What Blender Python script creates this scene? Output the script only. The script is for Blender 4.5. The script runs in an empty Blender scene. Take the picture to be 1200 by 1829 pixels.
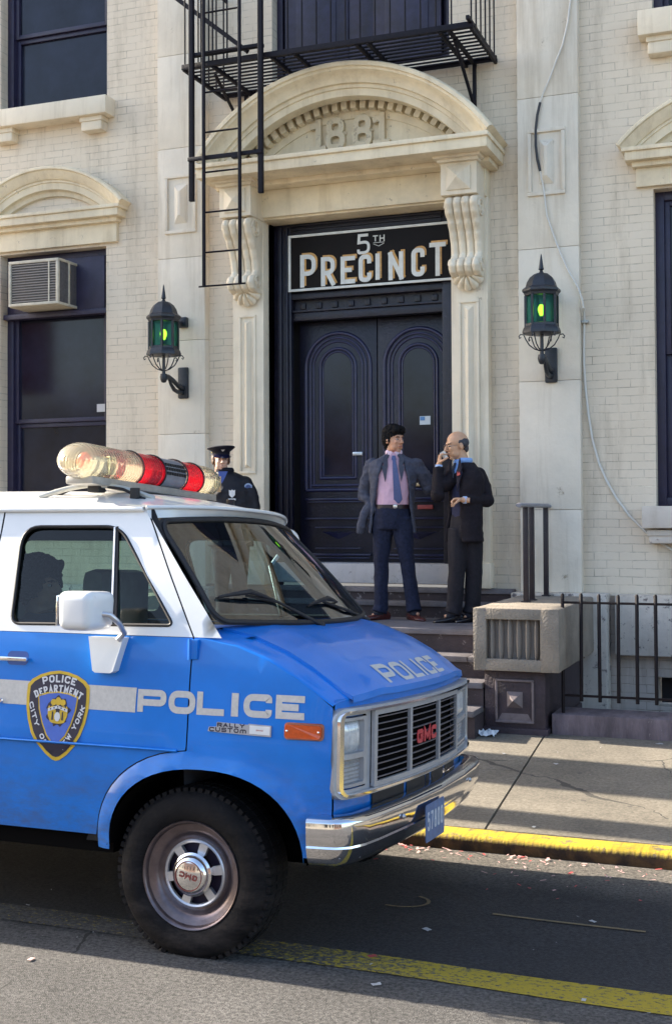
import bpy, bmesh, math, random
from mathutils import Vector, Matrix, noise
from mathutils.geometry import delaunay_2d_cdt
random.seed(7)
PI = math.pi
S = bpy.context.scene
COL = S.collection

# ---------------------------------------------------------------- camera
F, YAW, PITCH, ROLL, PCX, PCY, CAMH = 2183.53, 0.36164911, 0.02089915, -0.00464557, 625.91, 876.88, 1.72
def _rot():
    cy, sy = math.cos(YAW), math.sin(YAW)
    cp, sp = math.cos(PITCH), math.sin(PITCH)
    cr, sr = math.cos(ROLL), math.sin(ROLL)
    R0 = Matrix(((cy, sy, 0), (0, 0, -1), (-sy, cy, 0)))
    Rp = Matrix(((1, 0, 0), (0, cp, sp), (0, -sp, cp)))
    Rr = Matrix(((cr, -sr, 0), (sr, cr, 0), (0, 0, 1)))
    return Rr @ Rp @ R0
RC = _rot()
cam_d = bpy.data.cameras.new('camera')
cam = bpy.data.objects.new('camera', cam_d); COL.objects.link(cam); S.camera = cam
m3 = Matrix((RC[0], -RC[1], -RC[2])).transposed()
cam.matrix_world = Matrix.Translation((0, 0, CAMH)) @ m3.to_4x4()
cam_d.sensor_fit = 'VERTICAL'; cam_d.sensor_height = 36.0
cam_d.lens = F / 1829 * 36
cam_d.shift_x = -(PCX - 600) / 1829; cam_d.shift_y = (PCY - 914.5) / 1829
cam_d.clip_start = 0.05; cam_d.clip_end = 1000

# ---------------------------------------------------------------- light
SUN_EL, SUN_TO = math.radians(27), math.radians(-4.5)   # SUN_TO: heading of the light, measured from +X
w = bpy.data.worlds.new('World'); S.world = w; w.use_nodes = True
nt = w.node_tree
sky = nt.nodes.new('ShaderNodeTexSky'); sky.sky_type = 'NISHITA'; sky.sun_disc = False
sky.sun_elevation = SUN_EL
to = Vector((math.cos(SUN_EL) * math.cos(SUN_TO), math.cos(SUN_EL) * math.sin(SUN_TO), -math.sin(SUN_EL)))
frm = -to
sky.sun_rotation = math.atan2(frm.x, frm.y)
sky.dust_density = 2.0; sky.ozone_density = 1.0
bg = nt.nodes['Background']; bg.inputs[1].default_value = 0.118
nt.links.new(sky.outputs[0], bg.inputs[0])
sd = bpy.data.lights.new('sun', 'SUN'); sd.energy = 4.9; sd.angle = math.radians(0.5); sd.color = (1, .9, .74)
so = bpy.data.objects.new('sun', sd); COL.objects.link(so)
so.location = (-20, 0, 20)
so.rotation_euler = to.to_track_quat('-Z', 'Y').to_euler()
S.view_settings.view_transform = 'Standard'; S.view_settings.look = 'None'
S.view_settings.exposure = 2.0; S.view_settings.gamma = 1

# ---------------------------------------------------------------- materials
def lk(t, a, b): t.links.new(a, b)
def mat(name, col, rough=.6, metal=0., var=0., vscale=6., col2=None, bump=0., bscale=40., spec=.5, coat=0., stretch=None,
        emit=None, estr=0., grime=None, gthr=.6, gscale=3., detail=6, speck=0., sscale=70.):
    m = bpy.data.materials.new(name); m.use_nodes = True
    t = m.node_tree; b = t.nodes['Principled BSDF']
    b.inputs['Base Color'].default_value = (*col, 1); b.inputs['Roughness'].default_value = rough
    b.inputs['Metallic'].default_value = metal; b.inputs['Specular IOR Level'].default_value = spec
    b.inputs['Coat Weight'].default_value = coat; b.inputs['Coat Roughness'].default_value = .06
    if emit:
        b.inputs['Emission Color'].default_value = (*emit, 1); b.inputs['Emission Strength'].default_value = estr
    tc = t.nodes.new('ShaderNodeTexCoord'); src = tc.outputs['Object']
    if stretch:
        mp = t.nodes.new('ShaderNodeMapping'); mp.inputs['Scale'].default_value = stretch
        lk(t, src, mp.inputs[0]); src = mp.outputs[0]
    cur = None
    if var > 0 or col2:
        n = t.nodes.new('ShaderNodeTexNoise'); n.inputs['Scale'].default_value = vscale; n.inputs['Detail'].default_value = detail
        n.inputs['Roughness'].default_value = .65
        lk(t, src, n.inputs['Vector'])
        r = t.nodes.new('ShaderNodeValToRGB'); r.color_ramp.elements[0].position = .32; r.color_ramp.elements[1].position = .68
        c2 = col2 or tuple(c * (1 - var) for c in col)
        c1 = col if col2 else tuple(min(1, c * (1 + var * .6)) for c in col)
        r.color_ramp.elements[0].color = (*c2, 1); r.color_ramp.elements[1].color = (*c1, 1)
        lk(t, n.outputs['Fac'], r.inputs[0]); cur = r.outputs[0]
    if grime:
        n = t.nodes.new('ShaderNodeTexNoise'); n.inputs['Scale'].default_value = gscale; n.inputs['Detail'].default_value = 9
        n.inputs['Roughness'].default_value = .75; lk(t, src, n.inputs['Vector'])
        r = t.nodes.new('ShaderNodeValToRGB'); r.color_ramp.elements[0].position = gthr; r.color_ramp.elements[1].position = min(1, gthr + .06)
        r.color_ramp.elements[0].color = (0, 0, 0, 1); r.color_ramp.elements[1].color = (1, 1, 1, 1)
        lk(t, n.outputs['Fac'], r.inputs[0])
        mx = t.nodes.new('ShaderNodeMix'); mx.data_type = 'RGBA'; mx.inputs[7].default_value = (*grime, 1)
        mx.inputs[6].default_value = (*col, 1)
        if cur: lk(t, cur, mx.inputs[6])
        lk(t, r.outputs[0], mx.inputs[0]); cur = mx.outputs[2]
    if speck > 0:
        n = t.nodes.new('ShaderNodeTexNoise'); n.inputs['Scale'].default_value = sscale; n.inputs['Detail'].default_value = 3; n.inputs['Roughness'].default_value = .7; lk(t, src, n.inputs['Vector'])
        r = t.nodes.new('ShaderNodeValToRGB'); r.color_ramp.elements[0].position = .36; r.color_ramp.elements[1].position = .64
        a_, b_ = 1 - speck, 1 + speck; r.color_ramp.elements[0].color = (a_, a_, a_, 1); r.color_ramp.elements[1].color = (b_, b_, b_, 1); lk(t, n.outputs['Fac'], r.inputs[0])
        mx = t.nodes.new('ShaderNodeMix'); mx.data_type = 'RGBA'; mx.blend_type = 'MULTIPLY'; mx.inputs[0].default_value = 1; mx.inputs[6].default_value = (*col, 1)
        if cur: lk(t, cur, mx.inputs[6])
        lk(t, r.outputs[0], mx.inputs[7]); cur = mx.outputs[2]
    if cur: lk(t, cur, b.inputs['Base Color'])
    if bump > 0:
        n = t.nodes.new('ShaderNodeTexNoise'); n.inputs['Scale'].default_value = bscale; n.inputs['Detail'].default_value = 5
        lk(t, src, n.inputs['Vector'])
        bp = t.nodes.new('ShaderNodeBump'); bp.inputs['Strength'].default_value = bump; bp.inputs['Distance'].default_value = .01
        lk(t, n.outputs['Fac'], bp.inputs['Height']); lk(t, bp.outputs[0], b.inputs['Normal'])
    return m

def glass_mat(name, tint=(.75, .85, .8), refl=1.0, ior=1.5, rough=0.0):
    m = bpy.data.materials.new(name); m.use_nodes = True; t = m.node_tree
    for n in list(t.nodes):
        if n.type != 'OUTPUT_MATERIAL': t.nodes.remove(n)
    out = t.nodes['Material Output']
    tr = t.nodes.new('ShaderNodeBsdfTransparent'); tr.inputs[0].default_value = (*tint, 1)
    gl = t.nodes.new('ShaderNodeBsdfGlossy'); gl.inputs[0].default_value = (refl, refl, refl, 1); gl.inputs['Roughness'].default_value = rough
    fr = t.nodes.new('ShaderNodeFresnel'); fr.inputs[0].default_value = ior
    mx = t.nodes.new('ShaderNodeMixShader')
    lk(t, fr.outputs[0], mx.inputs[0]); lk(t, tr.outputs[0], mx.inputs[1]); lk(t, gl.outputs[0], mx.inputs[2]); lk(t, mx.outputs[0], out.inputs[0])
    return m

def brick_mat(name, col, col2, mortar, bump=.5, grime=(.30, .25, .19)):
    m = bpy.data.materials.new(name); m.use_nodes = True; t = m.node_tree; b = t.nodes['Principled BSDF']
    b.inputs['Roughness'].default_value = .62; b.inputs['Specular IOR Level'].default_value = .35
    tc = t.nodes.new('ShaderNodeTexCoord')
    mp = t.nodes.new('ShaderNodeMapping'); mp.inputs['Rotation'].default_value = (PI / 2, 0, 0)
    # object (x, z) -> texture (x, y)
    sp = t.nodes.new('ShaderNodeSeparateXYZ'); cb = t.nodes.new('ShaderNodeCombineXYZ')
    lk(t, tc.outputs['Object'], sp.inputs[0]); lk(t, sp.outputs[0], cb.inputs[0]); lk(t, sp.outputs[2], cb.inputs[1])
    nd = t.nodes.new('ShaderNodeTexNoise'); nd.inputs['Scale'].default_value = 5; lk(t, tc.outputs['Object'], nd.inputs['Vector'])
    ma = t.nodes.new('ShaderNodeVectorMath'); ma.operation = 'MULTIPLY_ADD'; ma.inputs[1].default_value = (.012, .012, 0)
    lk(t, nd.outputs['Color'], ma.inputs[0]); lk(t, cb.outputs[0], ma.inputs[2])
    br = t.nodes.new('ShaderNodeTexBrick'); br.inputs['Scale'].default_value = 1; br.inputs['Brick Width'].default_value = .215
    br.inputs['Row Height'].default_value = .0705; br.inputs['Mortar Size'].default_value = .005; br.inputs['Mortar Smooth'].default_value = .4
    br.inputs['Color1'].default_value = (*col, 1); br.inputs['Color2'].default_value = (*col2, 1); br.inputs['Mortar'].default_value = (*mortar, 1)
    br.inputs['Bias'].default_value = -.3
    lk(t, ma.outputs[0], br.inputs['Vector'])
    # paint fills most joints: mortar colour shows only in patches
    n2 = t.nodes.new('ShaderNodeTexNoise'); n2.inputs['Scale'].default_value = 4.5; n2.inputs['Detail'].default_value = 8; n2.inputs['Roughness'].default_value = .8
    lk(t, tc.outputs['Object'], n2.inputs['Vector'])
    r2 = t.nodes.new('ShaderNodeValToRGB'); r2.color_ramp.elements[0].position = .42; r2.color_ramp.elements[1].position = .62
    lk(t, n2.outputs['Fac'], r2.inputs[0])
    fm = t.nodes.new('ShaderNodeMath'); fm.operation = 'MULTIPLY'; lk(t, r2.outputs[0], fm.inputs[0]); lk(t, br.outputs['Fac'], fm.inputs[1])
    n3 = t.nodes.new('ShaderNodeTexNoise'); n3.inputs['Scale'].default_value = 1.3; n3.inputs['Detail'].default_value = 8; lk(t, tc.outputs['Object'], n3.inputs['Vector'])
    r3 = t.nodes.new('ShaderNodeValToRGB'); r3.color_ramp.elements[0].position = .3; r3.color_ramp.elements[1].position = .7
    r3.color_ramp.elements[0].color = (*col2, 1); r3.color_ramp.elements[1].color = (*col, 1); lk(t, n3.outputs['Fac'], r3.inputs[0])
    mx = t.nodes.new('ShaderNodeMix'); mx.data_type = 'RGBA'; lk(t, fm.outputs[0], mx.inputs[0]); lk(t, r3.outputs[0], mx.inputs[6]); mx.inputs[7].default_value = (*mortar, 1)
    # flaked spots
    n4 = t.nodes.new('ShaderNodeTexNoise'); n4.inputs['Scale'].default_value = 7; n4.inputs['Detail'].default_value = 10; n4.inputs['Roughness'].default_value = .8; lk(t, tc.outputs['Object'], n4.inputs['Vector'])
    r4 = t.nodes.new('ShaderNodeValToRGB'); r4.color_ramp.elements[0].position = .68; r4.color_ramp.elements[1].position = .73; lk(t, n4.outputs['Fac'], r4.inputs[0])
    mx2 = t.nodes.new('ShaderNodeMix'); mx2.data_type = 'RGBA'; lk(t, r4.outputs[0], mx2.inputs[0]); lk(t, mx.outputs[2], mx2.inputs[6]); mx2.inputs[7].default_value = (*grime, 1)
    lk(t, mx2.outputs[2], b.inputs['Base Color'])
    bp = t.nodes.new('ShaderNodeBump'); bp.invert = True; bp.inputs['Strength'].default_value = bump; bp.inputs['Distance'].default_value = .004
    lk(t, br.outputs['Fac'], bp.inputs['Height'])
    b2 = t.nodes.new('ShaderNodeBump'); b2.inputs['Strength'].default_value = .35; b2.inputs['Distance'].default_value = .006
    n5 = t.nodes.new('ShaderNodeTexNoise'); n5.inputs['Scale'].default_value = 30; n5.inputs['Detail'].default_value = 5; lk(t, tc.outputs['Object'], n5.inputs['Vector'])
    lk(t, n5.outputs['Fac'], b2.inputs['Height']); lk(t, bp.outputs[0], b2.inputs['Normal']); lk(t, b2.outputs[0], b.inputs['Normal'])
    return m

# ---------------------------------------------------------------- mesh builder
class MB:
    def __init__(s): s.v = []; s.f = []; s.mi = []; s.cur = 0
    def add(s, vs, fs, flip=False):
        o = len(s.v); s.v += [tuple(v) for v in vs]
        for f in fs:
            f = [i + o for i in f]
            s.f.append(f[::-1] if flip else f); s.mi.append(s.cur)
        return s
    def box(s, x0, x1, y0, y1, z0, z1):
        vs = [(x, y, z) for x in (x0, x1) for y in (y0, y1) for z in (z0, z1)]
        return s.add(vs, [(0, 1, 3, 2), (4, 6, 7, 5), (0, 4, 5, 1), (2, 3, 7, 6), (0, 2, 6, 4), (1, 5, 7, 3)])
    def bbox(s, x0, x1, y0, y1, z0, z1, b=.005):       # box with chamfered edges
        bm = bmesh.new(); bmesh.ops.create_cube(bm, size=1)
        for v in bm.verts: v.co = Vector(((x0 + x1) / 2 + v.co.x * (x1 - x0), (y0 + y1) / 2 + v.co.y * (y1 - y0), (z0 + z1) / 2 + v.co.z * (z1 - z0)))
        b = min(b, .45 * min(abs(x1 - x0), abs(y1 - y0), abs(z1 - z0)))
        bmesh.ops.bevel(bm, geom=bm.edges[:], offset=b, segments=2, profile=.6, affect='EDGES')
        bm.verts.index_update()
        s.add([v.co[:] for v in bm.verts], [[v.index for v in f.verts] for f in bm.faces]); bm.free(); return s
    def prism(s, pts, fn, d0, d1):                      # pts 2D, fn(u,v,d)->xyz
        n = len(pts); vs = [fn(u, v, d0) for u, v in pts] + [fn(u, v, d1) for u, v in pts]
        fs = [list(range(n))[::-1], list(range(n, 2 * n))] + [(i, (i + 1) % n, n + (i + 1) % n, n + i) for i in range(n)]
        return s.add(vs, fs)
    def tube(s, pts, r, seg=8, cap=True, closed=False, flat=1.0):
        pts = [Vector(p) for p in pts]; n = len(pts)
        rr = r if isinstance(r, (list, tuple)) else [r] * n
        rings = []; up = None
        for i, p in enumerate(pts):
            a = pts[i - 1] if (i > 0 or closed) else p; b = pts[(i + 1) % n] if (i < n - 1 or closed) else p
            t = (b - a).normalized() if (b - a).length > 1e-9 else Vector((0, 0, 1))
            if up is None:
                up = Vector((0, 0, 1)) if abs(t.z) < .9 else Vector((1, 0, 0))
            sx = t.cross(up)
            if sx.length < 1e-6: sx = t.orthogonal()
            sx.normalize(); up = sx.cross(t).normalized()
            rings.append([p + (sx * math.cos(2 * PI * k / seg) + up * math.sin(2 * PI * k / seg) * flat) * rr[i] for k in range(seg)])
        vs = [v[:] for rg in rings for v in rg]; fs = []
        for i in range(n if closed else n - 1):
            j = (i + 1) % n
            for k in range(seg):
                fs.append((i * seg + k, i * seg + (k + 1) % seg, j * seg + (k + 1) % seg, j * seg + k))
        if cap and not closed:
            fs.append(list(range(seg))[::-1]); fs.append([(n - 1) * seg + k for k in range(seg)])
        return s.add(vs, fs)
    def bar(s, a, b, w, d=None):                         # square bar between points
        d = d or w; a = Vector(a); b = Vector(b); t = (b - a).normalized()
        up = Vector((0, 0, 1)) if abs(t.z) < .9 else Vector((0, 1, 0))
        x = t.cross(up).normalized() * w / 2; y = x.cross(t).normalized() * d / 2
        vs = [p + q for p in (a, b) for q in (-x - y, x - y, x + y, -x + y)]
        return s.add([v[:] for v in vs], [(3, 2, 1, 0), (4, 5, 6, 7), (0, 1, 5, 4), (1, 2, 6, 5), (2, 3, 7, 6), (3, 0, 4, 7)])
    def lathe(s, prof, c, axis='z', seg=24, a0=0, a1=2 * PI):  # prof [(r,h)]
        full = abs(a1 - a0 - 2 * PI) < 1e-6; m = seg if full else seg + 1; vs = []
        for r, h in prof:
            for k in range(m):
                a = a0 + (a1 - a0) * k / seg; p, q = r * math.cos(a), r * math.sin(a)
                vs.append({'z': (c[0] + p, c[1] + q, c[2] + h), 'y': (c[0] + p, c[1] + h, c[2] + q), 'x': (c[0] + h, c[1] + p, c[2] + q)}[axis])
        fs = []
        for i in range(len(prof) - 1):
            for k in range(seg):
                k2 = (k + 1) % m if full else k + 1
                fs.append((i * m + k, i * m + k2, (i + 1) * m + k2, (i + 1) * m + k))
        return s.add(vs, fs, flip=(axis == 'y'))
    def grid(s, fn, nu, nv, u0=0, u1=1, v0=0, v1=1, cu=False, flip=False):
        vs = [fn(u0 + (u1 - u0) * i / nu, v0 + (v1 - v0) * j / nv) for j in range(nv + 1) for i in range(nu + 1)]
        fs = [(j * (nu + 1) + i, j * (nu + 1) + i + 1, (j + 1) * (nu + 1) + i + 1, (j + 1) * (nu + 1) + i) for j in range(nv) for i in range(nu)]
        return s.add(vs, fs, flip)
    def ell(s, c, r, seg=16, rings=10, rot=None):
        vs = []; 
        for j in range(rings + 1):
            ph = PI * j / rings
            for k in range(seg):
                a = 2 * PI * k / seg
                p = Vector((r[0] * math.sin(ph) * math.cos(a), r[1] * math.sin(ph) * math.sin(a), r[2] * math.cos(ph)))
                if rot: p = rot @ p
                vs.append((p + Vector(c))[:])
        fs = [(j * seg + k, (j + 1) * seg + k, (j + 1) * seg + (k + 1) % seg, j * seg + (k + 1) % seg) for j in range(rings) for k in range(seg)]
        return s.add(vs, fs)
    def panel(s, outer, holes, fn, sp=.05, flip=False):   # triangulated curved panel with holes, fn(u,v)->xyz
        def dens(poly):
            out = []
            for i, a in enumerate(poly):
                b = poly[(i + 1) % len(poly)]; L = math.hypot(b[0] - a[0], b[1] - a[1]); n = max(1, int(math.ceil(L / sp)))
                out += [(a[0] + (b[0] - a[0]) * k / n, a[1] + (b[1] - a[1]) * k / n) for k in range(n)]
            return out
        def inside(p, poly):
            c = False; j = len(poly) - 1
            for i in range(len(poly)):
                if (poly[i][1] > p[1]) != (poly[j][1] > p[1]) and p[0] < (poly[j][0] - poly[i][0]) * (p[1] - poly[i][1]) / (poly[j][1] - poly[i][1]) + poly[i][0]: c = not c
                j = i
            return c
        loops = [dens(outer)] + [dens(h) for h in holes]
        pts = []; edges = []
        for L in loops:
            o = len(pts); pts += L; edges += [(o + i, o + (i + 1) % len(L)) for i in range(len(L))]
        x0 = min(p[0] for p in outer); x1 = max(p[0] for p in outer); y0 = min(p[1] for p in outer); y1 = max(p[1] for p in outer)
        nx = int((x1 - x0) / sp); ny = int((y1 - y0) / sp)
        bpts = list(pts)
        for i in range(1, nx + 1):
            for j in range(1, ny + 1):
                p = (x0 + i * sp + (.5 * sp if j % 2 else 0), y0 + j * sp)
                if inside(p, outer) and not any(inside(p, h) for h in holes) and all((p[0] - q[0]) ** 2 + (p[1] - q[1]) ** 2 > (.45 * sp) ** 2 for q in bpts):
                    pts.append(p)
        r = delaunay_2d_cdt([Vector(p) for p in pts], edges, [], 0, 1e-6)
        V = r[0]; fs = []
        for f in r[2]:
            c = sum((V[i] for i in f), Vector((0, 0))) / len(f)
            if inside(c, outer) and not any(inside(c, h) for h in holes): fs.append(list(f))
        return s.add([fn(v[0], v[1]) for v in V], fs, flip)
    def solid(s, th, n0=0):   # duplicate faces from index n0 offset along averaged normals -> closed sheet of thickness th
        me = bpy.data.meshes.new('t'); me.from_pydata(s.v, [], s.f); bm = bmesh.new(); bm.from_mesh(me); bpy.data.meshes.remove(me)
        bmesh.ops.solidify(bm, geom=bm.faces[:], thickness=th)
        bm.verts.index_update(); s.v = [v.co[:] for v in bm.verts]; s.f = [[v.index for v in f.verts] for f in bm.faces]; s.mi = [0] * len(s.f); bm.free(); return s

ORG = {}
def link(o, parent=None):
    COL.objects.link(o)
    if parent is not None: o.parent = parent
    return o
def thing(name, label, cat, loc=(0, 0, 0), group=None, rot=(0, 0, 0), wloc=None):
    o = bpy.data.objects.new(name, None); link(o); o.location = wloc or loc; o.rotation_euler = rot
    o.empty_display_size = .1
    o['label'] = label; o['category'] = cat
    if group: o['group'] = group
    ORG[o.name] = Vector(loc); return o
def org_of(o): return ORG.get(o.name, Vector((0, 0, 0)))
def part(name, mb, mats, parent=None, smooth=35, label=None, cat=None, group=None, kind=None, org=None, weld=False, rv=False):
    me = bpy.data.meshes.new(name)
    og = org_of(parent) if parent is not None else (Vector(org) if org else Vector((0, 0, 0)))
    me.from_pydata([(x - og.x, y - og.y, z - og.z) for x, y, z in mb.v], [], mb.f)
    mats = mats if isinstance(mats, (list, tuple)) else [mats]
    for m in mats: me.materials.append(m)
    me.polygons.foreach_set('material_index', mb.mi)
    if weld or rv:
        bm = bmesh.new(); bm.from_mesh(me)
        if weld: bmesh.ops.remove_doubles(bm, verts=bm.verts[:], dist=1e-5)
        bmesh.ops.recalc_face_normals(bm, faces=bm.faces[:]); bm.to_mesh(me); bm.free()
    if smooth is not None:
        me.polygons.foreach_set('use_smooth', [True] * len(me.polygons)); me.set_sharp_from_angle(angle=math.radians(smooth))
    me.update()
    o = bpy.data.objects.new(name, me); link(o, parent); ORG[o.name] = og
    if parent is None and org: o.location = org
    if label: o['label'] = label
    if cat: o['category'] = cat
    if group: o['group'] = group
    if kind: o['kind'] = kind
    return o
def copy_tree(o, parent=None):
    c = o.copy(); link(c); c.parent = parent; ORG[c.name] = org_of(o)
    for ch in list(o.children): copy_tree(ch, c)
    return c

# ---------------------------------------------------------------- stroke lettering
r_ = 1
GL = {
 'A': [(0, [(0, 0), (.5, 1), (1, 0)]), (0, [(.18, .33), (.82, .33)])],
 'C': [(0, [(1, .70), (1, 1, r_), (0, 1, r_), (0, 0, r_), (1, 0, r_), (1, .30)])],
 'D': [(0, [(0, 0), (0, 1)]), (0, [(0, 1), (1, 1, r_), (1, 0, r_), (0, 0)])],
 'E': [(0, [(1, 1), (0, 1), (0, 0), (1, 0)]), (0, [(0, .5), (.88, .5)])],
 'F': [(0, [(1, 1), (0, 1), (0, 0)]), (0, [(0, .5), (.85, .5)])],
 'G': [(0, [(1, .72), (1, 1, r_), (0, 1, r_), (0, 0, r_), (1, 0, r_), (1, .48), (.55, .48)])],
 'H': [(0, [(0, 0), (0, 1)]), (0, [(1, 0), (1, 1)]), (0, [(0, .5), (1, .5)])],
 'I': [(0, [(.5, 0), (.5, 1)])],
 'K': [(0, [(0, 0), (0, 1)]), (0, [(1, 1), (.05, .42)]), (0, [(.35, .6), (1, 0)])],
 'L': [(0, [(0, 1), (0, 0), (1, 0)])],
 'M': [(0, [(0, 0), (0, 1), (.5, .25), (1, 1), (1, 0)])],
 'm': [(0, [(0, 0), (0, .8, r_), (1, .8, r_), (1, 0)]), (0, [(.5, .8), (.5, 0)])],
 'N': [(0, [(0, 0), (0, 1)]), (0, [(0, 1), (1, 0)]), (0, [(1, 0), (1, 1)])],
 'O': [(1, [(0, 0, r_), (0, 1, r_), (1, 1, r_), (1, 0, r_)])],
 'P': [(0, [(0, 0), (0, 1)]), (0, [(0, 1), (1, 1, r_), (1, .40, r_), (0.0, .40)])],
 'R': [(0, [(0, 0), (0, 1)]), (0, [(0, 1), (1, 1, r_), (1, .44, r_), (0.0, .44)]), (0, [(.45, .44), (1, 0)])],
 'S': [(0, [(1, .74), (1, 1, r_), (0, 1, r_), (0, .5, r_), (1, .5, r_), (1, 0, r_), (0, 0, r_), (0, .26)])],
 'T': [(0, [(0, 1), (1, 1)]), (0, [(.5, 1), (.5, 0)])],
 'U': [(0, [(0, 1), (0, 0, r_), (1, 0, r_), (1, 1)])],
 'W': [(0, [(0, 1), (.25, 0), (.5, .75), (.75, 0), (1, 1)])],
 'Y': [(0, [(0, 1), (.5, .48), (1, 1)]), (0, [(.5, .48), (.5, 0)])],
 '0': [(1, [(0, 0, r_), (0, 1, r_), (1, 1, r_), (1, 0, r_)])],
 '1': [(0, [(.55, 1), (.55, 0)]), (0, [(.0, .86), (.55, .90)]), (0, [(.0, 0), (1, 0)])],
 '5': [(0, [(.95, 1), (.08, 1), (.03, .58), (1, .62, r_), (1, 0, r_), (0, 0, r_), (0, .2)])],
 '7': [(0, [(0, 1), (1, 1), (.35, 0)])],
 '8': [(1, [(0, 0, r_), (0, .52, r_), (1, .52, r_), (1, 0, r_)]), (1, [(.06, .52, r_), (.06, 1, r_), (.94, 1, r_), (.94, .52, r_)])],
}
def _round(pts, closed, rad):
    out = []; n = len(pts)
    for i, p in enumerate(pts):
        rd = len(p) > 2
        if not rd or (not closed and (i == 0 or i == n - 1)): out.append((p[0], p[1])); continue
        a = Vector(pts[i - 1][:2]); b = Vector(p[:2]); c = Vector(pts[(i + 1) % n][:2])
        da = min(rad, (a - b).length * .49); dc = min(rad, (c - b).length * .49); d = min(da, dc)
        p0 = b + (a - b).normalized() * d; p1 = b + (c - b).normalized() * d
        for k in range(7):
            t = k / 6; q = p0 * (1 - t) ** 2 + b * 2 * t * (1 - t) + p1 * t * t; out.append((q.x, q.y))
    return out
def glyph(mb, ch, fn, x, y, w, h, sw, rad=.3, off=0., th=0., dens=.03, cap='butt'):
    """one letter as flat strokes in the (u,v) plane; fn(u,v,d)->xyz with d the height above the surface"""
    iw, ih = w - sw, h - sw
    for si, (closed, pts) in enumerate(GL[ch]):
        P = [(x + sw / 2 + p[0] * iw, y + sw / 2 + p[1] * ih) + tuple(p[2:]) for p in pts]
        if ch == 'I': P = [(x + w / 2, y), (x + w / 2, y + h)]
        elif not closed:                                     # butt ends reach the letter box
            P = [list(p) for p in P]
            for e, q in ((0, 1), (-1, -2)):
                dx, dy = P[e][0] - P[q][0], P[e][1] - P[q][1]; L = math.hypot(dx, dy)
                k = sw / 2 if ((pts[e][0] in (0, 1) and abs(dx) > abs(dy) * .6) or (pts[e][1] in (0, 1) and abs(dy) > abs(dx) * .6)) else 0
                if L > 1e-9: P[e][0] += dx / L * k; P[e][1] += dy / L * k
            P = [tuple(p) for p in P]
        Q = _round(P, closed, rad * min(w, h))
        R_ = []
        n = len(Q)
        for i in range(n if closed else n - 1):
            a, b = Q[i], Q[(i + 1) % n]; L = math.hypot(b[0] - a[0], b[1] - a[1]); m = max(1, int(L / dens))
            R_ += [(a[0] + (b[0] - a[0]) * k / m, a[1] + (b[1] - a[1]) * k / m) for k in range(m)]
        if not closed: R_.append(Q[-1])
        n = len(R_); Lp = []; Rp = []
        for i in range(n):
            a = R_[i - 1] if (i > 0 or closed) else None; b = R_[i]; c = R_[(i + 1) % n] if (i < n - 1 or closed) else None
            def nrm(p, q):
                d = (q[0] - p[0], q[1] - p[1]); L = math.hypot(*d) or 1; return (-d[1] / L, d[0] / L)
            n1 = nrm(a, b) if a else nrm(b, c); n2 = nrm(b, c) if c else n1
            mx, my = n1[0] + n2[0], n1[1] + n2[1]; L = math.hypot(mx, my) or 1; mx /= L; my /= L
            k = sw / 2 / max(.35, mx * n1[0] + my * n1[1])
            Lp.append((b[0] + mx * k, b[1] + my * k)); Rp.append((b[0] - mx * k, b[1] - my * k))
        d = off + si * .0004
        vs = [fn(u, v, d + th) for u, v in Lp] + [fn(u, v, d + th) for u, v in Rp]
        e = n if closed else n - 1
        fs = [(i, (i + 1) % n, n + (i + 1) % n, n + i) for i in range(e)]
        mb.add(vs, fs)
        if th > 0:
            vs = [fn(u, v, d + th) for u, v in Lp + Rp] + [fn(u, v, d) for u, v in Lp + Rp]; o = 2 * n
            fs = [(i, (i + 1) % n, o + (i + 1) % n, o + i) for i in range(e)] + [(n + i, n + (i + 1) % n, o + n + (i + 1) % n, o + n + i) for i in range(e)]
            if not closed: fs += [(0, n, o + n, o), (n - 1, 2 * n - 1, o + 2 * n - 1, o + n - 1)]
            mb.add(vs, fs)
def text(mb, s, fn, x, y, w, h, gap, sw, **k):
    """letters laid in a row filling width w"""
    wid = {'I': .32, 'L': .85, 'E': .9, 'm': 1.25, 'M': 1.15, 'W': 1.25, ' ': .5}
    tot = sum(wid.get(c, 1) for c in s); cw = (w - gap * (len(s) - 1)) / tot
    for c in s:
        ww = cw * wid.get(c, 1)
        if c != ' ': glyph(mb, c, fn, x, y, (sw * 1.0 if c == 'I' else ww), h, sw, **k) if c != 'I' else glyph(mb, 'I', fn, x + ww / 2 - sw / 2, y, sw, h, sw, **k)
        x += ww + gap
# ================================================================ ground
def zroad(y): return 0.0 if y < 4.2 else -.03 * (y - 4.2)
def zwalk(y): return .012 + (y - 6.5) * .033
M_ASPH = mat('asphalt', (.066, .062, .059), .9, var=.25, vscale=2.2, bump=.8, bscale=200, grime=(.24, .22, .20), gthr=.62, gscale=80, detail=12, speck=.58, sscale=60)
M_CONC = mat('sidewalk_concrete', (.160, .140, .110), .92, var=.30, vscale=1.6, bump=.45, bscale=220, grime=(.10, .09, .08), gthr=.64, gscale=34, speck=.26, sscale=48)
M_DARK = mat('dark_gap', (.02, .018, .016), .9)
M_OPWALK = mat('concrete_far', (.4, .37, .32), .9, var=.2, vscale=2)
ROADN = 0
mb = MB()
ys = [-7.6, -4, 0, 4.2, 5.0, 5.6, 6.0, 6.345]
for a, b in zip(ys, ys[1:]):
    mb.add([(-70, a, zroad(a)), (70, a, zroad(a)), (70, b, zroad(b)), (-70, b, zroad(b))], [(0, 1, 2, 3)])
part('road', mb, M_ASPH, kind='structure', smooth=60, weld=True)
mb = MB(); mb.add([(-150, -150, -.9), (150, -150, -.9), (150, 150, -.9), (-150, 150, -.9)], [(0, 1, 2, 3)])
part('ground', mb, M_DARK, kind='structure', smooth=None)
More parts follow.
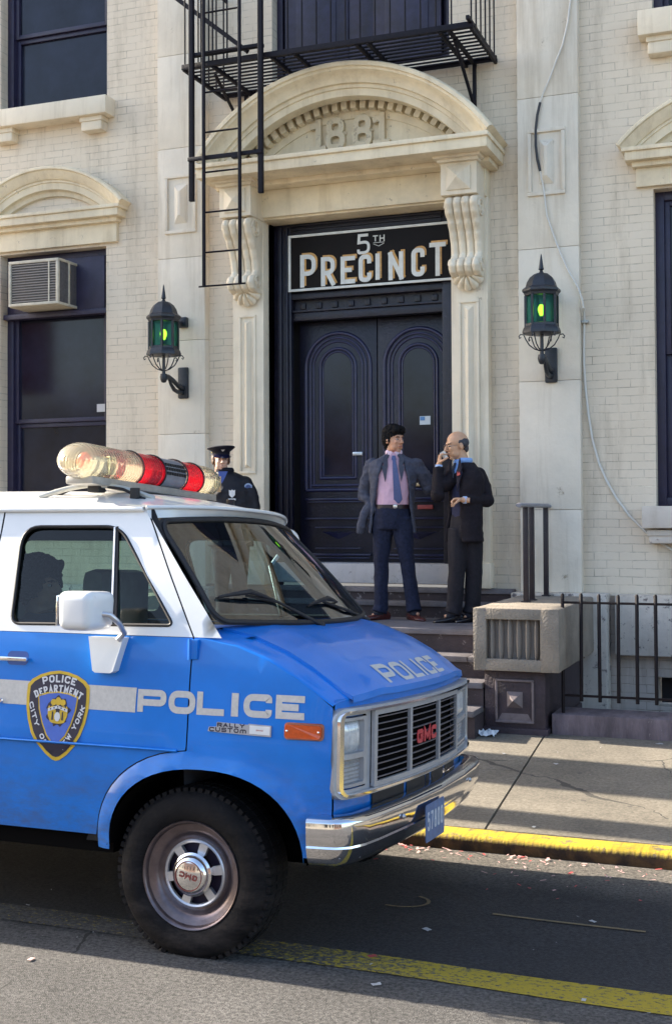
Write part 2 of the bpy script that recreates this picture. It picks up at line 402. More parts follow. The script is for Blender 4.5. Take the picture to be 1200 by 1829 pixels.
mb = MB(); mb.box(-70, 70, -10.4, -7.6, -.4, .12)
part('far_sidewalk', mb, M_OPWALK, kind='structure', smooth=None)

def zones(m):                                            # newer dark asphalt in the kerb lane, deepened and blued to carry the van's shadow, dusty gutter, older pale asphalt outside the line
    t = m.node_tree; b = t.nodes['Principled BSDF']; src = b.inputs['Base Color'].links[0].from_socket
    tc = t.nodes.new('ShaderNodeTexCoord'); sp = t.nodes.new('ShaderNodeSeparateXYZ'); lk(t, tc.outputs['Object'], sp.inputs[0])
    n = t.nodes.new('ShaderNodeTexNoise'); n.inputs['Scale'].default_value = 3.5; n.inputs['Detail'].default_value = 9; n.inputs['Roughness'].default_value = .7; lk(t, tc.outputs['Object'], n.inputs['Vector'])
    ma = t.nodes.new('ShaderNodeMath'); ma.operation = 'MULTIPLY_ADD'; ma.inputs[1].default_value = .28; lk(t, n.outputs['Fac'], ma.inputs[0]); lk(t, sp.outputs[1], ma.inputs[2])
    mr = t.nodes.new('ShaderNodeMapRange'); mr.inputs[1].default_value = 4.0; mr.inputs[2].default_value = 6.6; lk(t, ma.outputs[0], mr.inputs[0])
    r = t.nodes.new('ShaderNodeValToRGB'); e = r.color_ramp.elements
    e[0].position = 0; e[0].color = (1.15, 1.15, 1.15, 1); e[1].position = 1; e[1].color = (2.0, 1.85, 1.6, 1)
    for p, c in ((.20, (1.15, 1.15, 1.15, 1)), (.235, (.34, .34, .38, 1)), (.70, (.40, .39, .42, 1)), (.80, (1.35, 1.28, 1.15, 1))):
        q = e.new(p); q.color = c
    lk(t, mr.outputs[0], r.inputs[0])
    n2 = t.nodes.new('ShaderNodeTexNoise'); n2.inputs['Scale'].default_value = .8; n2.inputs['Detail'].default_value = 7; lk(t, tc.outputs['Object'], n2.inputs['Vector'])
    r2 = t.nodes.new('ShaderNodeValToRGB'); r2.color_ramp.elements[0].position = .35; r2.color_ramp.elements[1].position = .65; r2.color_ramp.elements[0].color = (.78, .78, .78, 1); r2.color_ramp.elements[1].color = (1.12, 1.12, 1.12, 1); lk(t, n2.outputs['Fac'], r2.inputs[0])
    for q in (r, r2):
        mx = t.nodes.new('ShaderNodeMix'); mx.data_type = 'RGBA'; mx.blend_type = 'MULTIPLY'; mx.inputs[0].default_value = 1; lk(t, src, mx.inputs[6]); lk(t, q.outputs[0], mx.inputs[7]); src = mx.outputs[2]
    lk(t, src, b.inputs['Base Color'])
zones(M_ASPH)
def cracks(m, scale, width, dark, dist=.35):             # thin branching cracks
    t = m.node_tree; b = t.nodes['Principled BSDF']; src = b.inputs['Base Color'].links[0].from_socket
    tc = t.nodes.new('ShaderNodeTexCoord'); n = t.nodes.new('ShaderNodeTexNoise'); n.inputs['Scale'].default_value = 3; n.inputs['Detail'].default_value = 8; lk(t, tc.outputs['Object'], n.inputs['Vector'])
    ma = t.nodes.new('ShaderNodeVectorMath'); ma.operation = 'MULTIPLY_ADD'; ma.inputs[1].default_value = (dist, dist, 0); lk(t, n.outputs['Color'], ma.inputs[0]); lk(t, tc.outputs['Object'], ma.inputs[2])
    v = t.nodes.new('ShaderNodeTexVoronoi'); v.feature = 'DISTANCE_TO_EDGE'; v.inputs['Scale'].default_value = scale; lk(t, ma.outputs[0], v.inputs['Vector'])
    n2 = t.nodes.new('ShaderNodeTexNoise'); n2.inputs['Scale'].default_value = 1.1; lk(t, tc.outputs['Object'], n2.inputs['Vector'])
    mr = t.nodes.new('ShaderNodeMapRange'); mr.inputs[1].default_value = .45; mr.inputs[2].default_value = .62; mr.inputs[3].default_value = 0; mr.inputs[4].default_value = width; lk(t, n2.outputs['Fac'], mr.inputs[0])
    lt = t.nodes.new('ShaderNodeMath'); lt.operation = 'LESS_THAN'; lk(t, v.outputs['Distance'], lt.inputs[0]); lk(t, mr.outputs[0], lt.inputs[1])
    mx = t.nodes.new('ShaderNodeMix'); mx.data_type = 'RGBA'; lk(t, lt.outputs[0], mx.inputs[0]); lk(t, src, mx.inputs[6]); mx.inputs[7].default_value = (*dark, 1); lk(t, mx.outputs[2], b.inputs['Base Color'])
def spots(m, scale, size, dark, keep=.5):                # trodden gum and drips
    t = m.node_tree; b = t.nodes['Principled BSDF']; src = b.inputs['Base Color'].links[0].from_socket
    tc = t.nodes.new('ShaderNodeTexCoord'); v = t.nodes.new('ShaderNodeTexVoronoi'); v.inputs['Scale'].default_value = scale; lk(t, tc.outputs['Object'], v.inputs['Vector'])
    sp = t.nodes.new('ShaderNodeSeparateColor'); lk(t, v.outputs['Color'], sp.inputs[0])
    mr = t.nodes.new('ShaderNodeMapRange'); mr.inputs[1].default_value = keep; mr.inputs[2].default_value = 1; mr.inputs[3].default_value = 0; mr.inputs[4].default_value = size; lk(t, sp.outputs[0], mr.inputs[0])
    lt = t.nodes.new('ShaderNodeMath'); lt.operation = 'LESS_THAN'; lk(t, v.outputs['Distance'], lt.inputs[0]); lk(t, mr.outputs[0], lt.inputs[1])
    ml = t.nodes.new('ShaderNodeMath'); ml.operation = 'MULTIPLY'; ml.inputs[1].default_value = .75; lk(t, lt.outputs[0], ml.inputs[0])
    mx = t.nodes.new('ShaderNodeMix'); mx.data_type = 'RGBA'; lk(t, ml.outputs[0], mx.inputs[0]); lk(t, src, mx.inputs[6]); mx.inputs[7].default_value = (*dark, 1); lk(t, mx.outputs[2], b.inputs['Base Color'])
cracks(M_ASPH, .55, .006, (.018, .017, .016)); cracks(M_CONC, .45, .005, (.05, .045, .038)); spots(M_CONC, 7.0, .13, (.065, .058, .05), .45); spots(M_ASPH, 5.0, .12, (.03, .028, .027), .6)
# curb: yellow top, rusty steel face with drips of yellow
def curb_mat():
    m = mat('curb_yellow', (.45, .32, .014), .75, var=.40, vscale=3, bump=.5, bscale=70, grime=(.16, .13, .07), gthr=.55, gscale=15)
    t = m.node_tree; b = t.nodes['Principled BSDF']; src = b.inputs['Base Color'].links[0].from_socket
    tc = t.nodes.new('ShaderNodeTexCoord'); sp = t.nodes.new('ShaderNodeSeparateXYZ'); lk(t, tc.outputs['Object'], sp.inputs[0])
    mp = t.nodes.new('ShaderNodeMapping'); mp.inputs['Scale'].default_value = (55, 3, 2.5); lk(t, tc.outputs['Object'], mp.inputs[0])
    n = t.nodes.new('ShaderNodeTexNoise'); n.inputs['Scale'].default_value = 1; n.inputs['Detail'].default_value = 3; lk(t, mp.outputs[0], n.inputs['Vector'])
    ma = t.nodes.new('ShaderNodeMath'); ma.operation = 'MULTIPLY_ADD'; ma.inputs[1].default_value = .055; lk(t, n.outputs['Fac'], ma.inputs[0]); lk(t, sp.outputs[2], ma.inputs[2])
    r = t.nodes.new('ShaderNodeValToRGB'); r.color_ramp.elements[0].position = .014; r.color_ramp.elements[1].position = .040; lk(t, ma.outputs[0], r.inputs[0])
    n2 = t.nodes.new('ShaderNodeTexNoise'); n2.inputs['Scale'].default_value = 11; n2.inputs['Detail'].default_value = 8; lk(t, tc.outputs['Object'], n2.inputs['Vector'])
    r2 = t.nodes.new('ShaderNodeValToRGB'); r2.color_ramp.elements[0].color = (.022, .010, .007, 1); r2.color_ramp.elements[1].color = (.15, .075, .022, 1)
    r2.color_ramp.elements[0].position = .35; r2.color_ramp.elements[1].position = .7; lk(t, n2.outputs['Fac'], r2.inputs[0])
    mx = t.nodes.new('ShaderNodeMix'); mx.data_type = 'RGBA'; lk(t, r.outputs[0], mx.inputs[0]); lk(t, r2.outputs[0], mx.inputs[6]); lk(t, src, mx.inputs[7])
    lk(t, mx.outputs[2], b.inputs['Base Color']); return m
mb = MB()
prof = [(6.349, -.3), (6.347, -.045), (6.345, -.01), (6.352, .004), (6.37, .011), (6.43, .013), (6.505, .014), (6.52, .0), (6.52, -.3)]
n = 240; vs = []
for i in range(n + 1):
    x = -24 + 36 * i / n
    for (y, z) in prof:
        k = noise.noise(Vector((x * 1.7, y * 3, z * 9))) * .006
        vs.append((x, y + k, z + k * .6))
m_ = len(prof)
mb.add(vs, [(i * m_ + k, (i + 1) * m_ + k, (i + 1) * m_ + k + 1, i * m_ + k + 1) for i in range(n) for k in range(m_ - 1)])
part('curb', mb, curb_mat(), kind='structure', smooth=50)

# sidewalk: slabs with open joints over a dark bed
mb = MB()
def skew(x, y): return x - .075 * (y - 7.4)
def slab(x0, x1, y0, y1):
    g = .007
    P = [(x0 + g, y0 + g), (x1 - g, y0 + g), (x1 - g, y1 - g), (x0 + g, y1 - g)]
    P = [(skew(x, y), y) for x, y in P]
    top = [(x, y, zwalk(y)) for x, y in P]
    ins = .004
    cx_ = sum(p[0] for p in P) / 4; cy_ = sum(p[1] for p in P) / 4
    low = [(x + (ins if x > cx_ else -ins), y + (ins if y > cy_ else -ins), zwalk(y) - .012) for x, y in P]
    mb.add(top + low, [(0, 1, 2, 3), (4, 5, 1, 0), (5, 6, 2, 1), (6, 7, 3, 2), (7, 4, 0, 3)])
xs = [-21, -17, -13.2, -10.0, -7.0, -4.6, -3.2, -1.76, .62, 2.6, 5, 9, 13]
for i, (a, b) in enumerate(zip(xs, xs[1:])):
    cuts = [6.52, 7.86, 9.3, 10.7] if b <= -1.7 else [6.52, 9.3, 10.7]
    for c, d in zip(cuts, cuts[1:]):
        if d > 9.31 and a > -2: continue
        slab(a, b, c, d)
part('sidewalk', mb, M_CONC, kind='structure', smooth=None)
mb = MB(); mb.add([(-22, 6.5, -.012), (14, 6.5, -.012), (14, 9.06, zwalk(9.06) - .014), (-22, 9.06, zwalk(9.06) - .014)], [(0, 1, 2, 3)])
part('sidewalk_bed', mb, M_DARK, kind='structure', smooth=None)

# worn yellow lane line and small marks on the road
def worn_mat(name, col, thr, scale, under=(.066, .062, .059), fade=False):
    m = mat(name, under, .9, var=.25, vscale=2.2, bump=.8, bscale=200, speck=.55, sscale=60)
    t = m.node_tree; b = t.nodes['Principled BSDF']; src = b.inputs['Base Color'].links[0].from_socket
    tc = t.nodes.new('ShaderNodeTexCoord'); mp = t.nodes.new('ShaderNodeMapping'); mp.inputs['Scale'].default_value = (1, 1.6, 1); lk(t, tc.outputs['Object'], mp.inputs[0])
    n = t.nodes.new('ShaderNodeTexNoise'); n.inputs['Scale'].default_value = scale; n.inputs['Detail'].default_value = 12; n.inputs['Roughness'].default_value = .78; lk(t, mp.outputs[0], n.inputs['Vector'])
    fac = n.outputs['Fac']
    if fade:                                             # the paint is nearly gone further up the street
        sp = t.nodes.new('ShaderNodeSeparateXYZ'); lk(t, tc.outputs['Object'], sp.inputs[0])
        mr = t.nodes.new('ShaderNodeMapRange'); mr.inputs[1].default_value = -2.5; mr.inputs[2].default_value = -1.1; mr.inputs[3].default_value = -.15; mr.inputs[4].default_value = 0; lk(t, sp.outputs[0], mr.inputs[0])
        ad = t.nodes.new('ShaderNodeMath'); ad.operation = 'ADD'; lk(t, fac, ad.inputs[0]); lk(t, mr.outputs[0], ad.inputs[1]); fac = ad.outputs[0]
    r = t.nodes.new('ShaderNodeValToRGB'); r.color_ramp.elements[0].position = thr; r.color_ramp.elements[1].position = thr + .07; lk(t, fac, r.inputs[0])
    mx = t.nodes.new('ShaderNodeMix'); mx.data_type = 'RGBA'; lk(t, r.outputs[0], mx.inputs[0]); lk(t, src, mx.inputs[6]); mx.inputs[7].default_value = (*col, 1)
    lk(t, mx.outputs[2], b.inputs['Base Color']); return m
mb = MB()
def yl(x, e): return 4.475 - .052 * (x + 1.5) * .5 + e + .006 * math.sin(x * 5 + e * 40)
xs = [-14 + .12 * i for i in range(180)]
for (a, b) in zip(xs, xs[1:]):
    q = [(a, yl(a, -.095)), (b, yl(b, -.095)), (b, yl(b, .095)), (a, yl(a, .095))]
    mb.add([(x, y, zroad(y) + .004) for x, y in q], [(0, 1, 2, 3)])
part('lane_line', mb, worn_mat('worn_yellow_paint', (.37, .27, .015), .41, 34, fade=True), kind='structure', smooth=60, weld=True)
M_TAR = worn_mat('faded_line', (.20, .145, .075), .40, 40)
mb = MB()
def strip(mb, pts, w, dz=.004):
    for i, (a, b) in enumerate(zip(pts, pts[1:])):
        d = Vector((b[0] - a[0], b[1] - a[1])).normalized(); nx, ny = -d.y * w / 2, d.x * w / 2
        q = [(a[0] - nx, a[1] - ny), (b[0] - nx, b[1] - ny), (b[0] + nx, b[1] + ny), (a[0] + nx, a[1] + ny)]
        mb.add([(x, y, zroad(y) + dz) for x, y in q], [(0, 1, 2, 3)])
strip(mb, [(-1.34, 5.28), (-1.1, 5.27), (-.9, 5.27), (-.68, 5.27)], .02)
part('scored_line', mb, M_TAR, kind='structure', smooth=None)
mb = MB(); strip(mb, [(-1.78 + .13 * math.cos(a), 5.33 + .10 * math.sin(a)) for a in [-1.9 + .25 * i for i in range(13)]], .016)
part('curved_scratch', mb, M_TAR, kind='structure', smooth=None)

# ================================================================ precinct building
CREAM = (.740, .645, .515); CREAM2 = (.655, .560, .435)
M_BRICK = brick_mat('painted_brick', CREAM, CREAM2, (.42, .36, .28), bump=.42)
M_BASEBRICK = brick_mat('painted_brick_low', (.50, .44, .40), (.44, .39, .34), (.26, .22, .18), bump=.5)
def streaks(m, amt=.55, sx=5.0, thr=.50):               # rain streaks and soot washed down the face
    t = m.node_tree; b = t.nodes['Principled BSDF']; src = b.inputs['Base Color'].links[0].from_socket
    tc = t.nodes.new('ShaderNodeTexCoord'); mp = t.nodes.new('ShaderNodeMapping'); mp.inputs['Scale'].default_value = (sx, sx, .55); lk(t, tc.outputs['Object'], mp.inputs[0])
    n = t.nodes.new('ShaderNodeTexNoise'); n.inputs['Scale'].default_value = 1; n.inputs['Detail'].default_value = 10; n.inputs['Roughness'].default_value = .72; lk(t, mp.outputs[0], n.inputs['Vector'])
    r = t.nodes.new('ShaderNodeValToRGB'); r.color_ramp.elements[0].position = thr; r.color_ramp.elements[1].position = thr + .26
    r.color_ramp.elements[0].color = (1, 1, 1, 1); k = 1 - amt; r.color_ramp.elements[1].color = (k * 1.0, k * .95, k * .88, 1); lk(t, n.outputs['Fac'], r.inputs[0])
    mx = t.nodes.new('ShaderNodeMix'); mx.data_type = 'RGBA'; mx.blend_type = 'MULTIPLY'; mx.inputs[0].default_value = 1; lk(t, src, mx.inputs[6]); lk(t, r.outputs[0], mx.inputs[7]); lk(t, mx.outputs[2], b.inputs['Base Color'])
    return m
streaks(M_BRICK, .36, 3.0, .50); streaks(M_BASEBRICK, .5)
def stone_mat(name, col, var=.12, grime=(.36, .30, .22), gthr=.645, gscale=5.0, rough=.6):
    return streaks(_stone(name, col, var, grime, gthr, gscale, rough), .26, 7.0, .50)
def _stone(name, col, var, grime, gthr, gscale, rough):
    return mat(name, col, rough, var=var, vscale=1.7, bump=.35, bscale=24, grime=grime, gthr=gthr, gscale=gscale, spec=.35)
M_STONE = stone_mat('painted_stone', (.745, .655, .510))
M_TRIM = stone_mat('painted_trim', (.760, .655, .475), var=.22, gthr=.62, gscale=9)
M_PIL = stone_mat('pilaster_stone', (.715, .645, .535), var=.1, gthr=.66, gscale=3)
M_LEDGE = stone_mat('ledge_stone', (.56, .51, .45), var=.2, grime=(.13, .11, .11), gthr=.565, gscale=13)
M_FRAME = mat('window_frame_paint', (.022, .019, .050), .45, var=.25, vscale=9, bump=.2, bscale=60)
M_DOOR = mat('door_paint', (.006, .0055, .018), .42, var=.5, vscale=7, bump=.35, bscale=50, grime=(.035, .032, .055), gthr=.6, gscale=28)
M_DOORT = mat('door_moulding_paint', (.020, .020, .062), .28, var=.3, vscale=12)
M_BLACKG = mat('dark_interior', (.012, .011, .014), .9)
M_PANE = mat('dark_window_pane', (.018, .021, .040), .12, col2=(.005, .005, .010), vscale=1.6, spec=.3, detail=8)  # paler bluish patches in the colour stand in for faint reflections
M_IRON = mat('black_iron', (.007, .006, .012), .6, var=.3, vscale=20, bump=.25, bscale=90, grime=(.05, .04, .05), gthr=.68, gscale=60, spec=.22)
WY = 10.62; BCX = -3.92

bld = thing('precinct_building', 'cream painted brick and stone precinct house dated 1881 with dark blue windows', 'building', (BCX, WY, 0))
def openwall(mb, xs_, zs_, rects, y, depth):
    X = sorted(set([xs_[0], xs_[1]] + [v for r in rects for v in (r[0], r[1]) if xs_[0] < v < xs_[1]]))
    Z = sorted(set([zs_[0], zs_[1]] + [v for r in rects for v in (r[2], r[3]) if zs_[0] < v < zs_[1]]))
    hole = lambda x, z: any(r[0] < x < r[1] and r[2] < z < r[3] for r in rects)
    for a, b in zip(X, X[1:]):
        for c, d in zip(Z, Z[1:]):
            if not hole((a + b) / 2, (c + d) / 2):
                mb.add([(a, y, c), (b, y, c), (b, y, d), (a, y, d)], [(0, 1, 2, 3)])
    for r in rects:
        a, b, c, d = r
        mb.add([(a, y, c), (a, y + depth, c), (a, y + depth, d), (a, y, d)], [(0, 1, 2, 3)])
        mb.add([(b, y, c), (b, y + depth, c), (b, y + depth, d), (b, y, d)], [(3, 2, 1, 0)])
        mb.add([(a, y, d), (b, y, d), (b, y + depth, d), (a, y + depth, d)], [(0, 1, 2, 3)])
        mb.add([(a, y, c), (b, y, c), (b, y + depth, c), (a, y + depth, c)], [(3, 2, 1, 0)])
WL = (-7.915, -6.637, 1.80, 4.462); WR = (-1.247, .03, 1.795, 4.50)
WUL = (-7.915, -6.625, 5.95, 8.7); WUR = (-1.243, .03, 5.985, 8.7); WC = (-4.80, -3.04, 5.9, 8.7)
DO = (-4.843, -3.0, .3, 4.53)
mb = MB(); openwall(mb, (-16, 9), (1.03, 14), [WL, WR, WUL, WUR, WC, DO], WY, .34)
for x in (-10.6, 2.7):
    pass
mb.add([(9, WY, -.5), (9, WY + 12, -.5), (9, WY + 12, 14), (9, WY, 14)], [(0, 1, 2, 3)])
mb.add([(-16, WY, -.5), (-16, WY + 12, -.5), (-16, WY + 12, 14), (-16, WY, 14)], [(3, 2, 1, 0)])
mb.add([(-16, WY, 14), (9, WY, 14), (9, WY + 12, 14), (-16, WY + 12, 14)], [(0, 1, 2, 3)])
part('wall', mb, M_BRICK, bld, smooth=None)
mb = MB(); openwall(mb, (-16, 9), (-.5, 1.03), [(-1.25, -.2, .10, .345), (-4.843, -3.0, .3, 1.1)], WY + .02, .3)
part('basement_wall', mb, M_BASEBRICK, bld, smooth=None)
mb = MB(); mb.box(-1.24, -.21, WY + .2, WY + .22, .11, .34)
part('basement_window', mb, M_BLACKG, bld, smooth=None)
mb = MB(); mb.bbox(-1.585, 9, 10.50, WY + .01, .535, 1.045, .012); part('water_table', mb, M_LEDGE, bld); mb = MB(); mb.bbox(-16, -6.25, 10.50, WY + .01, .535, 1.045, .012)
part('water_table', mb, M_LEDGE, bld)
mb = MB()
mb.bbox(-2.46, -1.64, 10.40, WY + .01, .0, 1.055, .014); part('pilaster_base', mb, M_LEDGE, bld)
mb = MB(); mb.bbox(-6.20, -5.38, 10.40, WY + .01, .0, 1.055, .014); part('pilaster_base', mb, M_LEDGE, bld)

# pilasters built of stone courses with fine joints
def pilaster(x0, x1, joints):
    mb = MB(); y0 = 10.52
    zs = [1.055] + joints + [14]
    for a, b in zip(zs, zs[1:]): mb.bbox(x0, x1, y0, WY + .02, a + .0015, b - .0015, .004)
    return part('pilaster', mb, M_PIL, bld)
jr = [1.77, 2.89, 4.05, 5.38, 6.5, 7.6]; jl = [1.75, 2.53, 3.44, 4.25, 5.33, 6.25, 7.2]
for (x0, x1, jj, px0, px1, pz0, pz1) in ((-2.398, -1.866, jr, -2.306, -1.978, 4.510, 5.098), (-5.990, -5.476, jl, -5.905, -5.560, 4.487, 5.066)):
    p = pilaster(x0, x1, jj)
    mb = MB(); y = 10.52; fw = .035
    for (a, b, c, d) in ((px0, px1, pz1 - fw, pz1), (px0, px1, pz0, pz0 + fw), (px0, px0 + fw, pz0 + fw, pz1 - fw), (px1 - fw, px1, pz0 + fw, pz1 - fw)):
        mb.bbox(a, b, y - .022, y + .01, c, d, .007)
    ix0, ix1, iz0, iz1 = px0 + .10, px1 - .10, pz0 + .10, pz1 - .10
    cxm = (ix0 + ix1) / 2; k = (ix1 - ix0) / 2
    mb.add([(ix0, y - .002, iz0), (ix1, y - .002, iz0), (ix1, y - .002, iz1), (ix0, y - .002, iz1), (cxm - .012, y - .045, iz0 + k), (cxm + .012, y - .045, iz0 + k), (cxm + .012, y - .045, iz1 - k), (cxm - .012, y - .045, iz1 - k)],
           [(0, 1, 5, 4), (1, 2, 6, 5), (2, 3, 7, 6), (3, 0, 4, 7), (4, 5, 6, 7)])
    part('relief_panel', mb, M_PIL, p, smooth=30)

# ---- doorway surround
def sur(x0, x1, name='door_surround'):
    mb = MB(); y = 10.50
    mb.bbox(x0, x1, y, WY + .25, 1.285, 4.55, .006)
    mb.bbox(x0 - .012, x1 + .012, y - .015, WY + .2, 1.08, 1.30, .01)
    s = part(name, mb, M_STONE, bld)
    cx0, cx1 = x0 + .065, x1 - .078
    for (z0, z1) in ((2.13, 3.64), (1.40, 1.98)):
        mb = MB(); fw = .026
        for (a, b, c, d) in ((cx0, cx1, z1 - fw, z1), (cx0, cx1, z0, z0 + fw), (cx0, cx0 + fw, z0 + fw, z1 - fw), (cx1 - fw, cx1, z0 + fw, z1 - fw)):
            mb.bbox(a, b, y - .016, y + .005, c, d, .006)
        i0, i1 = cx0 + .055, cx1 - .055; m = (i0 + i1) / 2; k = (i1 - i0) / 2
        mb.add([(i0, y - .001, z0 + .055), (i1, y - .001, z0 + .055), (i1, y - .001, z1 - .055), (i0, y - .001, z1 - .055), (m, y - .03, z0 + .055 + k), (m, y - .03, z1 - .055 - k)],
               [(0, 1, 4), (1, 2, 5, 4), (2, 3, 5), (3, 0, 4, 5)])
        part('relief_panel', mb, M_STONE, s, smooth=20)
sur(-3.004, -2.668); sur(-5.165, -4.843)
# frieze / architrave
mb = MB(); mb.bbox(-5.16, -2.67, 10.46, WY + .2, 4.545, 4.80, .006); mb.bbox(-4.86, -2.98, 10.50, WY + .3, 4.528, 4.56, .004)
part('frieze', mb, M_TRIM, bld)
# capital blocks with pyramids
for x0 in (-3.012, -5.160):
    x1 = x0 + .325
    mb = MB(); mb.bbox(x0, x1, 10.21, WY + .02, 4.515, 4.80, .008)
    a, b, c, d = x0 + .055, x1 - .055, 4.555, 4.765; m = ((a + b) / 2, (c + d) / 2); y = 10.21
    mb.add([(a, y - .012, c), (b, y - .012, c), (b, y - .012, d), (a, y - .012, d), (a, y, c), (b, y, c), (b, y, d), (a, y, d), (m[0], y - .065, m[1])],
           [(0, 1, 8), (1, 2, 8), (2, 3, 8), (3, 0, 8), (4, 5, 1, 0), (5, 6, 2, 1), (6, 7, 3, 2), (7, 4, 0, 3)])
    mb.bbox(x0 - .02, x1 + .02, 10.17, WY, 4.795, 4.825, .006); mb.bbox(x0 - .05, x1 + .05, 10.13, WY, 4.822, 4.852, .008)
    part('capital_block', mb, M_STONE, bld, smooth=20)
# scroll consoles
def console(x0):
    wd = .30
    def base(z):   # z from 0 (bottom) to 1 (top volute)
        P = [(0, 10.40), (.05, 10.325), (.12, 10.30), (.20, 10.325), (.25, 10.385), (.30, 10.41), (.42, 10.395), (.55, 10.36), (.68, 10.305), (.80, 10.245), (.90, 10.215), (.96, 10.235), (1, 10.29)]
        for (a, ya), (b, yb) in zip(P, P[1:]):
            if z <= b: 
                t = (z - a) / (b - a); t = t * t * (3 - 2 * t); return ya + (yb - ya) * t
        return P[-1][1]
    def fn(u, v):
        rib = abs(math.sin(PI * 4 * u)) ** .6
        z = 3.83 + v * .685; wv = 1 - .08 * (1 - v); tap = .5 - (.5 - u) * wv
        return (x0 + tap * wd, base(v) - .036 * rib + .014, z)
    mb = MB(); mb.grid(fn, 72, 60)
    for u, fl in ((0, True), (1, False)):
        mb.grid(lambda t, v: (fn(u, v)[0], fn(u, v)[1] * (1 - t) + WY * t, fn(u, v)[2]), 2, 60, flip=fl)
    mb.grid(lambda u, t: (fn(u, 0)[0], fn(u, 0)[1] * (1 - t) + WY * t, fn(u, 0)[2]), 72, 2, flip=True)
    # side volutes
    for xs_, s in ((x0, -1), (x0 + wd, 1)):
        for (cy, cz, r0) in ((10.335, 4.41, .085), (10.40, 3.925, .062)):
            pts = []
            for k in range(40):
                a = k / 39 * 4.4 * PI; r = r0 * (1 - .82 * k / 39); xx = xs_ - s * (.012 * (1 - (cz - 3.83) / .685)) + s * .004
                pts.append((xx, cy - r * math.cos(a), cz + r * math.sin(a)))
            mb.tube(pts, .009, 6)
    s_ = part('scroll_console', mb, M_STONE, bld, smooth=50, weld=True)
    # acanthus drop
    mb = MB()
    def leaf(u, v):
        a = -PI / 2 + (u - .5) * 2.7; r = .155 * v
        lob = abs(math.cos((u - .5) * PI * 5)) ** .7
        rr = r * (.86 + .14 * lob)
        return (x0 + .15 + rr * math.cos(a), 10.455 - .075 * math.sin(PI * min(1, v * .93 + .07)) * (.55 + .45 * lob) , 3.865 + rr * math.sin(a))
    mb.grid(leaf, 60, 12, flip=True)
    part('leaf_ornament', mb, M_STONE, s_, smooth=60)
for x0 in (-2.985, -5.146): console(x0)
# pediment
def arc_prof(mb, xc, zc, prof, a0, a1, n=60, cap=True):
    vs = []
    for i in range(n + 1):
        a = a0 + (a1 - a0) * i / n
        for (r, y) in prof: vs.append((xc + r * math.sin(a), y, zc + r * math.cos(a)))
    m = len(prof)
    mb.add(vs, [(i * m + k, (i + 1) * m + k, (i + 1) * m + k + 1, i * m + k + 1) for i in range(n) for k in range(m - 1)])
    if cap: mb.add(vs[:m], [list(range(m))]); mb.add(vs[-m:], [list(range(m))[::-1]])
ped = MB(); zc = 4.015; A = math.radians(54.5)
PR = [(1.735, WY + .01), (1.745, 10.06), (1.735, 10.015), (1.722, 10.0), (1.69, 10.0), (1.684, 10.02), (1.664, 10.025), (1.64, 10.07), (1.605, 10.105), (1.575, 10.115), (1.572, 10.145), (1.54, 10.148), (1.537, 10.165), (1.475, 10.17), (1.47, 10.19), (1.475, 10.30), (1.525, 10.31), (1.527, 10.345), (1.54, 10.35), (1.54, 10.44), (1.40, 10.445), (1.36, 10.445), (1.35, WY + .01)]
arc_prof(ped, BCX, zc, PR, -A, A, 72)
part('arched_pediment', ped, M_TRIM, bld, smooth=28)
mb = MB()
pts = [(BCX + 1.42 * math.sin(-A + 2 * A * i / 40), zc + 1.42 * math.cos(-A + 2 * A * i / 40)) for i in range(41)]
pts = [p for p in pts if p[1] > 4.96] ; pts = [(pts[0][0], 4.95)] + pts + [(pts[-1][0], 4.95)]
mb.prism(pts, lambda u, v, d: (u, d, v), 10.46, 10.5)
part('tympanum', mb, M_TRIM, bld, smooth=None)
mb = MB(); nd = 26
for i in range(nd):
    a = math.radians(-44.5 + 89 * i / (nd - 1)); ca, sa = math.cos(a), math.sin(a)
    vs = []
    for r, w2 in ((1.425, .027), (1.535, .027)):
        for y in (10.352, 10.45):
            for s in (-1, 1): vs.append((BCX + r * sa + s * w2 * ca, y, zc + r * ca - s * w2 * sa))
    if min(v[2] for v in vs) > 4.98: mb.add(vs, [(0, 1, 5, 4), (2, 6, 7, 3), (0, 4, 6, 2), (1, 3, 7, 5), (0, 2, 3, 1), (4, 5, 7, 6)])
part('dentil_row', mb, M_TRIM, bld, smooth=None)
# horizontal cornice
mb = MB()
x0, x1 = -5.295, -2.545
mb.bbox(x0 - .015, x1 + .015, 9.985, WY, 4.935, 4.975, .008); mb.bbox(x0, x1, 10.01, WY, 4.846, 4.936, .006)
mb.bbox(x0 + .05, x1 - .05, 10.30, WY, 4.80, 4.85, .012)
part('horizontal_cornice', mb, M_TRIM, bld, smooth=30)
# date 1881
def date_glyph(mb, ch, x, z, w, h):
    y = 10.46; fn = lambda u, v, d: (u, y - d, v)
    sw = .052
    if ch == '1':
        glyph(mb, '1', fn, x, z, w, h, sw, off=.0, th=.055, rad=.3)
    else:
        glyph(mb, '8', fn, x, z, w, h, sw, off=.0, th=.055, rad=.5)
        mb.ell((x + .02, y - .015, z + h * .52), (.028, .02, .022)); mb.ell((x + w - .02, y - .015, z + h * .52), (.028, .02, .022))
    mb.ell((x + w * .5, y - .014, z + h), (.030, .02, .022)); mb.ell((x + w * .5, y - .014, z), (.034, .02, .022))
mb = MB()
for ch, x, w, z in (('1', -4.325, .16, 5.098), ('8', -4.168, .19, 5.096), ('8', -3.905, .19, 5.094), ('1', -3.705, .16, 5.092)): date_glyph(mb, ch, x, z - .006, w, .300)
part('date_numerals', mb, stone_mat('numeral_stone', (.62, .53, .38), gthr=.56, gscale=16), bld, smooth=40)

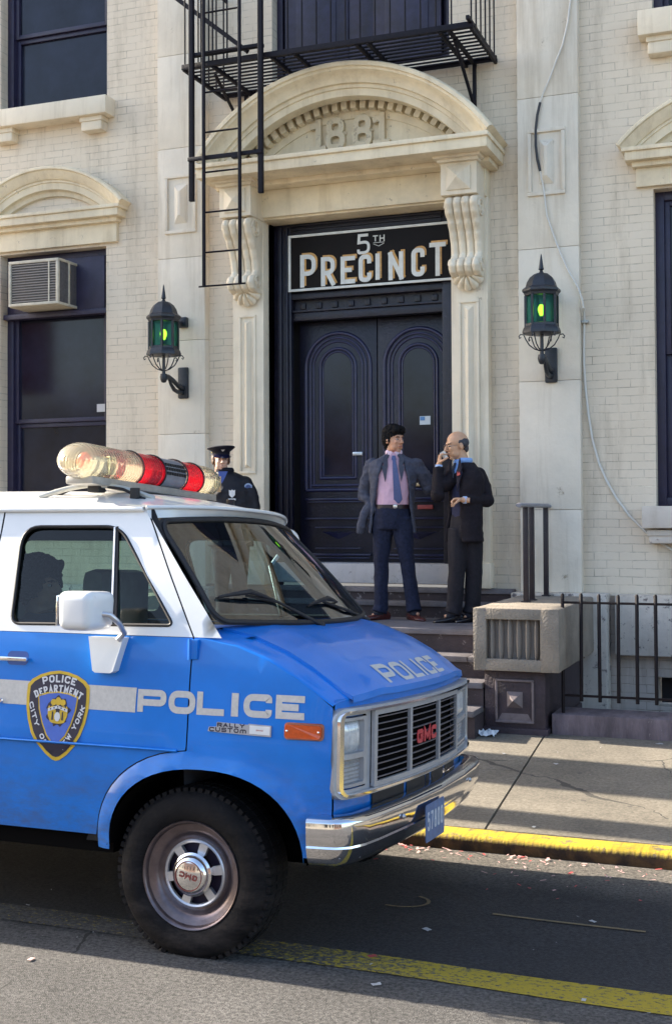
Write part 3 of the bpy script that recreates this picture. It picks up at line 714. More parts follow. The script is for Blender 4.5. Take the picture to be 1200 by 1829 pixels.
# ---- window hoods
def hood(xc, name='window_hood'):
    mb = MB(); hw = .925; z0 = 4.865; rise = .42; R = (hw * hw + rise * rise) / (2 * rise); zc = z0 + rise - R; A = math.asin(hw / R)
    prof = [(R, WY + .01), (R + .005, 10.44), (R - .01, 10.42), (R - .03, 10.42), (R - .04, 10.44), (R - .075, 10.455), (R - .12, 10.49), (R - .125, 10.505), (R - .145, 10.507), (R - .15, 10.52), (R - .215, 10.525), (R - .218, 10.56), (R - .23, 10.575), (R - .27, 10.58), (R - .275, WY + .01)]
    arc_prof(mb, xc, zc, prof, -A, A, 48)
    mb.bbox(xc - .885, xc + .885, 10.44, WY + .01, 4.80, 4.835, .006); mb.bbox(xc - .86, xc + .86, 10.46, WY + .01, 4.725, 4.80, .005)
    mb.bbox(xc - .81, xc + .81, 10.52, WY + .01, 4.68, 4.727, .01)
    mb.bbox(xc - .78, xc + .78, 10.575, WY + .01, 4.488 if xc < -4 else 4.52, 4.69, .004)
    part(name, mb, M_TRIM, bld, smooth=30)
hood(-7.27); hood(-.605)
# ---- sills
def sill(x0, x1, z0, z1, brackets, y=10.44):
    mb = MB(); mb.bbox(x0, x1, y, WY + .1, z0, z1, .01)
    for (a, b, c, d) in brackets: mb.bbox(a, b, y + .06, WY + .01, c, d - .045, .02); mb.bbox(a - .01, b + .01, y + .05, WY + .01, d - .05, d, .008)
    part('window_sill', mb, M_STONE if z1 > 3 else stone_mat('sill_stone%.1f' % x0, (.58, .53, .47), grime=(.3, .25, .23), gthr=.58, gscale=14), bld)
sill(-8.0, -6.535, 5.755, 5.935, [(-6.86, -6.62, 5.615, 5.757), (-7.93, -7.69, 5.615, 5.757)])
sill(-8.0, -6.54, 1.61, 1.795, [])
sill(-1.348, .13, 1.61, 1.795, [(-1.30, .08, 1.48, 1.595)])
sill(-1.345, .13, 5.77, 5.985, [(-1.27, -1.03, 5.62, 5.772), (-.2, .04, 5.62, 5.772)])
# ---- windows
def window(x0, x1, z0, z1, rails=(), mull=False, y=10.74, fw=.075, label=None):
    mb = MB()
    for (a, b, c, d) in ((x0, x0 + fw, z0, z1), (x1 - fw, x1, z0, z1), (x0 + fw, x1 - fw, z1 - fw, z1), (x0 + fw, x1 - fw, z0, z0 + fw)):
        mb.bbox(a, b, y, y + .16, c, d, .006)
    f = part('window', mb, M_FRAME, bld, label=label)
    mb = MB(); s = .045; a0, a1 = x0 + fw, x1 - fw
    zz = [z0 + fw] + list(rails) + [z1 - fw]
    for i, (c, d) in enumerate(zip(zz, zz[1:])):
        yy = y + (.03 if i % 2 else .06)
        for (a, b, e, g) in ((a0, a0 + s, c, d), (a1 - s, a1, c, d), (a0 + s, a1 - s, d - s, d), (a0 + s, a1 - s, c, c + s)):
            mb.bbox(a, b, yy, yy + .045, e + .001, g - .001, .005)
    part('sash', mb, M_FRAME, f)
    mb = MB()
    for i, (c, d) in enumerate(zip(zz, zz[1:])):
        yy = y + (.03 if i % 2 else .06) + .03; mb.box(a0 + .02, a1 - .02, yy, yy + .006, c + .02, d - .02)
    part('pane', mb, M_PANE, f, smooth=None)
    mb = MB(); mb.box(x0 - .1, x1 + .1, y + .2, y + .22, z0 - .1, z1 + .1); part('dark_room', mb, M_BLACKG, f, smooth=None)
    return f
wl = window(*WL, rails=(2.71,), label='tall dark blue window with the air conditioner')
mb = MB(); mb.bbox(WL[0] + .01, WL[1] - .005, 10.655, 10.76, 3.79, 3.845, .008); mb.bbox(WL[0] + .07, WL[1] - .07, 10.70, 10.75, 3.845, 4.39, .006)
part('transom_panel', mb, M_FRAME, wl)
mb = MB(); mb.box(-6.83, -6.735, 10.752, 10.756, 2.80, 2.88); part('paper_note', mb, mat('note_paper', (.5, .5, .52), .8), wl, smooth=None)
window(*WR, rails=(3.1,), label='dark window at the right edge')
window(*WUL, rails=(6.78,)); window(*WUR, rails=(6.9,))
# centre first-floor window: two shutters
f = window(*WC, rails=(), fw=.06)
mb = MB()
for (a, b) in ((-4.70, -4.05), (-3.80, -3.14)):
    mb.bbox(a, b, 10.70, 10.73, 5.96, 8.6, .006)
    for (c, d) in ((6.05, 6.9), (7.0, 8.2)):
        mb.bbox(a + .12, b - .12, 10.69, 10.71, c, d, .01)
mb.bbox(-4.05, -3.80, 10.71, 10.735, 5.96, 8.6, .01)
part('shutter', mb, mat('shutter_paint', (.016, .015, .045), .5, var=.5, vscale=6), f)
# ---- doorway
mb = MB()
mb.bbox(-4.843, -4.66, 10.74, 10.80, 1.285, 4.53, .01); mb.bbox(-3.16, -3.0, 10.74, 10.80, 1.285, 4.53, .01)
mb.bbox(-4.80, -4.75, 10.715, 10.75, 1.285, 4.50, .012); mb.bbox(-4.715, -4.685, 10.71, 10.75, 1.285, 4.50, .01)
mb.bbox(-4.66, -3.16, 10.74, 10.80, 4.36, 4.53, .01)
for z in (4.42, 4.46, 4.50): mb.bbox(-4.66, -3.16, 10.72, 10.745, z, z + .018, .006)
df = part('door_frame', mb, M_DOOR, bld)
mb = MB(); mb.box(-4.70, -3.1, 10.83, 10.86, 3.60, 4.4)
mb.bbox(-4.66, -3.16, 10.78, 10.84, 3.60, 3.68, .01); mb.bbox(-4.66, -3.16, 10.745, 10.83, 3.80, 3.86, .008)
for i in range(9):
    x = -4.60 + i * .165; mb.bbox(x, x + .055, 10.81, 10.835, 3.715, 3.775, .006)
mb.bbox(-4.66, -3.16, 10.76, 10.83, 3.68, 3.70, .004)
part('transom_moulding', mb, M_DOOR, df)
def door_leaf(x0, x1, label):
    mb = MB(); y = 10.93
    mb.bbox(x0, x1, y, y + .05, 1.285, 3.60, .004)
    d = part('door', mb, M_DOOR, bld, label=label)
    xm = (x0 + x1) / 2; R = (x1 - x0) / 2 - .11; zs = 3.44 - R
    mb = MB()
    def archpath(r, zb): return [(xm - r, y, zb)] + [(xm - r * math.cos(a), y, zs + r * math.sin(a)) for a in [PI * k / 22 for k in range(23)]] + [(xm + r, y, zb)]
    for r, zb, t in ((R + .045, 1.98, .020), (R, 1.98, .013), (R - .035, 2.02, .011), (R - .105, 2.09, .016), (R - .135, 2.11, .010)):
        mb.tube(archpath(r, zb), t, 8)
    for z, t, k in ((1.975, .018, .045), (2.02, .012, 0), (2.09, .016, -.1)):
        mb.tube([(xm - R - k, y, z), (xm + R + k, y, z)], t, 8)
    part('arch_moulding', mb, M_DOORT, d, smooth=60)
    mb = MB(); rr = R - .145; P = [(xm - rr, 2.12)] + [(xm - rr * math.cos(a), zs + rr * math.sin(a)) for a in [PI * k / 22 for k in range(23)]] + [(xm + rr, 2.12)]
    mb.prism(P, lambda u, v, dd: (u, dd, v), y - .004, y + .01)
    part('glass_pane', mb, M_PANE, d, smooth=None)
    mb = MB(); a, b = x0 + .06, x1 - .06
    for z, h, k in ((1.885, .022, 0), (1.86, .012, .02), (1.70, .016, 0), (1.615, .012, .10), (1.415, .012, .10), (1.355, .020, .0), (1.325, .012, .02)):
        mb.bbox(a + k, b - k, y - .03, y + .01, z - h / 2, z + h / 2, .006)
    m = (a + b) / 2
    mb.add([(a + .16, y, 1.575), (b - .16, y, 1.575), (m, y, 1.50), (m, y - .05, 1.565)], [(0, 3, 1), (0, 2, 3), (2, 1, 3)])
    part('lower_moulding', mb, M_DOORT, d, smooth=20)
    return d
mb = MB(); mb.box(-4.84, -3.0, 11.02, 11.05, 1.1, 4.53); part('door_backing', mb, M_BLACKG, df, smooth=None)
dl = door_leaf(-4.655, -3.862, 'left leaf of the dark blue double door'); dr = door_leaf(-3.852, -3.05, 'right leaf of the door with a small sticker')
mb = MB(); mb.box(-3.435, -3.33, 10.915, 10.919, 2.575, 2.655); part('sticker', mb, mat('sticker_white', (.62, .66, .68), .5), dr, smooth=None)
mb = MB(); mb.box(-3.43, -3.385, 10.911, 10.9145, 2.615, 2.65); part('sticker_patch', mb, mat('sticker_blue', (.1, .25, .5), .5), dr, smooth=None)
mb = MB(); mb.bbox(-3.46, -3.31, 10.905, 10.935, 1.785, 1.825, .004); part('mail_slot', mb, mat('red_plate', (.30, .05, .045), .5), dr)
mb = MB(); mb.bbox(-3.50, -3.25, 10.90, 10.935, 2.0, 2.03, .004); part('brass_bar', mb, mat('brass', (.42, .33, .2), .4, metal=.7), dr)
mb = MB(); mb.bbox(-4.10, -4.0, 10.895, 10.93, 2.30, 2.335, .006); part('door_handle', mb, mat('steel_pull', (.5, .52, .55), .3, metal=.8), dl)
mb = MB(); mb.bbox(-4.843, -3.0, 10.60, 10.95, 1.105, 1.285, .008)
for i in range(14): mb.ell((-4.78 + i * .13, 10.598, 1.135), (.006, .004, .006), 8, 6)
part('threshold', mb, stone_mat('threshold_stone', (.52, .50, .50), grime=(.3, .28, .28), gthr=.6, gscale=16), bld)

# ================================================================ sign board
M_SIGN = mat('sign_black', (.006, .004, .004), .6, spec=.2, var=.3, vscale=8)
M_SIGNW = mat('sign_white', (.66, .66, .62), .5, var=.12, vscale=14)
M_SIGNO = mat('sign_orange', (.60, .33, .10), .5, var=.3, vscale=14)
sg = thing('sign_board', 'black wooden sign with white frame reading 5TH PRECINCT above the double door', 'sign', (-3.85, 10.70, 3.87))
mb = MB(); mb.bbox(-4.665, -3.02, 10.70, 10.725, 3.875, 4.40, .003); part('board', mb, M_SIGN, sg)
mb = MB()
for (a, b, c, d) in ((-4.67, -3.015, 4.385, 4.408), (-4.67, -3.015, 3.868, 3.891), (-4.67, -4.645, 3.891, 4.385), (-3.038, -3.015, 3.891, 4.385)):
    mb.bbox(a, b, 10.688, 10.703, c, d, .003)
part('border', mb, M_SIGNW, sg)
def Pxz(x, y, Y=10.70):
    v = RC.transposed() @ Vector(((x - PCX) / F, (y - PCY) / F, 1)); t = Y / v.y; return v.x * t, CAMH + v.z * t
LET = [('P', 537, 567, 452, 513), ('R', 574, 601, 456, 511), ('E', 609, 637, 455, 507), ('C', 641, 666, 452, 504), ('I', 670, 682, 450, 500), ('N', 694, 723, 447, 500), ('C', 735, 761, 440, 494), ('T', 767, 799, 430, 493)]
mo, mw = MB(), MB()
fn = lambda u, v, d: (u, 10.699 - d, v)
for (c, a, b, t, bt) in LET:
    xa, zt = Pxz(a, t); xb, zb = Pxz(b, bt)
    zt2 = Pxz(b, t)[1]; zt = (zt + zt2) / 2; zb = (Pxz(a, bt)[1] + zb) / 2
    glyph(mo, c, fn, xa + .016, zb + .016, xb - xa - .012, zt - zb - .014, .042, rad=.5, off=.002, th=.004)
    glyph(mw, c, fn, xa, zb, xb - xa - .012, zt - zb - .016, .041, rad=.5, off=.007, th=.006)
xa, zt = Pxz(638, 419); xb, zb = Pxz(661, 453); glyph(mw, '5', fn, xa, zb, xb - xa, zt - zb, .026, rad=.45, off=.003, th=.004)
xa, zt = Pxz(666, 421); xb, zb = Pxz(675, 431); glyph(mw, 'T', fn, xa, zb, xb - xa, zt - zb, .010, off=.003, th=.003)
xa, zt = Pxz(678, 420); xb, zb = Pxz(687, 431); glyph(mw, 'H', fn, xa, zb, xb - xa, zt - zb, .010, off=.003, th=.003)
xa, zt = Pxz(667, 434); xb, zb = Pxz(686, 433)
for q in ([(xa, zt), (xb, zt)], [(xa, zt - .01), ((xa + xb) / 2, zt - .034)], [((xa + xb) / 2, zt - .034), (xb, zt - .01)]):
    mw.bar((q[0][0], 10.694, q[0][1]), (q[1][0], 10.694, q[1][1]), .006, .004)
part('letter_shadow', mo, M_SIGNO, sg); part('lettering', mw, M_SIGNW, sg)
# ================================================================ stoop, piers, railing, fence
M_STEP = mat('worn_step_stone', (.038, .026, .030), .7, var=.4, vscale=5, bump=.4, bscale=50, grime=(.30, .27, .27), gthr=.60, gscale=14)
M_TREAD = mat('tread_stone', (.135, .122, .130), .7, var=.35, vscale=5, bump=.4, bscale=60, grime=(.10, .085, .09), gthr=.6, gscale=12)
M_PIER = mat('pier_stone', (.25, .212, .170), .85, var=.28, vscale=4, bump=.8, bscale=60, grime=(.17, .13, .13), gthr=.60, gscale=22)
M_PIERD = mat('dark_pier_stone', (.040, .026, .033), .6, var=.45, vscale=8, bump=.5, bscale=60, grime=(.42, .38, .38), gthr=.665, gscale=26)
stoop = thing('stoop', 'dark stone steps with worn light edges leading up to the door', 'steps', (BCX, 9.6, .1))
steps = [(8.70, .29), (8.96, .465), (9.20, .63), (9.45, .815), (10.42, .96), (10.53, 1.075)]
for i, (y, z) in enumerate(steps):
    zb = steps[i - 1][1] if i else -.05
    yn = steps[i + 1][0] if i < len(steps) - 1 else 10.61
    xr = -2.34 if i < 4 else -2.46
    mb = MB(); mb.box(-5.5, xr, y + .025, yn + .05, zb - .02, z - .045)
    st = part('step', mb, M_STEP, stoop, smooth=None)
    mb = MB()
    cuts = [-5.5, -4.1, xr + 0] if i % 2 else [-5.5, -3.6, xr - .18, xr]
    for a, b in zip(cuts, cuts[1:]): mb.bbox(a + .002, b - .002, y, yn + .045, z - .045, z, .007)
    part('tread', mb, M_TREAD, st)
def pier(x0, x1, label, rail):
    """cap block with fluted recess on a panelled shaft, running back to the wall"""
    t = thing('stone_pier', label, 'stone pier', ((x0 + x1) / 2, 9.0, .1), group='stone piers flanking the steps')
    y0 = 8.90; rx0, rx1, rz0, rz1 = x0 + .10, x0 + .505, .655, .950
    mb = MB(); b = .012
    # front face as frame pieces around the recess, body behind
    mb.bbox(x0, x1, y0 + .07, 10.41, .565, 1.035, .02)
    mb.bbox(x0, rx0, y0, y0 + .1, .565, 1.035, b); mb.bbox(rx1, x1, y0, y0 + .1, .565, 1.035, b)
    mb.bbox(rx0 - .014, rx1 + .014, y0 + .0015, y0 + .1, rz1, 1.0335, b * .8); mb.bbox(rx0 - .014, rx1 + .014, y0 + .0015, y0 + .1, .5665, rz0, b * .8)
    n = len(mb.v)
    mb.v = [(x + .005 * noise.noise(Vector((x * 9, y * 9, z * 9))), y + .006 * noise.noise(Vector((x * 11 + 5, y * 9, z * 9))), z + .006 * noise.noise(Vector((x * 10, y * 5, z * 9 + 7)))) for x, y, z in mb.v]
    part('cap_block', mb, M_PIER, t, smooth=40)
    mb = MB()
    for k in range(6):
        xc = rx0 + .035 + k * (rx1 - rx0 - .07) / 5; w2 = .026
        fr = lambda z: math.sin(PI * min(1, max(0, (z - rz0) / (rz1 - rz0)))) ** .35
        N = 14; vs = []
        for j in range(N + 1):
            z = rz0 + (rz1 - rz0) * j / N; ww = w2 * (.35 + .65 * fr(z))
            vs += [(xc - ww, y0 + .068, z), (xc - ww * .5, y0 + .03, z), (xc, y0 + .018, z), (xc + ww * .5, y0 + .03, z), (xc + ww, y0 + .068, z)]
        mb.add(vs, [(j * 5 + q, j * 5 + q + 1, (j + 1) * 5 + q + 1, (j + 1) * 5 + q) for j in range(N) for q in range(4)])
    mb.box(rx0 - .01, rx1 + .01, y0 + .066, y0 + .069, rz0 - .01, rz1 + .01)
    part('flute', mb, stone_mat('flute_stone', (.25, .215, .185)), t, smooth=50)
    sx0, sx1 = x0 + .062, x0 + .525
    mb = MB(); mb.bbox(sx0, sx1, 8.99, 10.41, -.02, .567, .012); mb.bbox(sx0 - .02, sx1 + .02, 8.97, 10.40, -.02, .10 + .04, .01)
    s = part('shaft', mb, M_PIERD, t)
    px0, px1, pz0, pz1 = sx0 + .085, sx1 - .085, .175, .500; y = 8.99; mb = MB(); fw = .018
    for (a, b_, c, d) in ((px0, px1, pz1 - fw, pz1), (px0, px1, pz0, pz0 + fw), (px0, px0 + fw, pz0 + fw, pz1 - fw), (px1 - fw, px1, pz0 + fw, pz1 - fw)):
        mb.bbox(a, b_, y - .016, y + .004, c, d, .006)
    mx, mz = (px0 + px1) / 2, (pz0 + pz1) / 2 + .01; q = .06
    mb.add([(mx - q, y - .001, mz - q), (mx + q, y - .001, mz - q), (mx + q, y - .001, mz + q), (mx - q, y - .001, mz + q), (mx, y - .055, mz)], [(0, 1, 4), (1, 2, 4), (2, 3, 4), (3, 0, 4)])
    mb.add([(px0 + fw, y - .002, pz0 + fw), (px1 - fw, y - .002, pz0 + fw), (px1 - fw - .03, y - .001, pz0 + .07), (px0 + fw + .03, y - .001, pz0 + .07)], [(0, 1, 2, 3)])
    part('panel_moulding', mb, mat('pier_moulding%.1f' % x0, (.16, .13, .135), .5, var=.3, vscale=20), s, smooth=20)
    # low wall between cap block and building below the top: side slope
    return t
pier(-2.394, -1.747, 'square stone pier with fluted cap at the right end of the steps', True)
pier(-6.09, -5.443, 'stone pier with fluted cap at the left end of the steps behind the van', False)
# hand railing on the right pier
M_RAIL = mat('rail_paint', (.014, .007, .011), .45, var=.5, vscale=14, bump=.3, bscale=60, grime=(.35, .33, .36), gthr=.66, gscale=40)
M_RAILT = mat('rail_top_paint', (.20, .20, .23), .4, var=.3, vscale=20)
t = thing('hand_railing', 'short dark iron railing with grey top rail standing on the right stone pier', 'railing', (-2.14, 9.6, 1.035))
for y in (9.58, 9.80, 10.36):
    mb = MB(); mb.bbox(-2.16, -2.12, y - .02, y + .02, 1.03, 1.79, .004); mb.bbox(-2.175, -2.105, y - .035, y + .035, 1.034, 1.044, .003); part('post', mb, M_RAIL, t)
mb = MB(); mb.tube([(-2.14, 9.33, 1.80), (-2.14, 9.37, 1.803), (-2.14, 10.44, 1.803), (-2.14, 10.50, 1.80)], [.022, .028, .028, .022], 10, flat=.7); part('top_rail', mb, M_RAILT, t)
# fence in front of the areaway
M_FENCE = mat('fence_iron', (.007, .003, .005), .6, spec=.25, var=.5, vscale=18, bump=.25, bscale=80, grime=(.12, .09, .13), gthr=.66, gscale=50)
t = thing('iron_fence', 'black iron bar fence in front of the areaway right of the stone pier', 'fence', (0, 9.15, .1))
FY = 9.12
for i in range(26):
    x = -1.763 + .1335 * i * 1.02; lean = .003 * math.sin(i * 2.3)
    mb = MB(); zb = .34 if i else .15; tp = 1.138 + .004 * math.sin(i * 1.7)
    mb.tube([(x, FY, zb), (x + lean, FY, tp - .012), (x + lean, FY, tp)], [.0135, .0135, .007], 8)
    part('bar', mb, M_FENCE, t)
mb = MB(); mb.bbox(-1.775, 1.6, FY - .006, FY + .006, 1.062, 1.080, .002); mb.bbox(-1.76, 1.6, FY - .006, FY + .006, .372, .390, .002); part('rail', mb, M_FENCE, t)
for x in (1.62,):
    mb = MB(); mb.bbox(x - .02, x + .02, FY - .02, FY + .02, .1, 1.16, .004); part('post', mb, M_FENCE, t)
mb = MB(); mb.bbox(-1.838, 3.0, 9.05, 9.40, .0, .250, .014); mb.v = [(x, y + .005 * noise.noise(Vector((x * 4, y * 7, z * 9))), z + .005 * noise.noise(Vector((x * 5, y * 5, z)))) for x, y, z in mb.v]
M_PLINTH = mat('plinth_stone', (.15, .12, .135), .85, var=.45, vscale=5, bump=.7, bscale=45, grime=(.40, .36, .34), gthr=.63, gscale=18, stretch=(2.2, 1, .5))
part('areaway_curb', mb, M_PLINTH, cat='kerb', label='low dark stone kerb under the iron fence on the sidewalk', org=(0, 9.1, .1))
mb = MB(); mb.add([(-1.9, 9.4, .04), (9, 9.4, .04), (9, 10.66, .04), (-1.9, 10.66, .04)], [(0, 1, 2, 3)]); part('areaway_floor', mb, M_STEP, kind='structure', smooth=None)

# ================================================================ wall lanterns
M_LAMP = mat('lantern_metal', (.014, .018, .027), .42, var=.3, vscale=30, bump=.2, bscale=90)
M_LGLASS = mat('lantern_glass', (.018, .075, .070), .25, var=.3, vscale=6, spec=.6)
def lglass():
    m = bpy.data.materials.new('green_lantern_glass'); m.use_nodes = True; t = m.node_tree; b = t.nodes['Principled BSDF']
    b.inputs['Base Color'].default_value = (.05, .22, .20, 1); b.inputs['Roughness'].default_value = .32; b.inputs['Transmission Weight'].default_value = .82; b.inputs['IOR'].default_value = 1.1
    return m
M_LG = lglass()
M_BULB = mat('lit_bulb', (.6, .9, .1), .4, emit=(.62, 1.0, .03), estr=2.0)
def lantern(x, label, wx=0.0):
    Y = 10.12; t = thing('wall_lantern', label, 'lantern', (x, 10.52, 3.0), group='green-glass wall lanterns beside the door')
    mb = MB(); O = (x, Y, 0); sg8 = 8
    mb.lathe([(0, 3.92), (.006, 3.90), (.020, 3.80), (.024, 3.785), (.012, 3.775), (.018, 3.76), (.03, 3.75)], O, seg=12)
    part('finial', mb, M_LAMP, t, smooth=50)
    mb = MB(); mb.lathe([(.012, 3.755), (.06, 3.745), (.098, 3.715), (.122, 3.675), (.134, 3.635), (.148, 3.625), (.163, 3.612), (.163, 3.595), (.148, 3.58), (.142, 3.56), (.125, 3.555), (0, 3.555)], O, seg=sg8, a0=PI / 8, a1=2 * PI + PI / 8)
    part('lantern_roof', mb, M_LAMP, t, smooth=25)
    ft = MB(); R = .134
    for k in range(8):
        a = PI / 8 + k * PI / 4; ft.bar((x + R * math.cos(a), Y + R * math.sin(a), 3.30), (x + R * math.cos(a), Y + R * math.sin(a), 3.56), .020)
    ft.lathe([(.128, 3.33), (.140, 3.325), (.142, 3.305), (.155, 3.285), (.163, 3.262), (.163, 3.245), (.14, 3.240), (.0, 3.238)], O, seg=8, a0=PI / 8, a1=2 * PI + PI / 8)
    part('frame', ft, M_LAMP, t, smooth=25)
    mb = MB(); r = .127
    mb.lathe([(r, 3.30), (r, 3.56)], O, seg=8, a0=PI / 8, a1=2 * PI + PI / 8); part('glass', mb, M_LG, t, smooth=None)
    mb = MB(); mb.lathe([(0, 3.49), (.014, 3.485), (.026, 3.462), (.028, 3.44), (.018, 3.41), (.010, 3.39), (0, 3.39)], O, seg=16); part('bulb', mb, M_BULB, t, smooth=60)
    mb = MB(); mb.lathe([(.014, 3.24), (.014, 3.39)], O, seg=10); part('candle_sleeve', mb, M_LAMP, t, smooth=60)
    mb = MB()
    mb.tube([(x, Y, 3.25), (x, Y, 3.05)], [.014, .018], 8)
    for k in range(6):
        a = k * PI / 3 + .3; ca, sa = math.cos(a), math.sin(a)
        mb.tube([(x + rr * ca, Y + rr * sa, z) for rr, z in ((.172, 3.215), (.185, 3.205), (.19, 3.222), (.176, 3.24), (.15, 3.235), (.135, 3.20), (.105, 3.150), (.06, 3.115), (.016, 3.10))], .0055, 6)
    mb.lathe([(0, 3.075), (.03, 3.07), (.036, 3.04), (.03, 3.01), (.02, 2.99), (0, 2.985)], O, seg=10)
    # S arm to the back plate
    mb.tube([(x, Y, 3.04), (x, Y + .08, 3.05), (x, Y + .17, 3.03), (x, Y + .24, 3.0), (x, Y + .33, 2.97), (x, Y + .40, 2.97)], [.026, .026, .022, .022, .026, .03], 8)
    mb.tube([(x, Y + .10, 3.03), (x, Y + .14, 2.985), (x, Y + .20, 2.94), (x, Y + .27, 2.925), (x, Y + .36, 2.925)], [.012, .016, .02, .02, .024], 8)
    part('arm', mb, M_LAMP, t, smooth=50)
    mb = MB(); mb.tube([(x, Y + .12, 3.58), (x, Y + .40, 3.60)], .02, 8); part('top_stay', mb, M_LAMP, t, smooth=50)
    mb = MB(); mb.bbox(x - .055, x + .055, Y + .365, Y + .405, 2.87, 3.175, .02); part('back_plate', mb, M_LAMP, t, smooth=40); mb = MB(); mb.bbox(x - .05, x + .05, Y + .345, Y + .405, 3.56, 3.66, .012)
    part('back_plate', mb, M_LAMP, t, smooth=40)
    return t
lantern(-2.112, 'dark lantern with lit green glass on the right pilaster'); lantern(-5.70, 'dark lantern with lit green glass on the left pilaster above the light bar')

# ================================================================ loose cable
def Ppt(x, y, Y):
    a, b = Pxz(x, y, Y); return (a, Y, b)
path = [(1021, -40), (1018, 0), (1013, 40), (1004, 80), (992, 110), (981, 140), (970, 165), (964, 183)]
blk = [(964, 183), (959, 205), (956, 232), (956, 260), (959, 285), (964, 306)]
p3 = [(964, 306), (969, 330), (972, 352), (976, 385), (986, 415), (999, 450), (1015, 485), (1032, 515), (1039, 535), (1041, 550)]
p4 = [(1042, 550), (1043, 575), (1042, 610), (1042, 650), (1045, 695), (1050, 740), (1057, 785), (1068, 825), (1082, 858), (1100, 890), (1122, 920), (1150, 948), (1180, 970), (1215, 992), (1300, 1040)]
t = thing('wall_cable', 'loose pale cable hanging down across the right pilaster and brick wall', 'cable', (-1.8, 10.5, 3.5))
M_CABLE = mat('pale_cable', (.62, .60, .55), .5); M_CABLED = mat('dark_cable', (.03, .03, .035), .5)
mb = MB(); mb.tube([Ppt(*q, 10.50) for q in path], .0085, 8); mb.tube([Ppt(*q, 10.50) for q in p3], .0085, 8)
mb.tube([Ppt(p3[-1][0], p3[-1][1], 10.50), Ppt(1042, 550, 10.56)] + [Ppt(*q, 10.605) for q in p4[1:]], .0105, 8); part('cord', mb, M_CABLE, t, smooth=60)
mb = MB(); mb.tube([Ppt(*q, 10.499) for q in blk], .0115, 8); part('splice_sleeve', mb, M_CABLED, t, smooth=60)
mb = MB(); q = Ppt(1043, 575, 10.59); mb.bbox(q[0] - .03, q[0] + .035, q[1] - .01, q[1] + .03, q[2] - .01, q[2] + .012, .003); part('clip', mb, mat('clip_metal', (.4, .4, .38), .4, metal=.6), t)

# ================================================================ air conditioner
t = thing('air_conditioner', 'boxy window air conditioner with cream frame in the left window', 'air conditioner', (-7.45, 10.6, 3.85))
M_AC = mat('ac_casing', (.55, .50, .40), .5, var=.2, vscale=12); M_ACD = mat('ac_coil', (.10, .095, .10), .6, var=.3, vscale=30)
ax0, ax1, az0, az1, ay = -7.625, -7.03, 3.865, 4.325, 10.36
mb = MB(); f_ = .03
mb.bbox(ax0 + .01, ax1 - .01, ay + .02, 10.78, az0 + .01, az1 - .01, .006)
part('casing', mb, M_ACD, t)
mb = MB()
for (a, b, c, d) in ((ax0, ax1, az1 - f_, az1), (ax0, ax1, az0, az0 + f_), (ax0, ax0 + f_, az0 + f_, az1 - f_), (ax1 - f_, ax1, az0 + f_, az1 - f_)): mb.bbox(a, b, ay, ay + .03, c, d, .005)
mb.bbox(ax1 - .022, ax1 + .002, ay + .03, 10.70, az1 - .024, az1 + .002, .004); mb.bbox(ax1 - .022, ax1 + .002, ay + .03, 10.70, az0 - .002, az0 + .024, .004); mb.bbox(ax0, ax1, ay + .03, 10.70, az0 - .004, az0 + .01, .003); mb.bbox(ax1 - .02, ax1 + .003, ay + .19, ay + .21, az0, az1, .003)
part('trim_frame', mb, M_AC, t)
mb = MB()
for k in range(15):
    z = az0 + .045 + k * (az1 - az0 - .09) / 14; mb.box(ax0 + f_, ax1 - f_, ay + .006, ay + .02, z - .004, z + .004)
part('louvre', mb, mat('ac_louvre', (.27, .25, .23), .5), t, smooth=None)
mb = MB(); mb.box(ax1 - .12, ax1 - .105, ay + .002, ay + .006, az0 + f_, az1 - f_); part('grille_bar', mb, M_AC, t, smooth=None)

# ================================================================ fire escape
fe = thing('fire_escape', 'black iron fire escape balcony with drop ladder above the arched doorway', 'fire escape', (-3.95, 10.6, 5.8))
X0, X1, Y0_, Y1_, ZP = -5.285, -2.61, 9.76, 10.62, 5.80
mb = MB(); ns = 11
for k in range(1, ns):
    y = Y0_ + (Y1_ - Y0_) * k / ns
    mb.box(X0, X1, y - .014, y + .014, ZP - .004, ZP + .004)
part('floor_slat', mb, M_IRON, fe, smooth=None)
mb = MB(); mb.bbox(X0 - .02, X1 + .02, Y0_ - .012, Y0_ + .012, ZP - .03, ZP + .02, .004); mb.bbox(X0 - .03, X1 + .02, Y1_ - .06, Y1_ - .035, ZP - .03, ZP + .02, .004)
for x in (X0, -5.0, -4.42, -4.2, -3.62, -3.52, -2.88, -2.80, X1): mb.bbox(x - .014, x + .014, Y0_, Y1_, ZP - .04, ZP - .007, .003)
mb.bar((X1, Y0_ - .1, ZP + .02), (X1, Y1_, ZP - .01), .03)
part('frame', mb, M_IRON, fe, smooth=30)
mb = MB()
for x in (-5.06, -2.80):
    mb = MB(); mb.tube([(x, Y1_ - .03, ZP - .42), (x, Y0_ + .18, ZP - .04)], .016, 8); mb.bar((x, Y1_ - .03, ZP - .45), (x, Y1_ - .03, ZP), .03)
    part('bracket', mb, M_IRON, fe, smooth=30)
rl = MB()
for z in (6.72,): rl.bbox(X0, X1, Y0_ - .008, Y0_ + .008, z, z + .03, .003)
for s_, xx in ((0, X0), (1, X1)): rl.bbox(xx - .008, xx + .008, Y0_, Y1_, 6.72, 6.75, .003)
rlo = part('railing', rl, M_IRON, fe, smooth=30)
xsb = [X0 + .145 * k for k in range(1, 4)] + [-4.26 + .135 * k for k in range(0, 12)]
for x in xsb:
    mb = MB(); mb.tube([(x, Y0_, ZP), (x, Y0_, 6.72)], .0075, 6); part('baluster', mb, M_IRON, rlo, smooth=60)
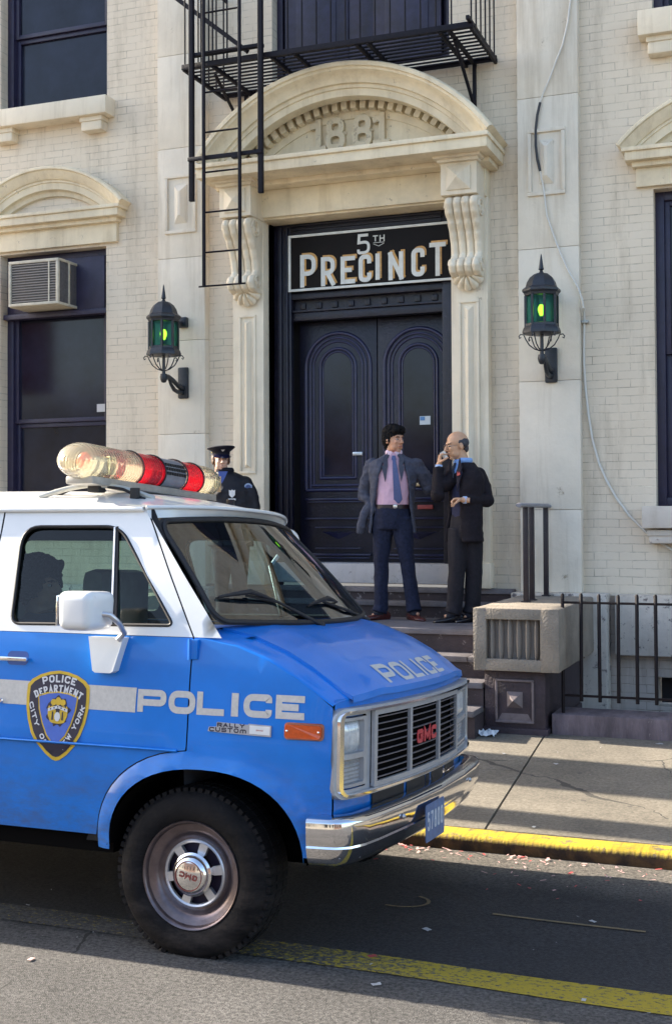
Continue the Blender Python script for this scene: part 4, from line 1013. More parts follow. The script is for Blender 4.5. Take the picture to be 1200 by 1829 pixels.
for xx in (X0, X1):
    for k in range(6):
        y = Y0_ + .02 + k * (Y1_ - Y0_ - .08) / 5; mb = MB(); mb.tube([(xx, y, ZP), (xx, y, 6.72)], .0075, 6); part('baluster', mb, M_IRON, rlo, smooth=60)
for x, zb in ((-5.175, 4.55), (-4.495, 4.56)):
    mb = MB(); mb.bbox(x - .022, x + .022, 9.68, 9.72, zb, 8.3, .004); part('guide_post', mb, M_IRON, fe, smooth=30)
mb = MB(); mb.bbox(-5.20, -4.47, 9.665, 9.695, 4.905, 4.940, .004); mb.bbox(-4.76, -4.70, 9.65, 9.70, 4.885, 4.906, .003); part('guide_crossbar', mb, M_IRON, fe, smooth=30); mb = MB(); mb.bbox(-5.19, -4.48, 9.70, 9.75, 5.86, 5.89, .003); part('guide_crossbar', mb, M_IRON, fe, smooth=30)
lad = MB()
for x in (-5.025, -4.672): lad.bbox(x - .013, x + .013, 9.63, 9.655, 3.765, 8.3, .003)
ld = part('drop_ladder', lad, M_IRON, fe, smooth=30)
z = 3.765
for k in range(13):
    mb = MB(); e = .05 if k == 0 else 0
    mb.tube([(-5.025 - e, 9.642, z), (-4.672 + e, 9.642, z)], .0085, 6); part('rung', mb, M_IRON, ld, smooth=60); z += .357 if k != 0 else .30
mb = MB(); mb.bar((-5.6, 10.2, 6.65), (-4.93, 10.2, 6.10), .05, .04); mb.bar((-4.93, 10.2, 6.10), (-4.86, 10.2, 6.04), .05, .04); part('stair_stringer', mb, M_IRON, fe, smooth=None)

# ================================================================ litter on the ground
M_PAP = mat('litter_paper', (.40, .40, .40), .8); M_RED = mat('litter_red', (.42, .06, .06), .8); M_PINK = mat('litter_pink', (.60, .36, .33), .8)
random.seed(21)
def scrap(cx, cy, s, m, label, asp=1.6, rot=None, z0=None, group=None):
    s *= .62; mb = MB(); z = (zwalk(cy) if cy > 6.34 else zroad(cy)) if z0 is None else z0; rot = random.uniform(0, PI) if rot is None else rot; n = 5
    vs = []
    for j in range(n + 1):
        for i in range(n + 1):
            u, v = (i / n - .5) * s * asp, (j / n - .5) * s
            u *= 1 + .3 * noise.noise(Vector((cx * 7, v * 20, 1))); h = .006 + s * .18 * abs(noise.noise(Vector((u / s * 2 + cx * 9, v / s * 2, cy * 5))))
            vs.append((cx + u * math.cos(rot) - v * math.sin(rot), cy + u * math.sin(rot) + v * math.cos(rot), z + h))
    mb.add(vs, [(j * (n + 1) + i, j * (n + 1) + i + 1, (j + 1) * (n + 1) + i + 1, (j + 1) * (n + 1) + i) for j in range(n) for i in range(n)])
    part('litter', mb, m, cat='litter', label=label, org=(cx, cy, z), smooth=60, group=group)
def gpx(x, y, z):
    v = RC.transposed() @ Vector(((x - PCX) / F, (y - PCY) / F, 1)); t = (z - CAMH) / v.z; return v.x * t, v.y * t
for (x, y, s, m, lb) in ((1177, 1328, .055, M_PAP, 'white paper scrap on the sidewalk below the fence kerb'), (993, 1370, .045, M_PAP, 'white paper scrap in the shaded band of the sidewalk'), (899, 1340, .03, M_PAP, 'small pale scrap left of the sidewalk joint'),
                     (953, 1484, .03, M_PAP, 'pale leaf scrap lying on the back edge of the yellow curb'), (672, 1760, .035, M_PAP, 'white scrap just below the yellow lane line'), (828, 1657, .0, None, '')):
    if m:
        z = .1 if y < 1345 else (.05 if y < 1400 else (.0)); X, Y = gpx(x, y, z); scrap(X, Y, s, m, lb)
for (x, y, s, m, lb) in ((762, 1657, .04, M_PAP, 'white flake on the shaded road in front of the bumper'), (1058, 1638, .03, M_PAP, 'white flake beside the thin scored line on the road'), (1042, 1791, .025, M_PAP, 'pale flake on the lower edge of the lane line'), (56, 1720, .03, M_PINK, 'pink scrap on the sunlit road below the front door of the van'), (665, 1710, .04, M_RED, 'dark red scrap at the near end of the yellow line')):
    X, Y = gpx(x, y, -.01); scrap(X, Y, s, m, lb)
# crumpled plastic by the bottom step
mb = MB(); cx_, cy_ = gpx(855, 1307, .11)
def crump(u, v):
    x = cx_ + (u - .55) * .30; y = cy_ + (v - .5) * .16; return (x, y, zwalk(y) + .004 + .05 * abs(noise.noise(Vector((u * 6, v * 5, 2)))) + .02 * abs(noise.noise(Vector((u * 16, v * 13, 5)))))
mb.grid(crump, 22, 12); part('plastic_sheet', mb, mat('crumpled_plastic', (.70, .72, .74), .35), cat='litter', label='crumpled white plastic sheet at the foot of the stone pier', org=(cx_, cy_, .1), smooth=20)
# shredded red and pink paper along the gutter: a scatter nobody would count
mb = MB(); mb2 = MB()
def flake(mb, x, y, s):
    z = (zwalk(y) if y > 6.345 else zroad(y)) + .006; a = random.uniform(0, PI); l, w2 = s * random.uniform(.8, 2.4), s * random.uniform(.3, .8)
    c, sn = math.cos(a), math.sin(a); h = s * random.uniform(0, .5)
    P = [(-l, -w2, 0), (l, -w2, h), (l * .8, w2, h), (-l * .9, w2, 0)]
    mb.add([(x + u * c - v * sn, y + u * sn + v * c, z + q) for u, v, q in P], [(0, 1, 2, 3)])
for k in range(300):
    x = random.uniform(-2.2, 2.5); y = 6.33 - abs(random.gauss(0, .12)); flake(random.choice([mb, mb2, mb2]), x, y, random.uniform(.003, .012))
for k in range(36): flake(random.choice([mb, mb2]), random.uniform(-1.6, .2), random.uniform(5.6, 6.1), random.uniform(.003, .009))
part('red_litter', mb, M_RED, kind='stuff', label='scattered red paper shreds in the gutter', cat='litter', smooth=None)
part('pink_litter', mb2, M_PINK, kind='stuff', label='scattered pale pink paper shreds in the gutter', cat='litter', smooth=None)
mb = MB()
for k in range(24): flake(mb, random.uniform(-3.5, 1.5), random.uniform(3.4, 5.6), random.uniform(.002, .006))
for k in range(22): flake(mb, random.uniform(-2.2, 1.0), random.uniform(6.6, 8.9), random.uniform(.002, .006))
part('pale_flakes', mb, M_PAP, kind='stuff', label='tiny pale flakes sprinkled over the road and sidewalk', cat='litter', smooth=None)

# ================================================================ the street outside the frame
# row of buildings across the street (seen only as reflections and as bounced light)
M_OPP = brick_mat('brick_across', (.36, .22, .16), (.30, .17, .12), (.35, .30, .26), bump=.3)
M_OPP2 = mat('pale_render_across', (.62, .55, .44), .8, var=.15, vscale=1)
for i, (xa, xb, h, m, lb) in enumerate(((-26, -14, 5.5, M_OPP2, 'pale rendered building across the street at the far left'), (-14, -5, 4.2, M_OPP, 'low brown brick building across the street behind the van'), (-5, 5, 3.8, M_OPP2, 'low pale rendered building across the street behind the camera'), (5, 16, 5.5, M_OPP, 'brown brick building across the street to the right'))):
    t = thing('row_building', lb, 'building', ((xa + xb) / 2, -11.5, 0)); rects = []
    n = int((xb - xa) / 2.2)
    for k in range(n):
        x = xa + (xb - xa) * (k + .5) / n
        for f_ in range(int(h / 3)): rects.append((x - .5, x + .5, .9 + f_ * 3.0, 2.6 + f_ * 3.0))
    mb = MB(); X = sorted(set([xa, xb] + [v for r in rects for v in r[:2]])); Z = sorted(set([0, h] + [v for r in rects for v in r[2:]]))
    for a, b in zip(X, X[1:]):
        for c, d in zip(Z, Z[1:]):
            if not any(r[0] < (a + b) / 2 < r[1] and r[2] < (c + d) / 2 < r[3] for r in rects): mb.add([(a, -10.4, c), (b, -10.4, c), (b, -10.4, d), (a, -10.4, d)], [(3, 2, 1, 0)])
    mb.add([(xa, -10.4, h), (xb, -10.4, h), (xb, -16, h), (xa, -16, h)], [(0, 3, 2, 1)])
    mb.add([(xa, -10.4, 0), (xa, -10.4, h), (xa, -16, h), (xa, -16, 0)], [(0, 1, 2, 3)]); mb.add([(xb, -10.4, 0), (xb, -10.4, h), (xb, -16, h), (xb, -16, 0)], [(3, 2, 1, 0)])
    mb.bbox(xa, xb, -10.45, -10.15, h - .3, h + .05, .02)
    part('wall', mb, m, t, smooth=None)
    mb = MB()
    for r in rects: mb.box(r[0], r[1], -10.56, -10.54, r[2], r[3])
    part('window', mb, M_PANE, t, smooth=None)
# unseen sign board and lamp post, added to cast shadow bands along the sidewalk
t = thing('added_shadow_sign', 'unseen red sign board added up the street to cast the wide sidewalk shadow', 'sign', (-9.5, 8.3, 3.4))
mb = MB(); mb.bbox(-9.8, -9.2, 8.12, 8.88, 3.35, 5.2, .01); mb.bbox(-9.55, -9.45, 8.77, 10.6, 5.0, 5.06, .01); part('board', mb, mat('shadow_sign_red', (.35, .04, .03), .5), t)
t = thing('added_shadow_post', 'unseen thick grey lamp post added up the street to cast the narrow sidewalk shadow', 'street lamp', (-8.6, 7.33, .04))
mb = MB(); mb.tube([(-8.6, 7.33, 0), (-8.6, 7.33, .5), (-8.6, 7.33, 6.5)], [.18, .16, .15], 12); part('pole', mb, mat('grey_pole', (.2, .2, .2), .5), t, smooth=50)
mb = MB(); mb.tube([(-8.6, 7.33, 6.4), (-8.6, 6.3, 6.9), (-8.6, 5.2, 7.0)], .04, 8); mb.ell((-8.6, 5.0, 6.97), (.12, .3, .07)); part('shadow_post_arm', mb, mat('grey_arm', (.2, .2, .2), .5), t, smooth=50)
# ================================================================ police van (built in its own frame: x forward, y across from the near side, z up)
RHO = math.radians(3.2); VY0 = 4.25; VW = 1.87; YC = VW / 2
def toW(x, y, z): c, s = math.cos(RHO), math.sin(RHO); return (x, VY0 + y * c + z * s, z * c - y * s)
vorg = (-3.4, YC, 0.0)
van = thing('police_van', 'blue and white police van with light bar parked nose right at the yellow kerb', 'van', vorg, rot=(-RHO, 0, 0), wloc=toW(*vorg))

M_BLUE = mat('blue_car_paint', (.004, .178, .63), .30, var=.12, vscale=3, coat=.34, bump=.03, bscale=9, spec=.35, grime=(.03, .17, .50), gthr=.64, gscale=14)
M_WHITE = mat('white_car_paint', (.74, .74, .73), .33, var=.05, vscale=3, coat=.6, grime=(.5, .48, .45), gthr=.68, gscale=12)
M_CHROME = mat('chrome', (.82, .82, .84), .10, metal=1.0, var=.1, vscale=20, grime=(.35, .33, .32), gthr=.67, gscale=30)
M_ALU = mat('brushed_aluminium', (.60, .60, .62), .34, metal=.75, var=.1, vscale=20)
M_SILVER = mat('silver_plastic', (.42, .42, .44), .38, metal=.35, var=.12, vscale=20)
M_RUB = mat('black_rubber', (.012, .011, .013), .6, var=.3, vscale=20)
M_TYRE = mat('tyre_rubber', (.0055, .005, .006), .8, spec=.2, var=.5, vscale=9, bump=.3, bscale=60)
M_DECAL = mat('reflective_decal', (.56, .53, .49), .6, var=.12, vscale=60)
M_VGLASS = glass_mat('van_glass', (.56, .72, .67), refl=.9, ior=1.40)
M_WGLASS = glass_mat('windshield_glass', (.40, .52, .61), refl=1.0, ior=2.0)
M_TRIMD = mat('dark_interior_trim', (.035, .032, .038), .8, var=.2, vscale=8)
M_SEAM = mat('panel_gap', (.006, .006, .01), .8)
M_UNDER = mat('under_body', (.004, .0035, .0035), 1.0, spec=.05)

def road_dirt(m, z0, z1, col, amt):                      # dried road dirt thrown up on the lower panels
    t = m.node_tree; b = t.nodes['Principled BSDF']; src = b.inputs['Base Color'].links[0].from_socket
    tc = t.nodes.new('ShaderNodeTexCoord'); sp = t.nodes.new('ShaderNodeSeparateXYZ'); lk(t, tc.outputs['Object'], sp.inputs[0])
    mp = t.nodes.new('ShaderNodeMapping'); mp.inputs['Scale'].default_value = (3, 3, 8); lk(t, tc.outputs['Object'], mp.inputs[0])
    n = t.nodes.new('ShaderNodeTexNoise'); n.inputs['Scale'].default_value = 2; n.inputs['Detail'].default_value = 10; n.inputs['Roughness'].default_value = .75; lk(t, mp.outputs[0], n.inputs['Vector'])
    mr = t.nodes.new('ShaderNodeMapRange'); mr.inputs[1].default_value = z0; mr.inputs[2].default_value = z1; mr.inputs[3].default_value = 1; mr.inputs[4].default_value = 0; lk(t, sp.outputs[2], mr.inputs[0])
    r = t.nodes.new('ShaderNodeValToRGB'); r.color_ramp.elements[0].position = .42; r.color_ramp.elements[1].position = .66; lk(t, n.outputs['Fac'], r.inputs[0])
    ml = t.nodes.new('ShaderNodeMath'); ml.operation = 'MULTIPLY'; lk(t, mr.outputs[0], ml.inputs[0]); lk(t, r.outputs[0], ml.inputs[1])
    m2 = t.nodes.new('ShaderNodeMath'); m2.operation = 'MULTIPLY'; m2.inputs[1].default_value = amt; lk(t, ml.outputs[0], m2.inputs[0])
    mx = t.nodes.new('ShaderNodeMix'); mx.data_type = 'RGBA'; lk(t, m2.outputs[0], mx.inputs[0]); lk(t, src, mx.inputs[6]); mx.inputs[7].default_value = (*col, 1); lk(t, mx.outputs[2], b.inputs['Base Color'])
road_dirt(M_BLUE, .38, .85, (.07, .075, .10), .75); road_dirt(M_TYRE, .1, .7, (.055, .045, .04), .5)
def gside(z):
    P = [(.36, .055), (.42, .04), (.5, .026), (.6, .014), (.70, .006), (.772, .004), (.79, .003), (.800, -.006), (.812, -.004), (.86, .0), (1.0, .008), (1.1, .016), (1.2, .028), (1.25, .037), (1.5, .098), (1.7, .160), (1.775, .178), (1.9, .2)]
    for (a, ya), (b, yb) in zip(P, P[1:]):
        if z <= b: return ya + (yb - ya) * max(0, (z - a)) / (b - a)
    return P[-1][1]
AC, AI, AO = (-2.245, .40), (.425, .335), (.490, .402)
def arch(ax, t): c, s = math.cos(t), math.sin(t); k = 2 / 2.25; return (AC[0] + ax[0] * abs(c) ** k * (1 if c > 0 else -1), AC[1] + ax[1] * max(0, s) ** k)
def ys(x, z, off=0.0):
    y = gside(z)
    if x > -1.80: y += ((x + 1.80) / .115) ** 2 * .040
    for cx in (AC[0], -5.42):
        if z < .95 and abs(x - cx) < .75:
            d = ((abs(x - cx) / AI[0]) ** 2.25 + (max(0, z - AC[1]) / AI[1]) ** 2.25) ** (1 / 2.25)
            e = (d - 1) / .165
            if -.3 < e < 1.15: y -= .026 * math.cos(max(-.3, min(1.15, e - .15)) * PI / 2 / 1.0) ** 2 if e - .15 < 1 else 0
    return y - off
def near(x, z, off=0.0): return (x, ys(x, z, off), z)
def far(x, z, off=0.0): return (x, VW - ys(x, z, off) - max(0, z - 1.25) * .20, z)
YR, HR = .883, .717
XC, XF = -2.30, -1.715
def zs(x):
    v = min(1, max(0, (x - XC) / (XF - XC)))
    P = [(0, 1.243), (.3, 1.212), (.55, 1.160), (.75, 1.100), (.88, 1.052), (.96, 1.018), (1, 1.0)]
    for (a, za), (b, zb) in zip(P, P[1:]):
        if v <= b: return za + (zb - za) * (v - a) / (b - a)
    return 1.0
N_ = 26
Oa = [arch(AO, PI - PI * k / N_) for k in range(N_ + 1)]; Ia = [arch(AI, PI * k / N_) for k in range(N_ + 1)]
iO = min(range(len(Oa)), key=lambda i: abs(Oa[i][0] + 2.318)); 
fender = [(-1.725, .46), (XF, .62), (XF, .8), (XF, .995)] + [(XF - .045 * k, zs(XF - .045 * k)) for k in range(1, 14)] + [(-2.316, 1.2425)] + [(-2.316, Oa[iO][1] + .004)] + Oa[:iO + 1][::-1] + [(-2.735, .385), (-2.672, .385)] + Ia[::-1] + [(-1.82, .43), (-1.76, .43)]
door = [(-3.328, .435), (-2.742, .435)] + [(p[0] - .004, p[1] + .004) for p in Oa[1:iO + 1]] + [(-2.322, .815), (-2.322, 1.2425), (-3.328, 1.2425)]
def archR(ax, t): p = arch(ax, t); return (p[0] - 5.42 - AC[0], p[1])
rear = [(-6.05, .43)] + [(-5.85, .43)] + [archR(AI, PI - PI * k / N_) for k in range(N_ + 1)] + [(-5.0, .43), (-3.336, .43), (-3.336, 1.2425), (-6.05, 1.2425)]
def rr(x0, x1, z0, z1, r, n=6):
    out = []
    for cx, cz, a in ((x1 - r, z1 - r, 0), (x0 + r, z1 - r, PI / 2), (x0 + r, z0 + r, PI), (x1 - r, z0 + r, 1.5 * PI)):
        out += [(cx + r * math.cos(a + PI / 2 * k / n), cz + r * math.sin(a + PI / 2 * k / n)) for k in range(n + 1)]
    return out
def roundpoly(P, rads, n=6):
    out = []; m = len(P)
    for i in range(m):
        a, b, c = Vector(P[i - 1]), Vector(P[i]), Vector(P[(i + 1) % m]); r = rads[i] if isinstance(rads, (list, tuple)) else rads
        p0 = b + (a - b).normalized() * r; p1 = b + (c - b).normalized() * r
        for k in range(n + 1):
            t = k / n; q = p0 * (1 - t) ** 2 + b * 2 * t * (1 - t) + p1 * t * t; out.append((q.x, q.y))
    return out
winD = roundpoly([(-3.195, 1.276), (-2.418, 1.288), (-2.742, 1.693), (-3.232, 1.693)], [.045, .03, .075, .09])
winR1 = rr(-4.30, -3.45, 1.29, 1.69, .07); winR2 = rr(-5.75, -4.45, 1.29, 1.69, .07)
up_door = [(-3.328, 1.2445), (-2.323, 1.2445), (-2.631, 1.768), (-3.340, 1.768)]
up_rear = [(-6.05, 1.2445), (-3.336, 1.2445), (-3.348, 1.768), (-6.05, 1.768)]
up_pil = [(-2.316, 1.2445), (-2.195, 1.2445), (-2.238, 1.297), (-2.598, 1.725), (-2.612, 1.742), (-2.623, 1.768)]

def two(fnm, builder):                                  # same panel on both sides
    builder(near, False); builder(far, True)
body = MB()
for f, fl in ((near, False), (far, True)):
    body.panel(fender, [], f, .045, flip=fl); body.panel(rear, [], f, .07, flip=fl)
# nose skin (across x along)
def xcowl(s): return XC + .115 * (1 - s * s)
def xfront(s): return XF + .085 * (1 - s * s)
def noseP(s, v, off=0.0):
    x = xcowl(s) + (xfront(s) - xcowl(s)) * v; xs_ = XC + (XF - XC) * v
    hw = YC - ys(xs_, zs(xs_)); z = zs(xs_) + .052 * (1 - abs(s) ** 3.4) ** .5 * (1 - .35 * v)
    return (x, YC + s * hw, z + off)
body.grid(lambda u, v: noseP(math.sin((u - .5) * PI), v), 48, 24)
# front face behind the grille and lower valance
def frontP(s, z, off=0.0): hw = YC - .046 - gside(z) * .5; return (xfront(s) + off - .02 * max(0, (.60 - z) / .15), YC + s * hw, z)
body.grid(lambda u, v: frontP(-1 + 2 * u, .45 + v * .575), 40, 14)
bo = part('body', body, M_BLUE, van, smooth=40, weld=True)
mb = MB()
for f, fl in ((near, False), (far, True)):
    mb.panel(up_rear, [winR1, winR2], f, .09, flip=fl); mb.panel(up_pil, [], f, .06, flip=fl)
def xwb(s): return -2.238 + .165 * (1 - s * s)
def zwb(s): return 1.297 - .018 * (1 - s * s)
def cowl(u, v):
    s = math.sin((u - .5) * PI); a = noseP(s, 0); b = (xwb(s), YC + s * (YC - gside(1.297) - .0), zwb(s))
    a = (a[0] + .0, a[1], a[2] + .0015)
    return tuple(p + (q - p) * v for p, q in zip(a, b))
mb.grid(cowl, 48, 4)
# roof
def xlip(s): return -2.630 + .20 * (1 - s * s)
def roofP(s, v, off=0.0):
    x = xlip(s) + (-6.05 - xlip(s)) * v; d = xlip(s) - x
    h = .022 + .098 * (1 - math.exp(-(d / .34) ** 1.3)) if d > 0 else .022
    return (x, YR + s * HR, 1.776 + h * (1 - abs(s) ** 2.6) + off)
mb.grid(lambda u, v: roofP(math.sin((u - .5) * PI), v ** 1.8), 48, 40, flip=True)
# front lip of the roof above the windshield
def zwt(s): return 1.728 + .036 * (1 - s * s)
def xwt(s): return -2.600 + .150 * (1 - s * s)
mb.grid(lambda u, v: tuple(p + (q - p) * v for p, q in zip((xlip(2 * u - 1) - .0, YR + (2 * u - 1) * HR, 1.776 + .022 * (1 - abs(2 * u - 1) ** 2.6)), (xwt(2 * u - 1) - .012, YR + .005 + (2 * u - 1) * .720, zwt(2 * u - 1)))), 40, 4)
mb.add([far(-6.05, .43), near(-6.05, .43), near(-6.05, 1.24), far(-6.05, 1.24)], [(0, 1, 2, 3)])
mb.add([far(-6.05, 1.24), near(-6.05, 1.24), near(-6.05, 1.776), (-6.05, YR, 1.89), far(-6.05, 1.776)], [(0, 1, 2, 3, 4)])
up = part('upper_body', mb, M_WHITE, van, smooth=40, weld=True)
# drip rails and roof lip bead
mb = MB()
for f in (near, far):
    mb.tube([f(x, 1.768, .010) for x in (-6.0, -5, -4, -3.4, -3.0, -2.75, -2.64)], .011, 8)
mb.tube([(xlip(s) + .004, YR + s * (HR + .002), 1.774 + .022 * (1 - abs(s) ** 2.6)) for s in [-1 + k / 12 for k in range(25)]], .009, 8)
part('drip_rail', mb, M_WHITE, up, smooth=60)
# doors
M_DGAP = M_SEAM
for f, fl, nm in ((near, False, 'near'), (far, True, 'far')):
    mb = MB(); mb.panel(door, [], f, .05, flip=fl)
    d = part('front_door', mb, M_BLUE, van, smooth=40, label='blue front door with the police department shield' if not fl else None)
    mb = MB(); mb.panel(up_door, [winD], f, .05, flip=fl); part('door_frame', mb, M_WHITE, d, smooth=40)
    mb = MB(); mb.panel(winD, [], lambda x, z: f(x, z, -.014), .07, flip=fl); part('window_glass', mb, M_VGLASS, d, smooth=40)
    mb = MB(); mb.tube([f(x, z, -.001) for x, z in winD], .0075, 6, closed=True); mb.bar(f(-2.762, 1.692, -.004), f(-2.690, 1.284, -.004), .018, .012); part('window_seal', mb, M_RUB, d, smooth=60)
    mb = MB(); mb.bar(f(-2.768, 1.690, .002), f(-2.702, 1.284, .002), .008, .01); part('vent_divider', mb, M_ALU, d, smooth=None)
    # handle with a painted-on recess and the lock
    mb = MB(); mb.bbox(-3.27, -3.075, (ys(-3.2, 1.13) - .03) if not fl else VW - ys(-3.2, 1.13) + .018, (ys(-3.2, 1.13) - .018) if not fl else VW - ys(-3.2, 1.13) + .03, 1.122, 1.140, .005)
    for x in (-3.262, -3.09): mb.tube([f(x, 1.131, .02), f(x, 1.131, -.003)], .008, 8)
    part('door_handle', mb, M_CHROME, d)
    mb = MB(); mb.panel(rr(-3.19, -3.085, 1.105, 1.162, .02), [], lambda x, z: f(x, z, .0012), .03, flip=fl); part('recess_shade_patch', mb, mat('recess_shade_blue_' + nm, (.012, .06, .26), .4), d, smooth=40)  # flat patch in darker body blue; the recess shade is in its colour
    q = f(-3.204, .955, .0); mb = MB(); mb.lathe([(0, -.012), (.009, -.011), (.012, -.006), (.014, 0)] if not fl else [(0, .012), (.009, .011), (.012, .006), (.014, 0)], q, 'y', 14); part('lock', mb, M_CHROME, d, smooth=50)
    mb = MB(); q = f(-2.318, 1.198, .0)
    mb.bbox(q[0] - .018, q[0] + .028, q[1] - .014, q[1] + .014, 1.158, 1.236, .004); mb.tube([(q[0] - .006, q[1] + (-.014 if not fl else .014), 1.156), (q[0] - .006, q[1] + (-.014 if not fl else .014), 1.238)], .007, 8)
    part('hinge', mb, M_BLUE, d)
# dark seams behind the gaps, inner wheel wells, floor and interior lining
for f, fl in ((near, False), (far, True)):
    ln = lambda x, z: f(x, z, -.012)
    mb = MB(); mb.panel([(-3.36, .44), (-3.30, .44), (-3.30, 1.243), (-3.36, 1.243)], [], ln, .1, flip=fl); part('seam_backing', mb, M_SEAM, bo, smooth=None)
    mb = MB(); mb.panel([(-2.35, .83), (-2.29, .83), (-2.29, 1.235), (-2.35, 1.243)], [], ln, .1, flip=fl); part('seam_backing', mb, M_SEAM, bo, smooth=None)
    mb = MB(); mb.panel([(-3.37, 1.243), (-3.30, 1.243), (-3.31, 1.768), (-3.38, 1.768)], [], ln, .1, flip=fl); part('seam_backing', mb, M_SEAM, bo, smooth=None)
    mb = MB(); mb.panel([(-2.35, 1.243), (-2.28, 1.243), (-2.60, 1.768), (-2.66, 1.768)], [], ln, .1, flip=fl); part('seam_backing', mb, M_SEAM, bo, smooth=None)
    mb = MB(); mb.panel([(-2.80, .405), (-2.70, .405)] + [(p[0] + .02, p[1] - .02) for p in Oa[1:iO + 2]] + [(-2.30, .86)] + [(p[0] - .03, p[1] + .03) for p in Oa[1:iO + 1]][::-1], [], ln, .08, flip=fl); part('seam_backing', mb, M_SEAM, bo, smooth=None)
mb = MB()
for cx in (AC[0], -5.42):
    for f, s_ in ((near, 1), (far, -1)):
        pts = [(cx + (AI[0] + .012) * math.cos(PI * k / 20), AC[1] + (AI[1] + .010) * math.sin(PI * k / 20)) for k in range(21)]
        y0 = .02 if s_ > 0 else VW - .02; y1 = .42 if s_ > 0 else VW - .42
        vs = [(x, y0, z) for x, z in pts] + [(x, y1, z) for x, z in pts]; n = len(pts)
        mb.add(vs, [(i, i + 1, n + i + 1, n + i) for i in range(n - 1)]); mb.add([(x, y1, z) for x, z in pts], [list(range(n))])
mb.box(-6.0, -2.68, .07, VW - .07, .36, .44); mb.box(-1.82, -1.70, .1, VW - .1, .40, .5); mb.box(-2.7, -1.8, .42, VW - .42, .34, .5)
mb.box(-5.9, -2.0, .55, .65, .28, .38); mb.box(-5.9, -2.0, VW - .65, VW - .55, .28, .38)
mb.tube([(-2.31, .15, .31), (-2.31, VW - .15, .31)], .04, 8); mb.tube([(-5.42, .15, .31), (-5.42, VW - .15, .31)], .05, 8)
part('chassis', mb, M_UNDER, van, smooth=None)
mb = MB()
lin = MB()
for f, fl in ((near, True), (far, False)):
    ln = lambda x, z: f(x, z, -.03)
    lin.panel([(-6.0, 1.24), (-2.33, 1.25), (-2.66, 1.76), (-6.0, 1.76)], [winD, winR1, winR2], ln, .12, flip=fl)
    lin.panel([(-6.0, .50), (-5.95, .50), (-5.95, .84), (-4.90, .84), (-4.90, .50), (-2.76, .50), (-2.76, .84), (-2.33, .84), (-2.33, 1.24), (-6.0, 1.24)], [], lambda x, z: f(x, z, -.045), .3, flip=fl)
lin.grid(lambda u, v: roofP(-.96 + 1.92 * u, .03 + .95 * v, -.035), 16, 16)
lin.box(-4.9, -2.76, .1, VW - .1, .455, .475); lin.box(-2.75, -2.0, .1, VW - .1, .80, .82)
part('lining', lin, M_TRIMD, van, smooth=None)
mb = MB(); mb.grid(lambda u, v: (-2.42 + .32 * v - .06 * (1 - (2 * u - 1) ** 2) * 0, .12 + u * (VW - .24), 1.19 + .06 * v - .10 * (1 - v) ** 3), 8, 8); mb.grid(lambda u, v: (-2.42 + .03 * v, .12 + u * (VW - .24), 1.09 - .45 * v), 8, 3)
for y in (1.25, 1.42): mb.ell((-2.44, y, 1.16), (.06, .09, .06))
part('dashboard', mb, mat('dash_vinyl', (.10, .11, .14), .6, var=.2, vscale=8), van, smooth=50)
mb = MB(); C0 = Vector((-2.62, 1.34, 1.17)); ax = Vector((-.62, 0, .78)).normalized(); e1 = Vector((0, 1, 0)); e2 = ax.cross(e1)
mb.tube([C0 + (e1 * math.cos(a) + e2 * math.sin(a)) * .19 for a in [2 * PI * k / 28 for k in range(28)]], .012, 8, closed=True)
for a in (0.4, PI - .4, 1.5 * PI): mb.tube([C0 - ax * .03, C0 + (e1 * math.cos(a) + e2 * math.sin(a)) * .19], .010, 6)
mb.tube([C0 - ax * .02, C0 - ax * .22], .03, 8); mb.lathe([(0, 0), (.03, .0)], C0, seg=8); part('steering_wheel', mb, M_RUB, van, smooth=60)
M_SEAT = mat('seat_vinyl', (.30, .33, .32), .6, var=.2, vscale=6)
for y in (.46, 1.36):
    mb = MB(); mb.bbox(-3.45, -2.95, y - .25, y + .25, .80, .95, .05)
    n0 = len(mb.v); mb.bbox(-3.56, -3.42, y - .25, y + .25, .92, 1.52, .06)
    mb.bbox(-3.44, -2.98, y - .2, y + .2, .47, .80, .02)
    part('seat', mb, M_SEAT, van, smooth=50)
mb = MB(); mb.bbox(-3.1, -2.35, .66, 1.12, .47, 1.05, .06); part('engine_cover', mb, mat('cover_vinyl', (.08, .09, .12), .7), van)
